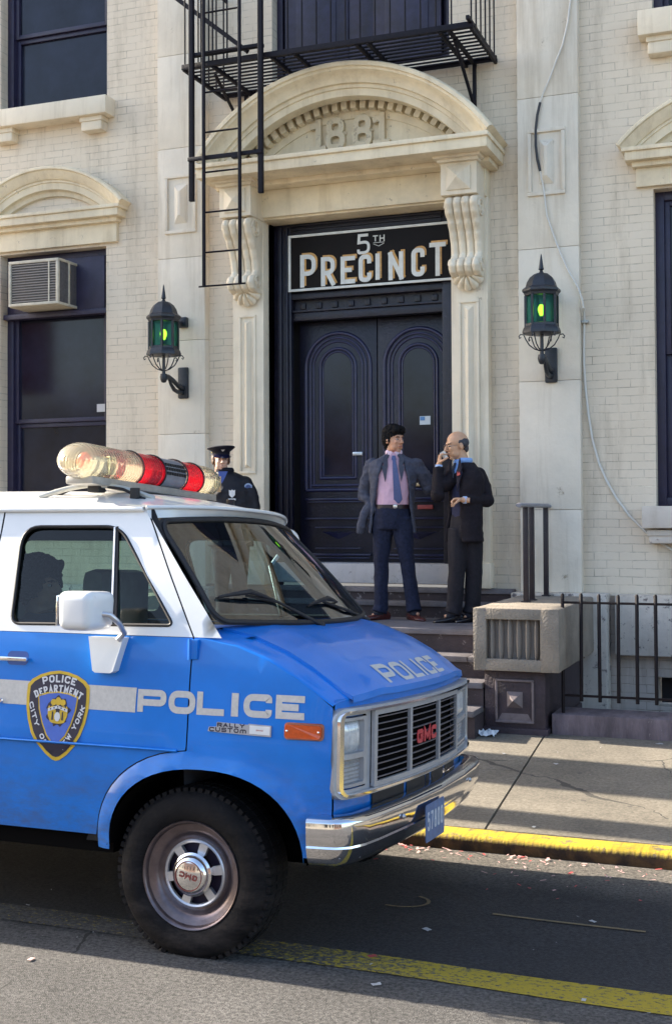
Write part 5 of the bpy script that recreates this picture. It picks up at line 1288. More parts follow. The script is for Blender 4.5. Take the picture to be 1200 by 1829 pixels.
# windshield
def wsP(s, v, off=0.0):
    hb = YC - gside(1.297) - .012; ht = .708; hw = hb + (ht - hb) * v
    b = (xwb(s) , zwb(s)); t = (xwt(s), zwt(s))
    x = b[0] + (t[0] - b[0]) * v + .012 * math.sin(PI * v); z = b[1] + (t[1] - b[1]) * v
    return (x + off * .77, YC + (YR + .005 - YC) * v + s * hw, z + off * .63)
mb = MB(); mb.grid(lambda u, v: wsP(-1 + 2 * u, v), 40, 16); wsg = part('windshield', mb, M_WGLASS, van, smooth=60)
def wsloop(k, off):
    a, b = k, 1 - k * 1.9; out = []
    for s0, v0, ang in ((1 - a, b, 0), (-1 + a, b, 1), (-1 + a, a * 1.4, 2), (1 - a, a * 1.4, 3)):
        R = .07
        for q in range(7):
            t = (ang + q / 6) * PI / 2; cs = s0 - (1 if s0 > 0 else -1) * R; cv = v0 - (1 if v0 > .5 else -1) * R * 1.9
            out.append(wsP(cs + R * math.cos(t), cv + R * 1.9 * math.sin(t), off))
        nxt = {0: ((1 - a - R), b, (-1 + a + R), b), 1: (-1 + a, b - R * 1.9, -1 + a, a * 1.4 + R * 1.9), 2: (-1 + a + R, a * 1.4, 1 - a - R, a * 1.4), 3: (1 - a, a * 1.4 + R * 1.9, 1 - a, b - R * 1.9)}[ang]
        m = 24 if ang in (0, 2) else 8
        for q in range(1, m): out.append(wsP(nxt[0] + (nxt[2] - nxt[0]) * q / m, nxt[1] + (nxt[3] - nxt[1]) * q / m, off))
    return out
mb = MB(); mb.tube(wsloop(.018, .003), .0115, 8, closed=True, flat=.8); part('windshield_seal', mb, M_RUB, wsg, smooth=60)
mb = MB(); Lw = wsloop(.0, .001); Li = wsloop(.018, .002)
mb.add(Lw + Li, [(i, (i + 1) % len(Lw), len(Lw) + (i + 1) % len(Lw), len(Lw) + i) for i in range(len(Lw))]); part('seal_flange', mb, M_RUB, wsg, smooth=60)
VRT = Matrix(((1, 0, 0), (0, math.cos(RHO), math.sin(RHO)), (0, -math.sin(RHO), math.cos(RHO))))
def vpix(x, y, surf):                                   # where the sight line through a photo point meets a van surface
    d = RC.transposed() @ Vector(((x - PCX) / F, (y - PCY) / F, 1)); o = Vector((0, -VY0, CAMH))
    inv = VRT.transposed(); ol = inv @ o; dl = inv @ d; return surf(ol, dl)
def on_ws(ol, dl, off=.018):
    x = -2.3
    for _ in range(40):
        t = (x - ol.x) / dl.x; p = ol + dl * t; s = max(-1, min(1, (p.y - YC) / .85)); b, tp = wsP(s, 0), wsP(s, 1)
        v = max(-.2, min(1.2, (p.z - b[2]) / (tp[2] - b[2]))); q = wsP(s, v, off); x = x * .6 + q[0] * .4
    return (x, p.y, p.z)
W = lambda x, y: Vector(vpix(x, y, on_ws))
for pts, armp in ((((390, 1066), (440, 1063), (493, 1073)), ((574, 1116), (530, 1093), (496, 1075), (440, 1064))), (((552, 1080), (578, 1074), (602, 1075)), ((655, 1106), (620, 1090), (578, 1075)))):
    P = [W(*p) for p in pts]; A_ = [W(*p) for p in armp]
    mb = MB(); mb.tube(A_, [.011, .008, .006, .006][:len(A_)], 8); mb.ell(A_[0], (.018, .018, .014))
    w_ = part('wiper', mb, M_RUB, van, smooth=60)
    mb = MB(); mb.tube([P[0], (P[0] * .4 + P[1] * .6) + Vector((.012, 0, .01)), P[1] + Vector((.018, 0, .015)), (P[2] * .4 + P[1] * .6) + Vector((.012, 0, .01)), P[2]], [.005, .010, .012, .010, .005], 8)
    mb.tube([P[0] - Vector((.01, 0, .006)), P[2] - Vector((.01, 0, .006))], .005, 6); part('wiper_blade', mb, M_RUB, w_, smooth=60)
# hood
def hoodB(u, v, off):
    s = -.865 + 1.73 * u; p = noseP(s, .035 + .965 * v, off); z = p[2] + .018 * math.exp(-((abs(s) - .60) / .10) ** 2) * .35
    return (p[0] + (.012 if v > .98 else 0), p[1], z)
mb = MB(); mb.grid(lambda u, v: hoodB(u, v, .011), 40, 26)
mb.grid(lambda u, v: tuple(a + (b - a) * v for a, b in zip(hoodB(u, 1, .011), (lambda q: (q[0] + .004, q[1], q[2] - .026))(hoodB(u, 1, .011)))), 40, 2)
for u in (0, 1): mb.grid(lambda t, v: tuple(a + (b - a) * v for a, b in zip(hoodB(u, t, .011), hoodB(u, t, -.004))), 26, 1, flip=(u == 0))
mb.grid(lambda u, v: tuple(a + (b - a) * v for a, b in zip(hoodB(u, 0, .011), hoodB(u, 0, -.004))), 40, 1, flip=True)
hood_o = part('hood', mb, M_BLUE, van, smooth=40)
mb = MB()
def hoodText(u, v, d):                                   # u across from the near side, v forward-to-back
    s = (u - YC) / .86; p = noseP(s, v, .0135 + d); return p
L0, L1 = .560, 1.330
text(mb, 'POLICE', lambda u, v, d: hoodText(L0 + u, .990 - v * 1.50, d), 0, 0, L1 - L0, .118, .020, .027, rad=.30, dens=.02)
part('hood_lettering', mb, M_DECAL, hood_o, smooth=60)
# ---- grille surround
def fr(y, z, off): s = (y - YC) / .90; return (xfront(max(-1.05, min(1.05, s))) + off - (.03 * max(0, abs(s) - .93) / .07), y, z)
def ring(mb, outer, inner, fn, d0, d1):
    n = len(outer); vs = [fn(*p, d1) for p in outer] + [fn(*p, d1) for p in inner] + [fn(*p, d0) for p in outer] + [fn(*p, d0) for p in inner]
    mb.add(vs, [(i, (i + 1) % n, n + (i + 1) % n, n + i) for i in range(n)] + [(2 * n + i, 2 * n + (i + 1) % n, (i + 1) % n, i) for i in range(n)] + [(n + i, n + (i + 1) % n, 3 * n + (i + 1) % n, 3 * n + i) for i in range(n)])
def rrd(x0, x1, z0, z1, r, m=10):                      # rounded rectangle with subdivided sides
    out = []
    for (cx, cz, a, ex, ez) in ((x1 - r, z1 - r, 0, x0 + r, z1), (x0 + r, z1 - r, PI / 2, x0, z0 + r), (x0 + r, z0 + r, PI, x1 - r, z0), (x1 - r, z0 + r, 1.5 * PI, x1, z1 - r)):
        arcp = [(cx + r * math.cos(a + PI / 2 * k / 5), cz + r * math.sin(a + PI / 2 * k / 5)) for k in range(6)]
        out += arcp; l = arcp[-1]; out += [(l[0] + (ex - l[0]) * k / m, l[1] + (ez - l[1]) * k / m) for k in range(1, m)]
    return out
mb = MB()
ring(mb, rrd(.026, 1.846, .648, .990, .045, 16), rrd(.056, 1.816, .668, .972, .03, 16), fr, -.03, .046)
gr = part('grille', mb, M_SILVER, van, smooth=30)
mb = MB(); ring(mb, rrd(.036, 1.836, .656, .982, .042, 16), rrd(.052, 1.820, .665, .974, .03, 16), fr, .044, .058); part('grille_lip', mb, M_CHROME, gr, smooth=30)
GY0, GY1 = .270, 1.375
for a, b in ((.056, GY0 + .0), (GY1, 1.816)):
    mb = MB(); m0, m1 = (a + .016, b - .055) if a < .5 else (a + .085, b - .030)
    for (z0, z1) in ((.700, .795), (.815, .940)):
        ring(mb, rrd(m0 - .014, m1 + .02, z0 - .012, z1 + .012, .01, 4), rrd(m0, m1, z0, z1, .012, 4), fr, -.01, .030)
    mb.panel([(a, .668), (b, .668), (b, .972), (a, .972)], [rrd(m0 - .012, m1 + .018, .682, .800, .01, 2), rrd(m0 - .012, m1 + .018, .805 + .002, .960, .01, 2)], lambda y, z: fr(y, z, .028), .05)
    part('headlight_panel', mb, M_SILVER, gr, smooth=30)
M_LENS = mat('lamp_lens', (.62, .64, .66), .12, var=.25, vscale=30, spec=.8, metal=.25); M_LENS2 = mat('park_lens', (.34, .33, .33), .25, var=.2, vscale=40)
for a, b in ((.056, GY0), (GY1, 1.816)):
    m0, m1 = (a + .016, b - .055) if a < .5 else (a + .085, b - .030)
    mb = MB(); yc_, zc_ = (m0 + m1) / 2, .8775
    mb.grid(lambda u, v: (lambda y, z: fr(y, z, .002 + .022 * (1 - (2 * u - 1) ** 4) * (1 - (2 * v - 1) ** 4) + .002 * math.sin(u * 60)))(m0 + u * (m1 - m0), .815 + v * .125), 40, 12); part('headlight', mb, M_LENS, van, smooth=60)
    mb = MB(); mb.grid(lambda u, v: fr(m0 + u * (m1 - m0), .700 + v * .095, .010 + .003 * math.sin(v * 40)), 12, 24); part('parking_lamp', mb, M_LENS2, van, smooth=60)
mb = MB(); ring(mb, rrd(GY0, GY1, .670, .970, .004, 12), rrd(GY0 + .026, GY1 - .026, .690, .950, .004, 12), fr, .032, .046)
for y in (.625, 1.005): mb.add([fr(y - .012, .688, .048), fr(y + .012, .688, .048), fr(y + .012, .952, .048), fr(y - .012, .952, .048), fr(y - .012, .688, .034), fr(y + .012, .688, .034), fr(y + .012, .952, .034), fr(y - .012, .952, .034)], [(0, 1, 2, 3), (4, 0, 3, 7), (1, 5, 6, 2)])
part('grille_frame', mb, M_SILVER, gr, smooth=30)
for sec in ((GY0 + .026, .613), (.637, .993), (1.017, GY1 - .026)):
    mb = MB()
    for k in range(10):
        z = .702 + k * .0262; ya, yb = sec; n = 5
        P = [ya + (yb - ya) * i / n for i in range(n + 1)]
        th = .0017
        mb.add([fr(y, z + e, d) for y in P for (e, d) in ((-th, .030), (-th * .8, .040), (th, .040), (th, .030))], [(i * 4 + q, (i + 1) * 4 + q, (i + 1) * 4 + (q + 1) % 4, i * 4 + (q + 1) % 4) for i in range(n) for q in range(4)])
    part('grille_slat', mb, mat('slat_grey%.1f' % sec[0], (.20, .18, .20), .4, metal=.3), gr, smooth=None)
mb = MB(); mb.grid(lambda u, v: fr(.25 + u * 1.15, .675 + v * .29, .004), 24, 2); part('grille_mesh', mb, M_UNDER, gr, smooth=None)
mb = MB(); text(mb, 'GMC', lambda u, v, d: fr(.700 + u, .790 + v, .043 + d), 0, 0, .262, .058, .016, .018, rad=.22, th=.003); part('grille_badge', mb, mat('red_badge', (.50, .035, .05), .4), gr, smooth=None)
# valance slots
mb = MB()
for (a, b) in ((.34, .66), (.69, .93), (.945, 1.00), (1.03, 1.25), (1.28, 1.52)):
    mb = MB(); mb.grid(lambda u, v: fr(a + u * (b - a), .588 + v * .045, .004), 6, 1); part('air_slot', mb, M_RUB, bo, smooth=None)
# ---- bumper
def bpath(t):                                            # t -1..1 across
    s = abs(t)
    P = [(0, -1.545, YC), (.45, -1.558, .51), (.75, -1.582, .23), (.86, -1.60, .10), (.91, -1.63, .02), (.95, -1.68, -.022), (1.0, -1.79, -.038)]
    for (a, xa, ya), (b, xb, yb) in zip(P, P[1:]):
        if s <= b:
            k = (s - a) / (b - a); x, y = xa + (xb - xa) * k, ya + (yb - ya) * k; return (x, y if t < 0 else VW - y)
    return (P[-1][1], P[-1][2] if t < 0 else VW - P[-1][2])
ts = [-1 + 2 * k / 110 for k in range(111)]
bp_ = [(-.075, .592), (-.055, .597), (-.012, .590), (.0, .582), (.004, .572), (-.0035, .498), (-.006, .490), (-.008, .486), (-.006, .478), (-.016, .455), (-.034, .425), (-.055, .405), (-.075, .400)]
def bnorm(t):
    a, b = bpath(max(-1, t - .02)), bpath(min(1, t + .02)); d = Vector((b[0] - a[0], b[1] - a[1])); L = d.length or 1; return Vector((d.y / L, -d.x / L))
mb = MB(); vs = []
for t in ts:
    p = bpath(t); n = bnorm(t)
    for (d, z) in bp_: vs.append((p[0] + n.x * d, p[1] + n.y * d, z))
m_ = len(bp_); mb.add(vs, [(i * m_ + k, (i + 1) * m_ + k, (i + 1) * m_ + k + 1, i * m_ + k + 1) for i in range(len(ts) - 1) for k in range(m_ - 1)], flip=True)
bm_o = part('front_bumper', mb, mat('bumper_chrome', (.78, .78, .80), .07, metal=1.0, bump=.05, bscale=7, grime=(.30, .28, .28), gthr=.69, gscale=26), van, smooth=35, weld=True)
for y in (.43, 1.44):
    mb = MB(); x = -1.555 if True else 0; q = min(ts, key=lambda t: abs(bpath(t)[1] - y)); p = bpath(q); mb.lathe([(0, .012), (.007, .010), (.011, .002), (.011, 0)], (p[0] + .003, y, .535), 'x', 10); part('bumper_bolt', mb, M_ALU, bm_o, smooth=40)
# licence plate
PY0, PY1 = .645, .915
def pl(u, v, d): return (-1.536 + d - .012 * (v - .5), PY0 + u, .388 + v + .05 * (u) * 0)
M_PLATE = mat('plate_blue', (.07, .15, .33), .45, var=.25, vscale=30); M_PLATEW = mat('plate_white', (.55, .60, .68), .5, var=.2, vscale=60)
mb = MB(); mb.prism(rr(0, PY1 - PY0, 0, .155, .012), lambda u, v, d: pl(u, v, d), -.003, 0.0); plo = part('licence_plate', mb, M_PLATE, van, smooth=None)
mb = MB(); text(mb, '57800', lambda u, v, d: pl(u, v, d), .022, .045, .225, .078, .014, .013, rad=.4, off=.001, dens=.05); part('plate_number', mb, M_PLATEW, plo, smooth=None)
# ---- side decals
mb = MB(); mb.panel([(-6.0, .945), (-3.338, .945), (-3.338, 1.044), (-6.0, 1.044)], [], lambda x, z: near(x, z, .0015), .12); part('side_stripe', mb, M_DECAL, bo, smooth=60)
mb = MB(); mb.panel([(-3.326, .945), (-2.558, .938), (-2.556, 1.036), (-3.326, 1.044)], [], lambda x, z: near(x, z, .0015), .05); part('side_stripe', mb, M_DECAL, bo, smooth=60)
M_LETT = M_DECAL
mb = MB()
for c, a, b in (('P', -2.549, -2.418), ('O', -2.408, -2.288), ('L', -2.282, -2.162), ('I', -2.137, -2.093), ('C', -2.079, -1.958), ('E', -1.942, -1.822)):
    zb = .942 + (a + 2.55) * .008; fnn = lambda u, v, d: near(u, v, d)
    if c == 'I': glyph(mb, 'I', fnn, a + .006, zb, .030, .090, .030, off=.0016, dens=.02)
    else: glyph(mb, c, fnn, a, zb, b - a, .090, .026, rad=.38, off=.0016, dens=.02)
part('side_lettering', mb, M_LETT, bo, smooth=60)
# shield
M_GOLD = mat('shield_gold', (.62, .40, .025), .5, var=.15, vscale=40); M_NAVY = mat('shield_navy', (.018, .014, .035), .5); M_SHB = mat('shield_blue', (.055, .13, .50), .5, var=.1, vscale=40); M_SHW = mat('shield_white', (.62, .62, .64), .5)
def shield(k):
    cx, top, bot = -2.925, 1.090, .722; hw = .150
    P = [(-1.0, .835), (-.86, .895), (-.60, .95), (-.3, .985), (0, 1.0), (.3, .985), (.60, .95), (.86, .895), (1.0, .835), (1.015, .70), (1.0, .58), (.93, .44), (.80, .30), (.60, .175), (.35, .075), (.12, .012), (0, 0)]
    P += [(-x, z) for x, z in P[9:-1]][::-1]
    cz = .56
    return [(cx + hw * x * k[0], bot + (top - bot) * (cz + (z - cz) * k[1])) for x, z in P]
so_ = MB(); so_.panel(shield((1, 1)), [], lambda x, z: near(x, z, .0026), .03); sh = part('department_shield', so_, M_GOLD, van, smooth=60)
a_ = MB(); a_.panel(shield((.90, .925)), [], lambda x, z: near(x, z, .0036), .03); part('shield_field', a_, M_NAVY, sh, smooth=60)
def inner(k):
    P = [(-.095, .985), (-.05, .998), (0, 1.003), (.05, .998), (.095, .985), (.088, .93), (.070, .875), (.045, .825), (0, .780), (-.045, .825), (-.070, .875), (-.088, .93)]
    cx, cz = 0, .915; return [(-2.922 + cx + (x - cx) * k, cz + (z - cz) * k) for x, z in P]
a_ = MB(); a_.panel(inner(1.03), [], lambda x, z: near(x, z, .0045), .03); part('shield_line', a_, M_GOLD, sh, smooth=60)
a_ = MB(); a_.panel(inner(.955), [], lambda x, z: near(x, z, .0053), .03); part('shield_centre', a_, M_SHB, sh, smooth=60)
a_ = MB(); ec = (-2.918, .925)
blob = [(ec[0] + (.053 + .007 * math.sin(7 * t + 1) + .004 * math.sin(13 * t)) * math.cos(t), ec[1] + (.060 + .006 * math.sin(9 * t)) * math.sin(t)) for t in [2 * PI * k / 60 for k in range(60)]]
a_.panel(blob, [], lambda x, z: near(x, z, .0060), .02); part('seal_edge', a_, M_NAVY, sh, smooth=60)
a_ = MB()
for dx, dz, rx, rz in ((0, .040, .014, .017), (-.022, .036, .014, .013), (.022, .036, .014, .013), (-.026, -.012, .018, .034), (.026, -.012, .018, .034), (0, -.042, .036, .008), (-.042, -.002, .006, .024), (.042, -.002, .006, .024)):
    a_.panel([(ec[0] + dx + rx * math.cos(t), ec[1] + dz + rz * math.sin(t)) for t in [2 * PI * k / 16 for k in range(16)]], [], lambda x, z: near(x, z, .0067 + .0003 * (abs(dx) * 30)), .02)
part('seal_figure', a_, M_GOLD, sh, smooth=60)
a_ = MB(); a_.panel([(ec[0] - .048, ec[1] + .010), (ec[0], ec[1] + .024), (ec[0] + .048, ec[1] + .010), (ec[0] + .046, ec[1] - .002), (ec[0], ec[1] + .012), (ec[0] - .046, ec[1] - .002)], [], lambda x, z: near(x, z, .0085), .02)
a_.panel([(ec[0] + .014 * math.cos(t), ec[1] - .022 + .019 * math.sin(t)) for t in [2 * PI * k / 14 for k in range(14)]], [], lambda x, z: near(x, z, .0085), .02)
part('seal_ribbon', a_, M_SHW, sh, smooth=60)
a_ = MB()
for dx in (-.034, -.017, 0, .017, .034): a_.panel([(ec[0] + dx + .0035 * math.cos(t), ec[1] + .018 - abs(dx) * .28 + .0035 * math.sin(t)) for t in [2 * PI * k / 6 for k in range(6)]], [], lambda x, z: near(x, z, .0092), .02)
for dx in (-.024, .024): a_.panel([(ec[0] + dx - .004, ec[1] - .036), (ec[0] + dx + .004, ec[1] - .036), (ec[0] + dx + .003, ec[1] - .002), (ec[0] + dx - .003, ec[1] - .002)], [], lambda x, z: near(x, z, .0081), .02)
part('seal_detail', a_, M_NAVY, sh, smooth=60)
a_ = MB()
def arcfn(cx, cz, R):                                   # u along the arc (top text), v outwards
    def f(u, v, d): a = u / R; return near(cx + (R + v) * math.sin(a), cz + (R + v) * math.cos(a), d + .0045)
    return f
f1 = arcfn(-2.922, .78, .262); text(a_, 'POLICE', f1, -.078, 0, .156, .030, .006, .0068, rad=.4, dens=.02)
f2 = arcfn(-2.922, .78, .222); text(a_, 'DEPARTMENT', f2, -.112, 0, .224, .030, .005, .0066, rad=.4, dens=.02)
def sidefn(P0, P1, bow):                                # text along a slightly bowed line
    P0, P1 = Vector(P0), Vector(P1); d = (P1 - P0); L = d.length; d.normalize(); n = Vector((-d.y, d.x))
    return (lambda u, v, dd: (lambda q: near(q.x, q.y, dd + .0045))(P0 + d * u + n * (v + bow * math.sin(PI * u / L)))), L
part('shield_lettering', a_, M_SHW, sh, smooth=60); a_ = MB()
f3, L3 = sidefn((-3.062, .952), (-2.968, .775), -.010); text(a_, 'CITY', f3, 0, 0, L3 * .52, .021, .005, .0054, rad=.4, dens=.02); text(a_, 'OF', f3, L3 * .70, 0, L3 * .26, .021, .005, .0054, rad=.4, dens=.02)
part('shield_lettering', a_, M_SHW, sh, smooth=60); a_ = MB()
f4, L4 = sidefn((-2.888, .768), (-2.786, .952), -.010); text(a_, 'NEW', f4, 0, .0, L4 * .36, .021, .005, .0054, rad=.4, dens=.02); text(a_, 'YORK', f4, L4 * .47, 0, L4 * .50, .021, .005, .0054, rad=.4, dens=.02)
part('shield_lettering', a_, M_SHW, sh, smooth=60)
# model badge and marker lamp
bd = MB(); bd.prism([(-2.226, .884), (-2.222, .901), (-2.190, .903), (-2.188, .921), (-2.054, .917), (-2.052, .921), (-1.956, .918), (-1.956, .876), (-2.05, .878)], lambda u, v, d: near(u, v, d), 0, .006)
bdo = part('model_badge', bd, M_SILVER, van, smooth=None)
a_ = MB(); text(a_, 'RALLY', lambda u, v, d: near(u, v, d), -2.186, .903, .118, .016, .005, .0045, rad=.4, off=.0066, dens=.03); text(a_, 'CUSTOm', lambda u, v, d: near(u, v, d), -2.220, .884, .160, .017, .005, .0045, rad=.4, off=.0066, dens=.03); part('badge_lettering', a_, M_NAVY, bdo, smooth=None)
a_ = MB(); a_.prism([(-2.046, .884), (-1.960, .882), (-1.960, .914), (-2.046, .916)], lambda u, v, d: near(u, v, d), .006, .0075); part('badge_plate', a_, M_WHITE, bdo, smooth=None)
a_ = MB(); text(a_, 'GMC', lambda u, v, d: near(u, v, d), -2.018, .896, .030, .005, .002, .0014, off=.0082, dens=.05); part('badge_mark', a_, mat('badge_red', (.45, .1, .08), .5), bdo, smooth=None)
a_ = MB(); a_.prism(rr(-1.900, -1.742, .872, .936, .014), lambda u, v, d: near(u, v, d), 0, .007); mk = part('side_marker', a_, mat('marker_bezel', (.40, .16, .10), .35, metal=.3), van, smooth=None)
a_ = MB(); n = 8; P = rr(-1.893, -1.749, .879, .929, .012); a_.prism(P, lambda u, v, d: near(u, v, d), .007, .018); part('marker_lens', a_, mat('orange_lens', (.60, .085, .015), .18, var=.15, vscale=60, coat=.5), mk, smooth=None)
for x in (-1.884, -1.757):
    a_ = MB(); q = near(x, .905, .019); a_.ell(q, (.0045, .003, .0045), 8, 6); part('lens_screw', a_, M_CHROME, mk, smooth=60)
# sill moulding line on the lower door
mb = MB(); mb.tube([near(-6.0 + (6.0 - 2.36) * k / 40, .799, .002) for k in range(41)], .0060, 6); part('body_crease', mb, M_BLUE, bo, smooth=60)
# ---- mirrors
M_MGL = mat('mirror_glass', (.7, .72, .75), .05, metal=1)
def mirror(f, cx, cz, lab, yo=.20):
    s = -1 if f is near else 1; b = f(cx, cz, yo); m = MB()
    bm = bmesh.new(); bmesh.ops.create_cube(bm, size=1)
    for v in bm.verts: v.co = Vector((v.co.x * (.165 if v.co.z > 0 else .15), v.co.y * .20 * (1 if v.co.x > 0 else .92), v.co.z * .155))
    bmesh.ops.bevel(bm, geom=bm.edges[:], offset=.038, segments=5, profile=.55, affect='EDGES'); bm.verts.index_update()
    m.add([(b[0] + v.co.x, b[1] + v.co.y, b[2] + v.co.z) for v in bm.verts], [[v.index for v in q.verts] for q in bm.faces]); bm.free()
    t = part('side_mirror', m, M_WHITE, van, smooth=60, label=lab)
    m = MB(); m.bbox(b[0] - .086, b[0] - .078, b[1] - .08, b[1] + .08, b[2] - .06, b[2] + .06, .004); part('mirror_glass', m, M_MGL, t)
    base = f(cx + .05, cz - .18, 0)
    m = MB(); m.tube([(b[0] + .06, b[1] - s * .0, b[2] - .01), (b[0] + .105, b[1] - s * .01, b[2] - .015), (b[0] + .118, b[1] - s * .06, b[2] - .05), (b[0] + .10, b[1] - s * .13, b[2] - .09), (b[0] + .075, base[1] + s * .04, b[2] - .12)], .012, 10); part('mirror_arm', m, M_ALU, t, smooth=60)
    m = MB(); x0 = base[0] - .035
    m.prism([(x0 - .082, 1.236), (x0 + .082, 1.236), (x0 + .048, 1.100), (x0 + .035, 1.092), (x0 - .035, 1.092), (x0 - .048, 1.100)], lambda u, v, d: f(u, v, d), 0, .045); part('mirror_base', m, M_WHITE, t, smooth=30)
mirror(near, -2.71, 1.345, 'white side mirror on the near door')
# rounded white far mirror that shows past the windshield pillar
b = (-2.77, VW + .12, 1.69); m = MB(); m.ell(b, (.055, .10, .075), 24, 16); t = part('side_mirror', m, M_WHITE, van, smooth=60, label='white round mirror beyond the windshield')
m = MB(); m.tube([b, (b[0], VW - .12, 1.55), (b[0] + .05, VW - .05, 1.25)], .012, 8); part('mirror_arm', m, M_ALU, t, smooth=60)
# ---- wheels
def wheel(cx, yside, first=None):
    s = -1 if yside == 'near' else 1; Y = .035 if s < 0 else VW - .035; R = .338; c = (cx, Y, .315 if s < 0 else .36)
    prof = [(.207, .0), (.222, -.012), (.262, -.018), (.300, -.010), (.322, .012), (.334, .04), (.338, .075), (.338, .15), (.334, .19), (.318, .215), (.25, .225), (.2, .20)]
    mb = MB(); mb.lathe([(r, h * (1 if s < 0 else -1)) for r, h in prof], c, 'y', 72)
    if s > 0: mb.f = [f[::-1] for f in mb.f]
    w_ = part('wheel', MB().lathe([(.03, .08 * (1 if s < 0 else -1)), (.03, .12 * (1 if s < 0 else -1))], c, 'y', 12), M_RUB, van, smooth=60)
    part('tyre', mb, M_TYRE, w_, smooth=50)
    mb = MB()
    for k in range(64):
        a = 2 * PI * k / 64 + .02; ca, sa = math.cos(a), math.sin(a); tx, tz = -sa, ca
        for (r0, r1, h0, h1, w2) in ((.316, .3375, .010, .052, .0105), (.334, .3405, .070, .112, .012), (.334, .3405, .128, .17, .012)):
            vs = []
            for r in (r0, r1):
                for h in (h0, h1):
                    for q in (-w2, w2): vs.append((c[0] + r * ca + q * tx, c[1] + (h if s < 0 else -h), c[2] + r * sa + q * tz))
            mb.add(vs, [(0, 1, 3, 2), (4, 6, 7, 5), (0, 4, 5, 1), (2, 3, 7, 6), (0, 2, 6, 4), (1, 5, 7, 3)])
    part('tread', mb, M_TYRE, w_, smooth=None)
    mb = MB(); mb.lathe([(r, h * (1 if s < 0 else -1)) for r, h in ((.208, .004), (.212, -.006), (.209, -.012), (.203, -.010), (.199, .0), (.196, .012), (.180, .018), (.168, .022), (.160, .034), (.150, .045), (.138, .052), (.130, .050))], c, 'y', 64)
    part('rim', mb, mat('rim_steel_%s%.0f' % (yside, -cx), (.17, .135, .14), .32, metal=.8, var=.3, vscale=14, grime=(.13, .09, .085), gthr=.62, gscale=18), w_, smooth=50)
    mb = MB(); rI, rO = .062, .128; yy = .030
    k = (1 if s < 0 else -1)
    mb.lathe([(.134, .052 * k), (.133, .030 * k), (.128, (yy - .004) * k), (.121, yy * k), (.118, (yy + .008) * k)], c, 'y', 64)
    for q in range(6):
        a0 = q * PI / 3 + .20; w2 = .17
        vs = []
        for r, ww in ((.06, .26), (.085, .20), (.122, .155)):
            for e in (-1, 1):
                a = a0 + e * ww; vs.append((c[0] + r * math.cos(a), c[1] + (yy + .001) * k, c[2] + r * math.sin(a)))
        vs2 = [(x, y + .02 * k, z) for x, y, z in vs]
        mb.add(vs + vs2, [(0, 1, 3, 2), (2, 3, 5, 4), (0, 2, 8, 6), (2, 4, 10, 8), (1, 7, 9, 3), (3, 9, 11, 5)])
    part('wheel_disc', mb, M_ALU, w_, smooth=30)
    mb = MB(); mb.lathe([(.128, .07 * k), (.0, .075 * k)], c, 'y', 32); part('wheel_well', mb, mat('wheel_dark%s%.0f' % (yside, -cx), (.03, .02, .05), .6), w_, smooth=None)
    mb = MB(); mb.lathe([(.086, .034 * k), (.088, .022 * k), (.085, .008 * k), (.076, .002 * k), (.075, -.005 * k), (.070, -.014 * k), (.061, -.020 * k), (.058, -.0215 * k), (.0, -.023 * k)], c, 'y', 48); hc = part('hub_cap', mb, M_CHROME, w_, smooth=30)
    mb = MB(); mb.lathe([(.058, -.0215 * k), (.059, -.0235 * k), (.056, -.0245 * k), (.055, -.023 * k)], c, 'y', 48)
    ang = PI - .19
    fnn = lambda u, v, d: (c[0] + (-(u) * math.cos(ang) * s * -1 - v * math.sin(ang)) * 1, c[1] + (-.0215 - d) * k, c[2] + (u * math.sin(ang) * -1 + v * math.cos(ang)))
    fnn = lambda u, v, d: (c[0] + (u * math.cos(ang) - v * math.sin(ang)), c[1] + (-.0245 - d) * k, c[2] + (u * math.sin(ang) + v * math.cos(ang)))
    text(mb, 'GMC', fnn, -.040, -.011, .080, .022, .004, .006, rad=.3, dens=.03)
    part('cap_mark', mb, mat('cap_red%s%.0f' % (yside, -cx), (.22, .05, .04), .5), w_, smooth=None)
for cx in (-2.305, -5.42):
    for sd in ('near', 'far'): wheel(cx, sd)
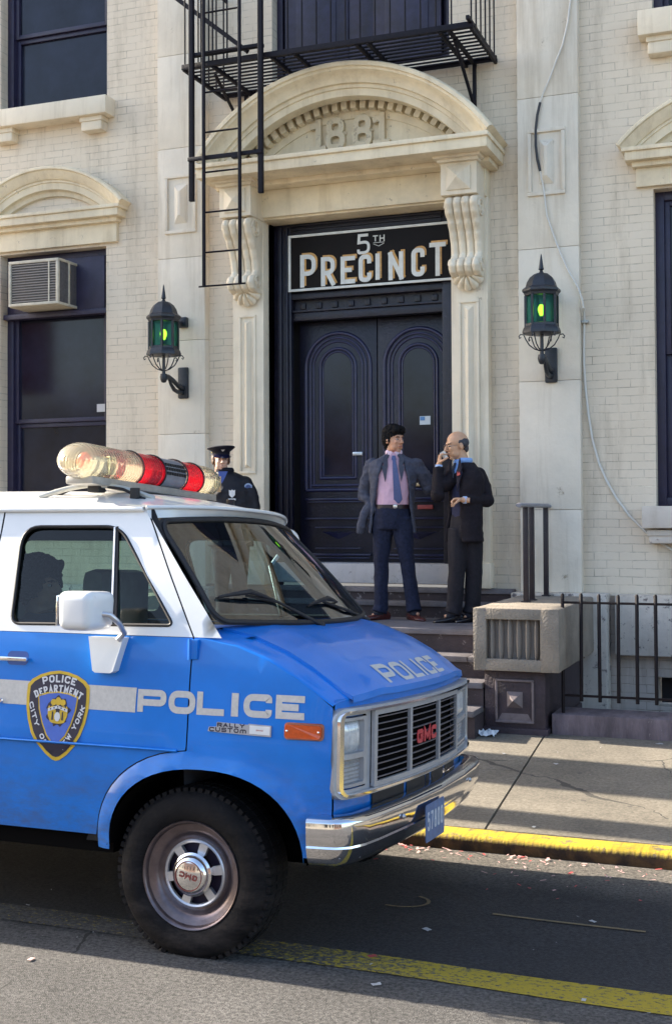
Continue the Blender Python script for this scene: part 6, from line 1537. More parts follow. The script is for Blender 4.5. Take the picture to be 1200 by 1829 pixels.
# ---- light bar
lb = thing('x', 'x', 'x'); bpy.data.objects.remove(lb)
LX, LY0, LY1, LZ = -3.035, .165, 1.555, 1.988
def lsec(t, sx=.125, sz=.083):                           # half-width scale at lateral position
    e = .13
    d = min(t - LY0, LY1 - t); k = 1 if d > e else math.sqrt(max(0, 1 - ((e - d) / e) ** 2)); return k
def shell(mb, y0, y1, n, k0=1.0, seg=28):
    def fn(u, v):
        y = y0 + (y1 - y0) * v; k = max(.02, lsec(y)) * k0; a = u * 2 * PI
        return (LX + .096 * k * math.cos(a), y, LZ + (.086 * math.sin(a) if math.sin(a) > 0 else .078 * math.sin(a)) * k)
    mb.grid(fn, seg, n, flip=True)
def dome_mat(name, col, alpha):
    m = bpy.data.materials.new(name); m.use_nodes = True; t = m.node_tree
    for n in list(t.nodes):
        if n.type != 'OUTPUT_MATERIAL': t.nodes.remove(n)
    tr = t.nodes.new('ShaderNodeBsdfTransparent'); tr.inputs[0].default_value = (*[min(1, c * 1.25) for c in col], 1)
    tl = t.nodes.new('ShaderNodeBsdfTranslucent'); tl.inputs[0].default_value = (*col, 1)
    df_ = t.nodes.new('ShaderNodeBsdfDiffuse'); df_.inputs[0].default_value = (*col, 1)
    gl = t.nodes.new('ShaderNodeBsdfGlossy'); gl.inputs['Roughness'].default_value = .12
    a = t.nodes.new('ShaderNodeMixShader'); a.inputs[0].default_value = .5; lk(t, tl.outputs[0], a.inputs[1]); lk(t, df_.outputs[0], a.inputs[2])
    b = t.nodes.new('ShaderNodeMixShader'); b.inputs[0].default_value = alpha; lk(t, tr.outputs[0], b.inputs[1]); lk(t, a.outputs[0], b.inputs[2])
    fr_ = t.nodes.new('ShaderNodeFresnel'); fr_.inputs[0].default_value = 1.45
    tc = t.nodes.new('ShaderNodeTexCoord'); wv = t.nodes.new('ShaderNodeTexWave'); wv.bands_direction = 'Y'; wv.inputs['Scale'].default_value = 14; lk(t, tc.outputs['Object'], wv.inputs['Vector'])
    bp = t.nodes.new('ShaderNodeBump'); bp.inputs['Strength'].default_value = .5; bp.inputs['Distance'].default_value = .004; lk(t, wv.outputs['Fac'], bp.inputs['Height'])
    for q in (tl, df_, gl, fr_): lk(t, bp.outputs[0], q.inputs['Normal'])
    c = t.nodes.new('ShaderNodeMixShader'); lk(t, fr_.outputs[0], c.inputs[0]); lk(t, b.outputs[0], c.inputs[1]); lk(t, gl.outputs[0], c.inputs[2])
    lk(t, c.outputs[0], t.nodes['Material Output'].inputs[0]); return m
M_CLR = dome_mat('clear_dome', (.90, .84, .68), .36); M_REDD = dome_mat('red_dome', (.80, .02, .05), .80)
mb = MB(); mb.bbox(LX - .070, LX + .070, LY0 + .11, LY1 - .08, 1.888, 1.925, .010)
lbo = part('light_bar', mb, mat('bar_base', (.36, .34, .31), .45, metal=.4, var=.2, vscale=14), van, label='long rounded light bar of clear, red and grey sections across the roof')
mb = MB(); shell(mb, LY0 + .001, .665, 26); part('clear_dome', mb, M_CLR, lbo, smooth=60); mb = MB(); shell(mb, 1.275, LY1 - .001, 16); part('clear_dome', mb, M_CLR, lbo, smooth=60)
mb = MB(); shell(mb, .67, .875, 10); part('red_dome', mb, M_REDD, lbo, smooth=60); mb = MB(); shell(mb, 1.10, 1.27, 8); part('red_dome', mb, M_REDD, lbo, smooth=60)
mb = MB(); shell(mb, .88, 1.095, 10, .985); so2 = part('speaker', mb, mat('speaker_grey', (.24, .25, .29), .4, metal=.4, var=.2, vscale=20), lbo, smooth=60)
mb = MB()
for j in range(3):
    for i in range(8):
        y = .895 + i * .0245; a = .02 + j * .26
        ca, sa = math.cos(a), math.sin(a); q = (LX + .0965 * ca, y, LZ + .087 * sa)
        mb.bbox(q[0] - .010, q[0] + .004, y, y + .016, q[2] - .008, q[2] + .007, .001)
part('speaker_slots', mb, M_RUB, lbo, smooth=None)
for y in (.667, .877, 1.098, 1.272):
    mb = MB(); mb.tube([(LX + .099 * math.cos(a), y, LZ + (.090 if math.sin(a) > 0 else .081) * math.sin(a)) for a in [2 * PI * k / 30 for k in range(31)]], .0042, 6); part('dome_band', mb, M_RUB, lbo, smooth=60)
M_REFL = mat('rotator_reflector', (.75, .66, .45), .12, metal=.9); M_ROT = mat('rotator_grey', (.28, .27, .26), .5)
for y, rc_ in ((.36, 1), (.78, 0), (1.42, 1)):
    mb = MB(); mb.bar((LX - .045, y + .09, LZ), (LX + .045, y + .15, LZ), .004, .085); mb.bar((LX - .045, y + .15, LZ), (LX + .045, y + .09, LZ), .004, .08)
    part('reflector', mb, M_REFL, lbo, smooth=60)
    mb = MB(); mb.bbox(LX - .05, LX + .05, y - .03, y + .02, LZ - .045, LZ + .032, .008); mb.bbox(LX - .05, LX + .05, y + .024, y + .07, LZ - .045, LZ + .028, .008); mb.bbox(LX - .03, LX + .03, y - .04, y + .08, LZ - .08, LZ - .045, .004); part('rotator_motor', mb, M_ROT, lbo)
mb = MB(); mb.ell((LX + .02, .285, LZ), (.040, .012, .042), 16, 10); part('red_filter', mb, mat('red_filter', (.70, .10, .04), .25), lbo, smooth=60)
# mounting hoops and feet
for y in (.42, 1.38):
    mb = MB(); zr = roofP((y - YC) / (YC - .166), .2)[2]
    mb.bbox(LX - .03, LX + .03, y - .03, y + .03, 1.86, 1.90, .006)
    mb.tube([(LX + .24, y + .02, zr - .02), (LX + .13, y + .01, 1.875), (LX, y, 1.895), (LX - .13, y - .01, 1.875), (LX - .24, y - .02, zr - .02)], .007, 8)
    for e in (-.2, .2): mb.bbox(LX + e - .02, LX + e + .02, y - .012, y + .012, zr - .02, zr + .03, .004)
    part('mounting_foot', mb, M_RUB, lbo, smooth=40)
mb = MB(); yv = .38
mb.tube([(LX - .24 + .50 * k / 20, yv - .05 + .16 * k / 20, 1.835 + .058 * math.sin(PI * k / 20)) for k in range(21)], .0085, 8, flat=1.4); part('mounting_hoop', mb, mat('hoop_grey', (.50, .48, .42), .4, metal=.5), lbo, smooth=60)
# glass in the rear side windows
mb = MB()
for f, fl in ((near, False), (far, True)):
    for wq in (winR1, winR2): mb.panel(wq, [], lambda x, z: f(x, z, -.012), .2, flip=fl)
part('rear_side_glass', mb, M_VGLASS, up, smooth=40)
mb = MB()
for f in (near, far):
    for wq in (winR1, winR2): mb.tube([f(x, z, -.001) for x, z in wq], .008, 6, closed=True)
part('rear_window_seal', mb, M_RUB, up, smooth=60)
mb = MB(); mb.box(-6.12, -6.05, .1, VW - .1, .42, .56); part('rear_bumper', mb, M_CHROME, van, smooth=None)
# ================================================================ people
def PX(x, y, Y): a, b = Pxz(x, y, Y); return Vector((a, Y, b))
def remesh(name, mb, voxel, m, parent, sm=2, wr=0.0, wf=10.0, wst=(1, 1, 1), label=None, shade=True):
    me = bpy.data.meshes.new('tmp'); me.from_pydata(mb.v, [], mb.f)
    bm = bmesh.new(); bm.from_mesh(me); bmesh.ops.remove_doubles(bm, verts=bm.verts[:], dist=1e-6); bmesh.ops.recalc_face_normals(bm, faces=bm.faces[:]); bm.to_mesh(me); bm.free()
    o = bpy.data.objects.new('tmp', me); COL.objects.link(o)
    md = o.modifiers.new('r', 'REMESH'); md.mode = 'VOXEL'; md.voxel_size = voxel; md.adaptivity = 0
    dg = bpy.context.evaluated_depsgraph_get(); dg.update()
    ev = bpy.data.meshes.new_from_object(o.evaluated_get(dg)); bpy.data.objects.remove(o); bpy.data.meshes.remove(me)
    bm = bmesh.new(); bm.from_mesh(ev)
    for _ in range(sm): bmesh.ops.smooth_vert(bm, verts=bm.verts[:], factor=.5, use_axis_x=True, use_axis_y=True, use_axis_z=True)
    if wr > 0:
        bm.normal_update()
        for v in bm.verts:
            p = Vector((v.co.x * wst[0], v.co.y * wst[1], v.co.z * wst[2])) * wf
            v.co += v.normal * wr * (1 - 2.2 * abs(noise.noise(p))) + v.normal * wr * .5 * noise.noise(p * 2.3)
    bm.to_mesh(ev); bm.free()
    og = org_of(parent); ev.transform(Matrix.Translation(-og)); ev.materials.clear(); ev.materials.append(m)
    ev.polygons.foreach_set('use_smooth', [True] * len(ev.polygons)); ev.name = name
    ob = bpy.data.objects.new(name, ev); link(ob, parent); ORG[ob.name] = og
    if label: ob['label'] = label
    return ob
def frame(yaw, pitch=0.0, roll=0.0):                     # yaw 0 = facing the camera side (-Y); + turns towards +X
    f = Vector((math.sin(yaw), -math.cos(yaw), 0)); s = Vector((math.cos(yaw), math.sin(yaw), 0)); u = Vector((0, 0, 1))
    f2 = f * math.cos(pitch) + u * math.sin(pitch); u2 = u * math.cos(pitch) - f * math.sin(pitch)
    s2 = s * math.cos(roll) + u2 * math.sin(roll); u3 = u2 * math.cos(roll) - s * math.sin(roll)
    return s2, f2, u3                                    # side (screen right when yaw 0), forward, up
def ringloft(mb, levels, yaw, seg=28):                   # closed stack of elliptical rings: (centre, rx, ry)
    s, f, u = frame(yaw); vs = []
    for c, rx, ry in levels:
        for k in range(seg):
            a = 2 * PI * k / seg; vs.append((Vector(c) + s * rx * math.cos(a) + f * ry * math.sin(a))[:])
    n = len(levels); fs = [(i * seg + k, i * seg + (k + 1) % seg, (i + 1) * seg + (k + 1) % seg, (i + 1) * seg + k) for i in range(n - 1) for k in range(seg)]
    fs += [list(range(seg))[::-1], [(n - 1) * seg + k for k in range(seg)]]; mb.add(vs, fs)
def shell_coat(mb, levels, yaw, th=.016, seg=44):        # open-fronted shell: (centre, rx, ry, gapL, gapR)
    s, f, u = frame(yaw); n = len(levels); O = []; I = []
    for c, rx, ry, g0, g1 in levels:
        for k in range(seg + 1):
            a = PI / 2 + g0 + (2 * PI - g0 - g1) * k / seg
            d = s * math.cos(a) * rx + f * math.sin(a) * ry; dn = (s * math.cos(a) + f * math.sin(a)) * th
            O.append((Vector(c) + d)[:]); I.append((Vector(c) + d - dn)[:])
    m = seg + 1; o = len(O); fs = []
    for i in range(n - 1):
        for k in range(seg):
            a, b, c_, d_ = i * m + k, i * m + k + 1, (i + 1) * m + k + 1, (i + 1) * m + k
            fs += [(a, b, c_, d_), (o + d_, o + c_, o + b, o + a)]
        fs += [(i * m, (i + 1) * m, o + (i + 1) * m, o + i * m), (o + i * m + seg, o + (i + 1) * m + seg, (i + 1) * m + seg, i * m + seg)]
    for k in range(seg): fs += [(k + 1, k, o + k, o + k + 1), ((n - 1) * m + k, (n - 1) * m + k + 1, o + (n - 1) * m + k + 1, o + (n - 1) * m + k)]
    mb.add(O + I, fs)
def hand(mb, wrist, d, nrm, side, curl=(.5, .5, .55, .6), thumb=.4, sc=1.0):
    """palm plus four fingers and a thumb; d = direction of the hand, nrm = palm normal (fingers close towards it), side = +-1 thumb side"""
    d = Vector(d).normalized(); nrm = Vector(nrm); nrm = (nrm - d * nrm.dot(d)).normalized(); x = d.cross(nrm).normalized() * side; w0 = Vector(wrist)
    R = Matrix((x, d, nrm)).transposed()
    mb.tube([w0 - d * .03, w0 + d * .01, w0 + d * .045 * sc, w0 + d * .082 * sc], [.022, .025, .036 * sc, .036 * sc], 14, flat=1.0) if False else None
    mb.ell(w0 + d * .045 * sc, (.038 * sc, .052 * sc, .017 * sc), 18, 12, R); mb.ell(w0 + d * .068 * sc, (.040 * sc, .026 * sc, .015 * sc), 18, 12, R)
    mb.tube([w0 - d * .05, w0 + d * .02], [.024, .024], 12)
    for i, (off, L, r) in enumerate(((.029, .066, .0088), (.010, .074, .0092), (-.010, .069, .0088), (-.029, .054, .0078))):
        p = w0 + d * (.082 - abs(i - 1.2) * .004) * sc + x * off * sc; c = curl[i]; pts = [p - d * .018]; rr = [r * 1.05]; dd = d.copy(); pts.append(p); rr.append(r * 1.05)
        for seg_, (fl, bend) in enumerate(((.44, 1.0), (.32, 1.35), (.24, .9))):
            a = c * bend; dd = (dd * math.cos(a) + nrm * math.sin(a)).normalized() if seg_ == 0 else (dd * math.cos(a) + (nrm - dd * nrm.dot(dd)).normalized() * math.sin(a)).normalized()
            pts.append(pts[-1] + dd * L * fl * sc); rr.append(r * (1 - .09 * (seg_ + 1)))
        mb.tube(pts, [q * sc for q in rr], 10); mb.ell(pts[-1], (rr[-1] * sc,) * 3, 10, 8)
    p = w0 + d * .022 * sc + x * .030 * sc; t1 = (x * .75 + d * .55 + nrm * thumb).normalized(); t2 = (x * .15 + d * .8 + nrm * (thumb + .35)).normalized()
    pts = [p - x * .012, p + t1 * .034 * sc, p + t1 * .034 * sc + t2 * .030 * sc, p + t1 * .034 * sc + t2 * .052 * sc]; mb.tube(pts, [.014 * sc, .0115 * sc, .0105 * sc, .0085 * sc], 10); mb.ell(pts[-1], (.0085 * sc,) * 3, 10, 8)
M_EYE = mat('eye_white', (.34, .30, .28), .5); M_IRIS = mat('iris_dark', (.02, .012, .01), .2); M_LIP = mat('lips', (.36, .13, .11), .5); M_BROW = mat('eyebrow_hair', (.018, .012, .010), .8)
M_SOCK = mat('dark_sock', (.012, .012, .02), .9)
def skin(name, c): 
    m = mat(name, c, .5, var=.10, vscale=14); b = m.node_tree.nodes['Principled BSDF']; b.inputs['Subsurface Weight'].default_value = .12; b.inputs['Subsurface Radius'].default_value = (.02, .008, .004); b.inputs['Subsurface Scale'].default_value = .3; return m
def head_prims(mb, c, fr_, sc=1.0, jaw=1.0):
    s, f, u = fr_; R = Matrix((s, f, u)).transposed(); P = lambda x, y, z: Vector(c) + (s * x + f * y + u * z) * sc
    E = lambda x, y, z, a, b, d: mb.ell(P(x, y, z), (a * sc, b * sc, d * sc), 24, 16, R)
    E(0, -.014, .036, .074, .094, .084); E(0, .020, -.018, .060, .070, .080); E(0, .026, -.068, .045 * jaw, .052, .040); E(0, .058, -.098, .021 * jaw, .021, .017)
    E(-.034, .028, -.060, .021, .04, .036); E(.034, .028, -.060, .021, .04, .036)
    E(0, .070, .030, .048, .018, .013); E(-.030, .066, -.020, .020, .018, .018); E(.030, .066, -.020, .020, .018, .018)
    mb.tube([P(0, .082, .022), P(0, .098, .0), P(0, .112, -.024), P(0, .098, -.034)], [.007 * sc, .009 * sc, .0125 * sc, .009 * sc], 10); E(-.012, .096, -.029, .009, .010, .007); E(.012, .096, -.029, .009, .010, .007)
    E(0, .085, -.055, .022, .010, .006); E(0, .083, -.067, .019, .010, .0065)
    for e in (-1, 1): E(e * .075, -.010, -.008, .009, .019, .030)
    mb.tube([P(0, -.02, -.05), P(0, -.035, -.13), P(0, -.045, -.20)], [.050 * sc, .052 * sc, .062 * sc], 16)
    return P
def face_parts(t, c, fr_, sc=1.0, brow=M_BROW):
    s, f, u = fr_; P = lambda x, y, z: Vector(c) + (s * x + f * y + u * z) * sc; R = Matrix((s, f, u)).transposed()
    for e in (-1, 1):
        mb = MB(); mb.ell(P(e * .029, .0755, .004), (.0135 * sc, .009 * sc, .0068 * sc), 14, 10, R); ey = part('eye', mb, M_EYE, t, smooth=60)
        mb = MB(); mb.ell(P(e * .029, .0815, .004), (.0058 * sc, .0042 * sc, .0058 * sc), 12, 8, R); part('iris', mb, M_IRIS, ey, smooth=60)
        mb = MB(); mb.tube([P(e * .012, .088, .021), P(e * .030, .087, .027), P(e * .046, .074, .022)], [.0035 * sc, .005 * sc, .003 * sc], 8, flat=.8); part('eyebrow', mb, brow, t, smooth=60)
    mb = MB(); mb.tube([P(-.021, .086, -.060), P(0, .0965, -.0585), P(.021, .086, -.060)], [.003 * sc, .0055 * sc, .003 * sc], 8); part('lips', mb, M_LIP, t, smooth=60)
def limb_skin(mb, J):
    mb.tube([J['shL'], J['elL'], J['wrL']], [.034, .030, .024], 12); mb.tube([J['shR'], J['elR'], J['wrR']], [.034, .030, .024], 12)
    for q in ('L', 'R'): mb.ell(J['el' + q], (.030,) * 3); mb.ell(J['sh' + q], (.034,) * 3)
    ringloft(mb, [(J['pel'] + Vector((0, 0, -.08)), .10, .07), (J['pel'], .135, .09), (J['waist'], .115, .08), (J['chest'], .125, .08), (J['shm'] + Vector((0, 0, -.03)), .12, .062), (J['neck'], .055, .055)], J['yaw'])
    for q in ('L', 'R'):
        mb.tube([J['hip' + q], J['kn' + q], J['an' + q]], [.07, .048, .034], 12); mb.ell(J['kn' + q], (.05,) * 3); mb.ell(J['hip' + q], (.075,) * 3)
        f = J['toe' + q]; mb.tube([J['an' + q], J['an' + q] + Vector((0, 0, -.035)), J['an' + q] + Vector((0, 0, -.062)) + f * .03, J['an' + q] + Vector((0, 0, -.068)) + f * .09], [.032, .028, .020, .014], 10)
def trousers(t, J, m, r=(.094, .080, .062, .060), wr=.0055, extra=()):
    mb = MB(); pel = J['pel']
    for c_, r3 in extra: mb.ell(c_, r3)
    ringloft(mb, [(pel + Vector((0, 0, -.10)), .155, .105), (pel + Vector((0, 0, -.03)), .165, .115), (pel + Vector((0, 0, .04)), .158, .110), (J['belt'], .146, .102)], J['yaw'])
    for q in ('L', 'R'):
        h, k, a = J['hip' + q], J['kn' + q], J['an' + q]; m1 = h * .5 + k * .5; m2 = k * .5 + a * .5
        mb.tube([h + Vector((0, 0, .03)), h * .8 + k * .2, m1, k, m2, a * .9 + k * .1, a + Vector((0, 0, -.02))], [r[0], r[0] * .97, r[1], r[2], r[2] * .98, r[3], r[3] * 1.06], 18); mb.tube([a, a + Vector((0, 0, -.048)) + J['toe' + q] * .018], [r[3] * 1.06, r[3] * 1.10], 18)
    return remesh('trousers', mb, .0065, m, t, 3, wr, 11, (1, 1, .55))
def shoes(t, J, m, z):
    for q in ('L', 'R'):
        mb = MB(); a = J['an' + q]; mb.tube([a + Vector((0, 0, .03)), a + Vector((0, 0, -.03)), Vector((a.x, a.y, z + .05)) + J['toe' + q] * .02], [.040, .040, .043], 14); mb.ell(Vector((a.x, a.y, z + .055)) + J['toe' + q] * .04, (.042, .042, .026)); part('sock', mb, M_SOCK, t, smooth=60)
        a = J['an' + q]; f = J['toe' + q]; s = Vector((f.y, -f.x, 0)); mb = MB(); prof = [(-.085, .028, .060), (-.055, .036, .085), (-.01, .038, .085), (.04, .040, .060), (.09, .046, .045), (.14, .044, .036), (.175, .030, .026), (.19, .012, .014)]
        vs = []; seg = 14
        for (d, w2, h) in prof:
            c = Vector((a.x, a.y, z)) + f * d
            for k in range(seg):
                an = 2 * PI * k / seg; yy = math.sin(an); vs.append((c + s * w2 * math.cos(an) * (1 if yy > 0 else 1.05) + Vector((0, 0, max(0, .5 * h + .5 * h * yy) if yy > -.6 else .0)))[:])
        n = len(prof); mb.add(vs, [(i * seg + k, i * seg + (k + 1) % seg, (i + 1) * seg + (k + 1) % seg, (i + 1) * seg + k) for i in range(n - 1) for k in range(seg)] + [list(range(seg))[::-1], [(n - 1) * seg + k for k in range(seg)]])
        part('shoe', mb, m, t, smooth=60, rv=True)
def tie(t, pts, w, m, n, name='necktie'):
    mb = MB(); P = [Vector(p) for p in pts]; ww = w; N = len(P); vs = []
    sdir = n
    for p, q in zip(P, ww): vs += [(p - sdir * q)[:], (p + sdir * q)[:], (p + sdir * q + Vector((0, .008, 0)))[:], (p - sdir * q + Vector((0, .008, 0)))[:]]
    mb.add(vs, [(i * 4 + k, i * 4 + (k + 1) % 4, (i + 1) * 4 + (k + 1) % 4, (i + 1) * 4 + k) for i in range(N - 1) for k in range(4)] + [(0, 1, 2, 3), ((N - 1) * 4 + 3, (N - 1) * 4 + 2, (N - 1) * 4 + 1, (N - 1) * 4)])
    return part(name, mb, m, t, smooth=50, rv=True)
def hair_obj(t, c, fr_, els, m, vox=.0055, wr=.006, wf=38, sc=1.0, cut=None):
    s, f, u = fr_; R = Matrix((s, f, u)).transposed(); mb = MB()
    for (x, y, z, a, b, d) in els: mb.ell(Vector(c) + (s * x + f * y + u * z) * sc, (a * sc, b * sc, d * sc), 22, 14, R)
    return remesh('hair', mb, vox, m, t, 1, wr, wf)
def fabric(name, col, var=.25, rough=.85, vs_=40, weave=.25): return mat(name, col, rough, var=var, vscale=vs_, bump=weave, bscale=160, spec=.25)
V = Vector

# ---- man in grey-blue jacket and pink shirt
Yp = 10.14
t = thing('person', 'dark-haired man in open grey-blue jacket and pink shirt, one hand in his trouser pocket', 'person', (-3.42, Yp, .815))
J = dict(yaw=.28, shL=PX(662, 829, Yp), shR=PX(745, 829, Yp + .05), elL=PX(650, 884, Yp + .02), elR=PX(764, 871, Yp + .14), wrL=PX(677, 916, Yp - .035), wrR=PX(757, 843, Yp + .20),
         pel=PX(700, 925, Yp), belt=PX(700, 905, Yp), waist=PX(701, 892, Yp), chest=PX(702, 852, Yp), shm=PX(703, 826, Yp + .01), neck=PX(703, 812, Yp + .01),
         hipL=PX(684, 932, Yp), hipR=PX(717, 932, Yp + .02), knL=PX(681, 1005, Yp - .01), knR=PX(727, 1002, Yp + .02), anL=PX(680, 1084, Yp + .0), anR=PX(738, 1082, Yp + .04),
         toeL=V((-.62, -.78, 0)), toeR=V((.72, -.69, 0)))
SK1 = skin('skin_tan', (.50, .255, .16)); fr1 = frame(1.02, -.02); hc = PX(704, 786, Yp + .0)
mb = MB(); limb_skin(mb, J); head_prims(mb, hc, fr1, .98); mb.tube([hc + V((0, .03, -.10)), J['neck']], [.052, .058], 12)
hand(mb, J['wrL'], (.12, .05, -1), (0, 1, 0), 1, (.2,) * 4, .1, .8); hand(mb, J['wrR'], (-.35, .15, 1), (-.8, -.4, 0), -1, (.5, .55, .6, .7), .3, .9)
remesh('body', mb, .0045, SK1, t, 2); face_parts(t, hc, fr1, .98)
M_H1 = mat('black_hair', (.006, .005, .006), .8, var=.4, vscale=60, bump=.8, bscale=150, spec=.2)
hair_obj(t, hc, fr1, [(0, -.022, .062, .082, .098, .078), (0, .048, .092, .062, .050, .030), (0, -.060, .010, .072, .055, .088), (-.066, -.035, .020, .020, .052, .05), (.066, -.035, .020, .020, .052, .05), (0, -.065, -.055, .055, .035, .05), (-.04, .062, .078, .03, .03, .022), (.035, .06, .08, .03, .03, .022)], M_H1, wr=.009, wf=48)
mb = MB(); ringloft(mb, [(J['belt'] + V((0, 0, -.03)), .138, .100), (J['waist'], .148, .108), (J['chest'] + V((0, 0, -.06)), .155, .112), (J['chest'], .160, .112), (J['shm'], .150, .088), (J['shm'] + V((0, 0, .035)), .100, .075), (J['neck'] + V((0, 0, .015)), .066, .066)], J['yaw'])
sh_ = remesh('shirt', mb, .006, fabric('pink_shirt', (.66, .42, .52), .08), t, 2, .0035, 13, (1, 1, .8))
s_, f_, u_ = frame(J['yaw']); nk = J['neck'] + V((0, 0, .01))
mb = MB(); mb.tube([nk + s_ * .062 * math.cos(a) + f_ * .060 * math.sin(a) + V((0, 0, .012 if math.sin(a) < .5 else -.004)) for a in [PI / 2 + .3 + (2 * PI - .6) * k / 20 for k in range(21)]], .014, 8, flat=1.5)
for e in (-1, 1): mb.prism([(0, 0), (.045 * e, -.005), (.038 * e, -.055)], lambda a, b, d: (nk + s_ * (a + e * .006) + f_ * (.076 + d - abs(a) * .4) + V((0, 0, b + .012)))[:], 0, .006)
part('collar', mb, fabric('pink_collar', (.74, .56, .66), .05), sh_, smooth=50, rv=True)
TS = s_; tp = lambda dx, dz, df: J['neck'] + s_ * dx + f_ * df + V((0, 0, dz))
tie(t, [tp(.002, -.012, .082), tp(.004, -.045, .096), tp(.008, -.06, .104), tp(.018, -.16, .126), tp(.030, -.28, .128), tp(.040, -.395, .120), tp(.044, -.43, .112)], [.013, .019, .013, .022, .029, .036, .006], mat('blue_tie', (.075, .10, .23), .6, var=.3, vscale=120), s_)
mb = MB(); ringloft(mb, [(J['belt'] + V((0, 0, -.018)), .153, .108), (J['belt'] + V((0, 0, .018)), .152, .108)], J['yaw'], 32); be = part('belt', mb, mat('dark_belt', (.02, .008, .012), .4), t, smooth=50)
mb = MB(); q = J['belt'] + f_ * .112 + s_ * .035; mb.bbox(q.x - .018, q.x + .018, q.y - .01, q.y + .004, q.z - .016, q.z + .016, .004); part('buckle', mb, mat('buckle_steel', (.6, .58, .55), .25, metal=.9), be)
trousers(t, J, fabric('navy_trousers', (.014, .018, .042), .45), extra=((J['wrL'] + V((.012, -.01, -.065)), (.058, .060, .085)),)); shoes(t, J, mat('oxblood_shoe', (.075, .018, .015), .25, var=.2, vscale=20), .815)
mb = MB(); c = lambda k, dz=0, dx=0: J[k] + V((dx, 0, dz))
shell_coat(mb, [(c('pel', -.13, .0), .205, .135, 1.32, 1.30), (c('pel', -.02), .198, .130, 1.20, 1.22), (c('belt', .0), .190, .126, 1.08, 1.10), (c('waist', .03), .192, .125, .95, .97), (c('chest', -.05), .202, .132, .80, .82), (c('chest', .03), .212, .132, .62, .64), (c('shm', -.012), .212, .112, .46, .48), (c('shm', .022), .168, .096, .40, .40), (c('neck', -.005), .088, .084, .42, .42)], J['yaw'])
mb.tube([J['shL'] + V((.02, 0, .012)), J['shL'] * .5 + J['elL'] * .5, J['elL'], J['elL'] * .45 + J['wrL'] * .55, J['wrL'] + V((0, 0, .01))], [.060, .060, .056, .053, .049], 16); mb.tube([J['shR'] + V((-.02, 0, .012)), J['shR'] * .5 + J['elR'] * .5, J['elR'], J['elR'] * .45 + J['wrR'] * .55, J['wrR'] + V((0, 0, -.01))], [.060, .060, .056, .053, .049], 16)
for q in ('L', 'R'): mb.ell(J['el' + q], (.057,) * 3); mb.ell(J['sh' + q] + V((.02 if q == 'L' else -.02, 0, -.005)), (.062, .062, .056))
mb.tube([PX(662, 900, Yp - .05), PX(650, 920, Yp - .06), PX(645, 940, Yp - .05), PX(643, 952, Yp - .04)], [.045, .05, .05, .035], 12, flat=.8)
jk = remesh('jacket', mb, .0065, fabric('grey_blue_jacket', (.070, .075, .105), .3), t, 2, .007, 8.5, (1, 1, 1.5))
mb = MB()
for e, a0 in ((-1, .0), (1, .0)):
    mb.prism([(0, 0), (.042, -.06), (.030, -.115), (.050, -.115), (.018, -.26), (-.005, -.12)], lambda a, b, d: (nk + s_ * (e * (.052 + a)) + f_ * (.085 + d + .035 * min(1, -b * 5)) + V((0, 0, b + .005)))[:], 0, .008)
part('lapel', mb, fabric('grey_blue_lapel', (.060, .066, .094), .2), jk, smooth=40, rv=True)

# ---- balding man in dark suit drinking
Yq = 10.10
t = thing('person', 'balding man with glasses in dark three-piece suit lifting a small cup to his mouth', 'person', (-2.86, Yq, .815))
J = dict(yaw=-.62, shL=PX(806, 850, Yq - .06), shR=PX(858, 848, Yq + .07), elL=PX(781, 884, Yq - .15), elR=PX(869, 893, Yq + .02), wrL=PX(785, 845, Yq - .24), wrR=PX(828, 893, Yq - .17),
         pel=PX(829, 940, Yq), belt=PX(830, 918, Yq), waist=PX(831, 900, Yq), chest=PX(832, 868, Yq), shm=PX(832, 845, Yq + .01), neck=PX(828, 827, Yq + .0),
         hipL=PX(819, 950, Yq - .03), hipR=PX(842, 950, Yq + .03), knL=PX(815, 1022, Yq - .05), knR=PX(846, 1022, Yq + .03), anL=PX(811, 1086, Yq - .04), anR=PX(843, 1087, Yq + .05),
         toeL=V((-.80, -.6, 0)), toeR=V((-.55, -.83, 0)))
SK2 = skin('skin_warm', (.58, .33, .20)); fr2 = frame(-.88, -.16); hc = PX(815, 796, Yq - .03)
mb = MB()
s_, f_, u_ = frame(-.88); CUP = hc + fr2[0] * 0 + fr2[1] * .128 + fr2[2] * -.062; HD = V((.10, .05, 1)).normalized(); HN = V((.9, .35, .05)); HN = (HN - HD * HN.dot(HD)).normalized(); J['wrL'] = CUP - HD * .090 - HN * .034
limb_skin(mb, J); head_prims(mb, hc, fr2, 1.0, 1.05); mb.tube([hc + V((.02, .03, -.09)), J['neck']], [.054, .060], 12)
hand(mb, J['wrL'], HD, HN, -1, (.75, .8, .9, 1.0), .75); hand(mb, J['wrR'], (-1, -.25, .05), (.1, -.2, -1), 1, (.75, .85, .95, 1.0), .5)
remesh('body', mb, .0045, SK2, t, 2); face_parts(t, hc, fr2, 1.0, mat('grey_brow', (.06, .05, .05), .8))
M_H2 = mat('greying_hair', (.050, .048, .060), .6, var=.5, vscale=60, bump=.5, bscale=120)
hair_obj(t, hc, fr2, [(0, -.068, .018, .066, .042, .052), (-.062, -.045, .018, .018, .045, .036), (.062, -.045, .018, .018, .045, .036), (0, -.070, -.030, .052, .032, .045), (-.068, -.01, .028, .010, .022, .018), (.068, -.01, .028, .010, .022, .018)], M_H2, wr=.002)
P = lambda x, y, z: hc + fr2[0] * x + fr2[1] * y + fr2[2] * z
mb = MB()
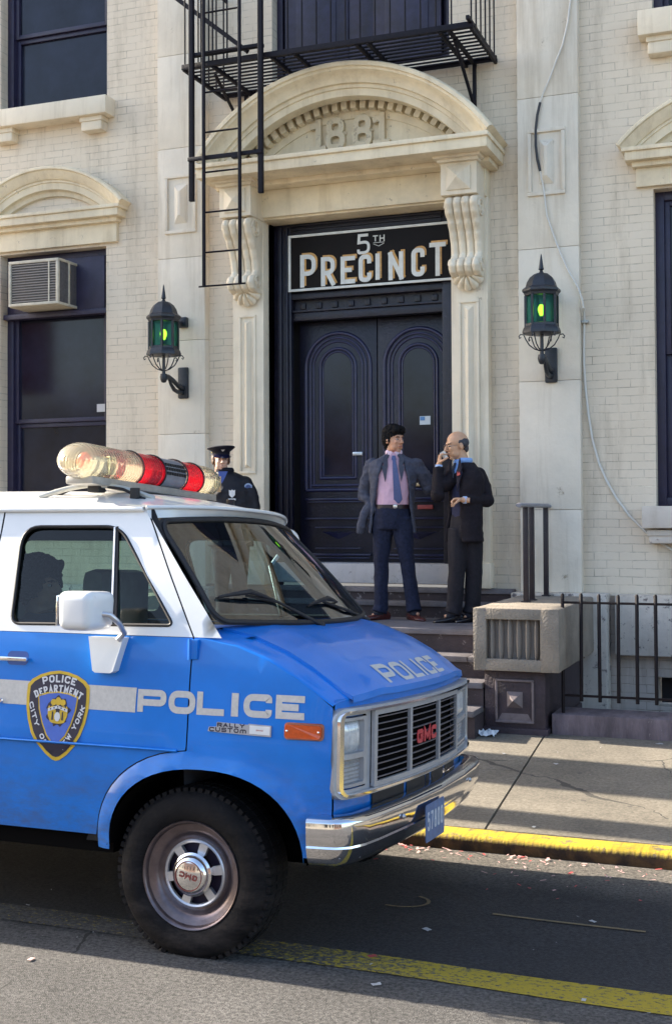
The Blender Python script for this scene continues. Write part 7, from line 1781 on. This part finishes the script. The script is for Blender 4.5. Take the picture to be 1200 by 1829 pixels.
for e in (-1, 1):
    mb.tube([P(e * .031 + .021 * math.cos(a), .097, .0 + .017 * math.sin(a)) for a in [2 * PI * k / 20 for k in range(20)]], .0018, 6, closed=True); mb.tube([P(e * .052, .095, .004), P(e * .074, .06, .006), P(e * .080, -.01, .004)], .0016, 6)
mb.tube([P(-.010, .099, .003), P(.010, .099, .003)], .0018, 6); part('eyeglasses', mb, mat('glasses_rim', (.25, .20, .15), .3, metal=.8), t, smooth=60)
mb = MB(); ringloft(mb, [(J['belt'] + V((0, 0, -.03)), .142, .105), (J['waist'], .150, .115), (J['chest'], .155, .112), (J['shm'], .140, .085), (J['shm'] + V((0, 0, .035)), .095, .075), (J['neck'] + V((0, 0, .01)), .066, .066)], J['yaw'])
wc = remesh('waistcoat', mb, .006, fabric('navy_waistcoat', (.030, .032, .070), .25), t, 2, .002, 12)
s_, f_, u_ = frame(J['yaw']); nk = J['neck']
mb = MB(); mb.prism([(-.040, .030), (.044, .030), (.042, -.02), (.004, -.11), (-.036, -.02)], lambda a, b, d: (nk + s_ * a + f_ * (.066 + d + .045 * min(1, max(0, (.03 - b) * 8))) + V((0, 0, b)))[:], -.02, .006); sh_ = part('shirt', mb, fabric('blue_shirt', (.22, .40, .80), .05), t, smooth=40, rv=True)
mb = MB(); mb.tube([nk + V((0, 0, .02)) + s_ * .063 * math.cos(a) + f_ * .062 * math.sin(a) for a in [PI / 2 + .35 + (2 * PI - .7) * k / 20 for k in range(21)]], .014, 8, flat=1.6)
for e in (-1, 1): mb.prism([(0, 0), (.048 * e, .0), (.040 * e, -.062)], lambda a, b, d: (nk + s_ * (a + e * .006) + f_ * (.088 + d - abs(a) * .4) + V((0, 0, b + .015)))[:], 0, .006)
part('collar', mb, fabric('blue_collar', (.24, .40, .72), .04), sh_, smooth=50, rv=True)
tp = lambda dx, dz, df: nk + s_ * dx + f_ * df + V((0, 0, dz))
tie(t, [tp(.0, .0, .098), tp(.0, -.035, .112), tp(.0, -.05, .118), tp(.0, -.13, .132)], [.013, .019, .012, .024], mat('dark_tie', (.02, .028, .05), .6, var=.5, vscale=80), s_)
trousers(t, J, fabric('charcoal_trousers', (.018, .016, .021), .3), r=(.092, .085, .070, .066), wr=.004); shoes(t, J, mat('black_shoe', (.012, .010, .012), .22), .815)
mb = MB(); c = lambda k, dz=0, dx=0: J[k] + V((dx, 0, dz))
shell_coat(mb, [(c('pel', -.13), .190, .136, .66, .60), (c('pel', -.0), .182, .130, .52, .50), (c('belt', .0), .170, .126, .42, .44), (c('waist', .03), .170, .126, .34, .38), (c('chest', .0), .180, .126, .30, .32), (c('chest', .07), .184, .116, .34, .34), (c('shm', .0), .176, .104, .40, .40), (c('shm', .028), .145, .094, .42, .42), (c('neck', .0), .088, .084, .50, .50)], J['yaw'])
for q, a in (('L', V((.02, .03, .0))), ('R', V((-.02, -.03, .0)))):
    mb.tube([J['sh' + q] + a, J['sh' + q] * .5 + J['el' + q] * .5, J['el' + q], J['el' + q] * .4 + J['wr' + q] * .6, J['wr' + q] * .92 + J['el' + q] * .08], [.066, .064, .059, .051, .043], 16); mb.ell(J['el' + q], (.060,) * 3); mb.ell(J['sh' + q] + a, (.069, .069, .06))
jk = remesh('suit_jacket', mb, .0065, fabric('dark_suit', (.012, .009, .013), .35), t, 2, .006, 8, (1, 1, 1.3))
mb = MB()
for e in (-1, 1): mb.prism([(0, .03), (.045, -.055), (.034, -.105), (.052, -.105), (.016, -.26), (-.012, -.10)], lambda a, b, d: (nk + s_ * (e * (.060 + a)) + f_ * (.088 + d + .045 * min(1, max(0, -b * 6))) + V((0, 0, b + .01)))[:], 0, .008)
part('lapel', mb, fabric('dark_lapel', (.024, .020, .030), .2), jk, smooth=40, rv=True)
mb = MB(); q = nk + s_ * .105 + f_ * .140 + V((0, 0, -.115)); mb.prism([(-.022, 0), (.022, .008), (.012, .035), (.0, .016), (-.012, .038)], lambda a, b, d: (q + s_ * a + V((0, 0, b)) + f_ * d)[:], 0, .006); part('pocket_square', mb, mat('red_silk', (.35, .03, .04), .5), jk, smooth=None, rv=True)
mb = MB()
for q in ('L', 'R'):
    d = (J['wr' + q] - J['el' + q]).normalized(); mb = MB(); mb.tube([J['wr' + q] - d * .035, J['wr' + q] + d * .002], [.032, .031], 14); part('shirt_cuff', mb, fabric('cuff_blue' + q, (.40, .52, .78), .04), t, smooth=50)
cpos = CUP; ct = thing('cup', 'small clear cup held at the mouth of the balding man', 'cup', cpos[:])
R_ = Matrix.Rotation(.55, 3, V((fr2[0]))); mb = MB(); mb.lathe([(0, -.032), (.019, -.032), (.023, .0), (.027, .030), (.0255, .030), (.0215, .0), (.017, -.028), (0, -.028)], (0, 0, 0), 'z', 20); mb.v = [(R_ @ V(v) + cpos)[:] for v in mb.v]; part('glass_wall', mb, mat('pale_plastic_cup', (.72, .70, .66), .25, spec=.7), ct, smooth=50)

# ---- police officer in peaked cap
Yo = 9.75
t = thing('person', 'police officer in peaked cap and black uniform jacket with badge, standing behind the van', 'person', (-4.82, Yo, .815))
J = dict(yaw=.25, shL=PX(384, 856, Yo), shR=PX(440, 862, Yo + .05), elL=PX(378, 905, Yo), elR=PX(452, 905, Yo + .06), wrL=PX(385, 950, Yo - .05), wrR=PX(446, 950, Yo),
         pel=PX(412, 965, Yo), belt=PX(411, 945, Yo), waist=PX(411, 930, Yo), chest=PX(410, 890, Yo), shm=PX(409, 858, Yo + .02), neck=PX(402, 845, Yo + .02),
         hipL=PX(397, 972, Yo), hipR=PX(427, 972, Yo), knL=PX(397, 1045, Yo), knR=PX(428, 1045, Yo), anL=V((-4.90, Yo, .90)), anR=V((-4.72, Yo, .90)), toeL=V((-.2, -.98, 0)), toeR=V((.3, -.95, 0)))
SK3 = skin('skin_light', (.62, .37, .27)); fr3 = frame(.62, -.05); hc = PX(395, 821, Yo)
mb = MB(); limb_skin(mb, J); head_prims(mb, hc, fr3, .96); mb.tube([hc + V((0, .03, -.09)), J['neck']], [.05, .055], 12)
hand(mb, J['wrL'], (.0, -.1, -1), (1, 0, 0), 1); hand(mb, J['wrR'], (.0, -.1, -1), (-1, 0, 0), -1)
remesh('body', mb, .0048, SK3, t, 2); face_parts(t, hc, fr3, .92, mat('brown_brow', (.10, .05, .03), .8))
hair_obj(t, hc, fr3, [(0, -.045, .02, .076, .070, .07), (-.066, -.02, .0, .016, .045, .045), (.066, -.02, .0, .016, .045, .045), (0, -.07, -.04, .055, .030, .045)], mat('brown_hair', (.10, .05, .028), .6, var=.4, vscale=60, bump=.4, bscale=120), wr=.003)
s_, f_, u_ = fr3; M_CAP = fabric('navy_cap', (.008, .008, .018), .3, rough=.6); Pc = lambda x, y, z: hc + (s_ * x + f_ * y + u_ * z)
mb = MB(); seg = 36; vs = []
for (r, z, tilt) in ((.083, .040, 0), (.084, .070, 0), (.088, .074, 0), (.128, .098, .012), (.132, .104, .014), (.122, .112, .014), (.06, .112, .008), (.0, .108, .004)):
    for k in range(seg):
        a = 2 * PI * k / seg; vs.append(Pc(r * .95 * math.cos(a), -.004 + r * 1.08 * math.sin(a), z + tilt * math.sin(a) + (.006 * math.cos(a) if r > .1 else 0))[:])
mb.add(vs, [(i * seg + k, i * seg + (k + 1) % seg, (i + 1) * seg + (k + 1) % seg, (i + 1) * seg + k) for i in range(7) for k in range(seg)]); cp = part('peaked_cap', mb, M_CAP, t, smooth=50, rv=True)
mb = MB(); vs = []
for j in range(6):
    v = j / 5
    for k in range(15):
        a = PI * (.12 + .76 * k / 14); e = .088 + .045 * v * math.sin(PI * k / 14) ** .6; vs.append(Pc(e * .93 * math.cos(a), e * 1.05 * math.sin(a), .046 - .030 * v * math.sin(a))[:])
mb.add(vs, [(j * 15 + k, j * 15 + k + 1, (j + 1) * 15 + k + 1, (j + 1) * 15 + k) for j in range(5) for k in range(14)]); mb.solid(.004); part('cap_visor', mb, mat('visor_patent', (.010, .010, .030), .12, coat=.8), cp, smooth=50)
mb = MB(); mb.prism([(0, .026), (.014, .018), (.016, 0), (0, -.016), (-.016, 0), (-.014, .018)], lambda a, b, d: Pc(a, .103 + d + b * .35, .086 + b)[:], 0, .004); part('cap_badge', mb, mat('silver_badge', (.6, .6, .62), .3, metal=.8), cp, smooth=None, rv=True)
mb = MB(); mb.ell(Pc(-.085, .02, .062), (.006,) * 3, 8, 6); part('cap_button', mb, mat('brass_button', (.7, .5, .2), .3, metal=.8), cp, smooth=60)
trousers(t, J, fabric('navy_uniform_trousers', (.012, .012, .022), .3)); shoes(t, J, mat('black_boot', (.012, .010, .012), .3), .815)
mb = MB(); c = lambda k, dz=0, dx=0: J[k] + V((dx, 0, dz))
ringloft(mb, [(c('pel', -.05), .205, .14), (c('belt'), .198, .138), (c('waist'), .196, .138), (c('chest', -.05), .196, .14), (c('chest', .06), .195, .135), (c('shm', -.01), .182, .112), (c('shm', .03), .14, .095), (c('neck', .01), .080, .078)], J['yaw'])
for q, a in (('L', V((.02, .0, .0))), ('R', V((-.02, .0, .0)))): mb.tube([J['sh' + q] + a, J['sh' + q] * .5 + J['el' + q] * .5, J['el' + q], J['wr' + q]], [.070, .070, .064, .050], 16); mb.ell(J['el' + q], (.064,) * 3); mb.ell(J['sh' + q] + a, (.072, .07, .062))
jk = remesh('uniform_jacket', mb, .0068, fabric('black_uniform', (.013, .012, .017), .3, rough=.6), t, 2, .006, 8, (1, 1, 1.3))
s_, f_, u_ = frame(J['yaw']); nk = J['neck']
mb = MB(); mb.prism([(-.042, .012), (.042, .012), (.03, -.03), (0, -.10), (-.03, -.03)], lambda a, b, d: (nk + s_ * a + f_ * (.074 + d + .055 * min(1, max(0, (.03 - b) * 8))) + V((0, 0, b)))[:], -.03, .006); part('shirt', mb, fabric('uniform_blue_shirt', (.07, .10, .28), .1), t, smooth=40, rv=True)
mb = MB(); mb.tube([nk + V((0, 0, .022)) + s_ * .066 * math.cos(a) + f_ * .064 * math.sin(a) for a in [2 * PI * k / 20 for k in range(20)]], .018, 8, closed=True, flat=1.4); part('jacket_collar', mb, fabric('uniform_collar', (.012, .011, .018), .3), jk, smooth=60)
bp3 = J['chest'] + s_ * .055 + f_ * .146 + V((0, 0, .035)); M_SB = mat('white_metal_badge', (.62, .62, .64), .3, metal=.3)
mb = MB(); mb.prism([(-.030, .036), (-.012, .028), (0, .040), (.012, .028), (.030, .036), (.028, -.01), (0, -.034), (-.028, -.01)], lambda a, b, d: (bp3 + s_ * a * .9 + f_ * d + V((0, 0, b)))[:], -.01, .006); mb.prism([(-.032, -.040), (.030, -.040), (.030, -.056), (-.032, -.056)], lambda a, b, d: (bp3 + s_ * a + f_ * d + V((0, 0, b)))[:], -.01, .006); part('badge', mb, M_SB, jk, smooth=None, rv=True)
mb = MB(); q = bp3 + V((-.004, 0, -.085)); mb.ell(q + f_ * .004, (.009,) * 3, 10, 8); part('button', mb, mat('gilt_button', (.7, .6, .4), .3, metal=.7), jk, smooth=60)
pq = J['shR'] + V((.038, -.045, -.055)); pn = V((.62, -.78, .05)).normalized(); ps = V((0, 0, 1)).cross(pn).normalized() * 1.0
def sp(k): return [(.034 * k * x, .048 * k * z) for x, z in ((-1, .6), (-.5, .9), (0, 1), (.5, .9), (1, .6), (.95, -.1), (.5, -.7), (0, -1), (-.5, -.7), (-.95, -.1))]
mb = MB(); mb.prism(sp(1), lambda a, b, d: (pq + ps * a + pn * (d) + V((0, 0, b)))[:], -.03, .012); pa = part('shoulder_patch', mb, mat('patch_pale', (.30, .36, .50), .7), jk, smooth=None, rv=True)
mb = MB(); mb.prism(sp(.72), lambda a, b, d: (pq + ps * a + pn * (d) + V((0, 0, b)))[:], .0, .014); part('patch_centre', mb, mat('patch_blue', (.06, .09, .22), .7, var=.5, vscale=120), pa, smooth=None, rv=True)

# ---- passenger seated in the van
t = thing('person', 'dark curly-haired person in a dark shirt seated inside the police van', 'person', toW(-3.30, .46, .95))
L = lambda x, y, z: V(toW(x - .03, y - .92, z))
dh = L(-3.315, 1.39, 1.435); fr4 = frame(PI / 2 - .1, 0)
J = dict(yaw=PI / 2, shL=L(-3.30, 1.58, 1.22), shR=L(-3.30, 1.20, 1.22), elL=L(-3.05, 1.62, 1.03), elR=L(-3.05, 1.14, 1.03), wrL=L(-2.88, 1.46, 1.03), wrR=L(-2.88, 1.26, 1.03), pel=L(-3.28, 1.39, .92), belt=L(-3.29, 1.39, 1.0), waist=L(-3.29, 1.39, 1.05), chest=L(-3.31, 1.39, 1.15), shm=L(-3.31, 1.39, 1.24), neck=L(-3.31, 1.39, 1.30),
         hipL=L(-3.25, 1.48, .93), hipR=L(-3.25, 1.28, .93), knL=L(-2.80, 1.50, .96), knR=L(-2.80, 1.26, .96), anL=L(-2.72, 1.50, .56), anR=L(-2.72, 1.26, .56), toeL=V((1, 0, 0)), toeR=V((1, 0, 0)))
mb = MB(); limb_skin(mb, J); head_prims(mb, dh, fr4, .98); mb.tube([dh + V((-.02, 0, -.08)), J['neck']], [.052, .058], 12)
hand(mb, J['wrL'], (.9, -.2, -.1), (.1, .1, -1), 1, (.4, .4, .4, .4)); hand(mb, J['wrR'], (.9, .2, -.1), (.1, -.1, -1), -1, (.4, .4, .4, .4))
remesh('body', mb, .0065, skin('skin_passenger', (.34, .19, .13)), t, 2); face_parts(t, dh, fr4, .98)
hair_obj(t, dh, fr4, [(0, -.03, .060, .098, .112, .085), (0, -.07, .0, .09, .07, .09), (-.07, -.02, .02, .04, .07, .07), (.07, -.02, .02, .04, .07, .07), (0, .05, .095, .06, .05, .03)], mat('curly_hair', (.012, .010, .010), .8, bump=.6, bscale=90), wr=.012, wf=30)
mb = MB(); ringloft(mb, [(J['pel'] + V((0, 0, -.05)), .17, .12), (J['waist'], .165, .12), (J['chest'], .175, .12), (J['shm'], .17, .10), (J['neck'] + V((0, 0, .01)), .07, .07)], J['yaw'])
for q in ('L', 'R'): mb.tube([J['sh' + q], J['el' + q], J['wr' + q]], [.066, .058, .045], 14); mb.ell(J['sh' + q], (.068,) * 3); mb.ell(J['el' + q], (.058,) * 3)
remesh('uniform_shirt', mb, .008, fabric('passenger_shirt', (.03, .035, .07), .2), t, 2, .004, 10)
mb = MB(); ringloft(mb, [(J['pel'] + V((0, 0, -.08)), .15, .13), (J['pel'] + V((0, 0, .06)), .16, .12)], J['yaw'])
for q in ('L', 'R'): mb.tube([J['hip' + q], J['kn' + q], J['an' + q]], [.09, .07, .06], 14); mb.ell(J['kn' + q], (.072,) * 3)
remesh('trousers', mb, .008, fabric('passenger_trousers', (.015, .015, .025), .2), t, 2, .004, 10); shoes(t, J, mat('passenger_shoe', (.012, .010, .012), .3), J['anL'].z - .08)
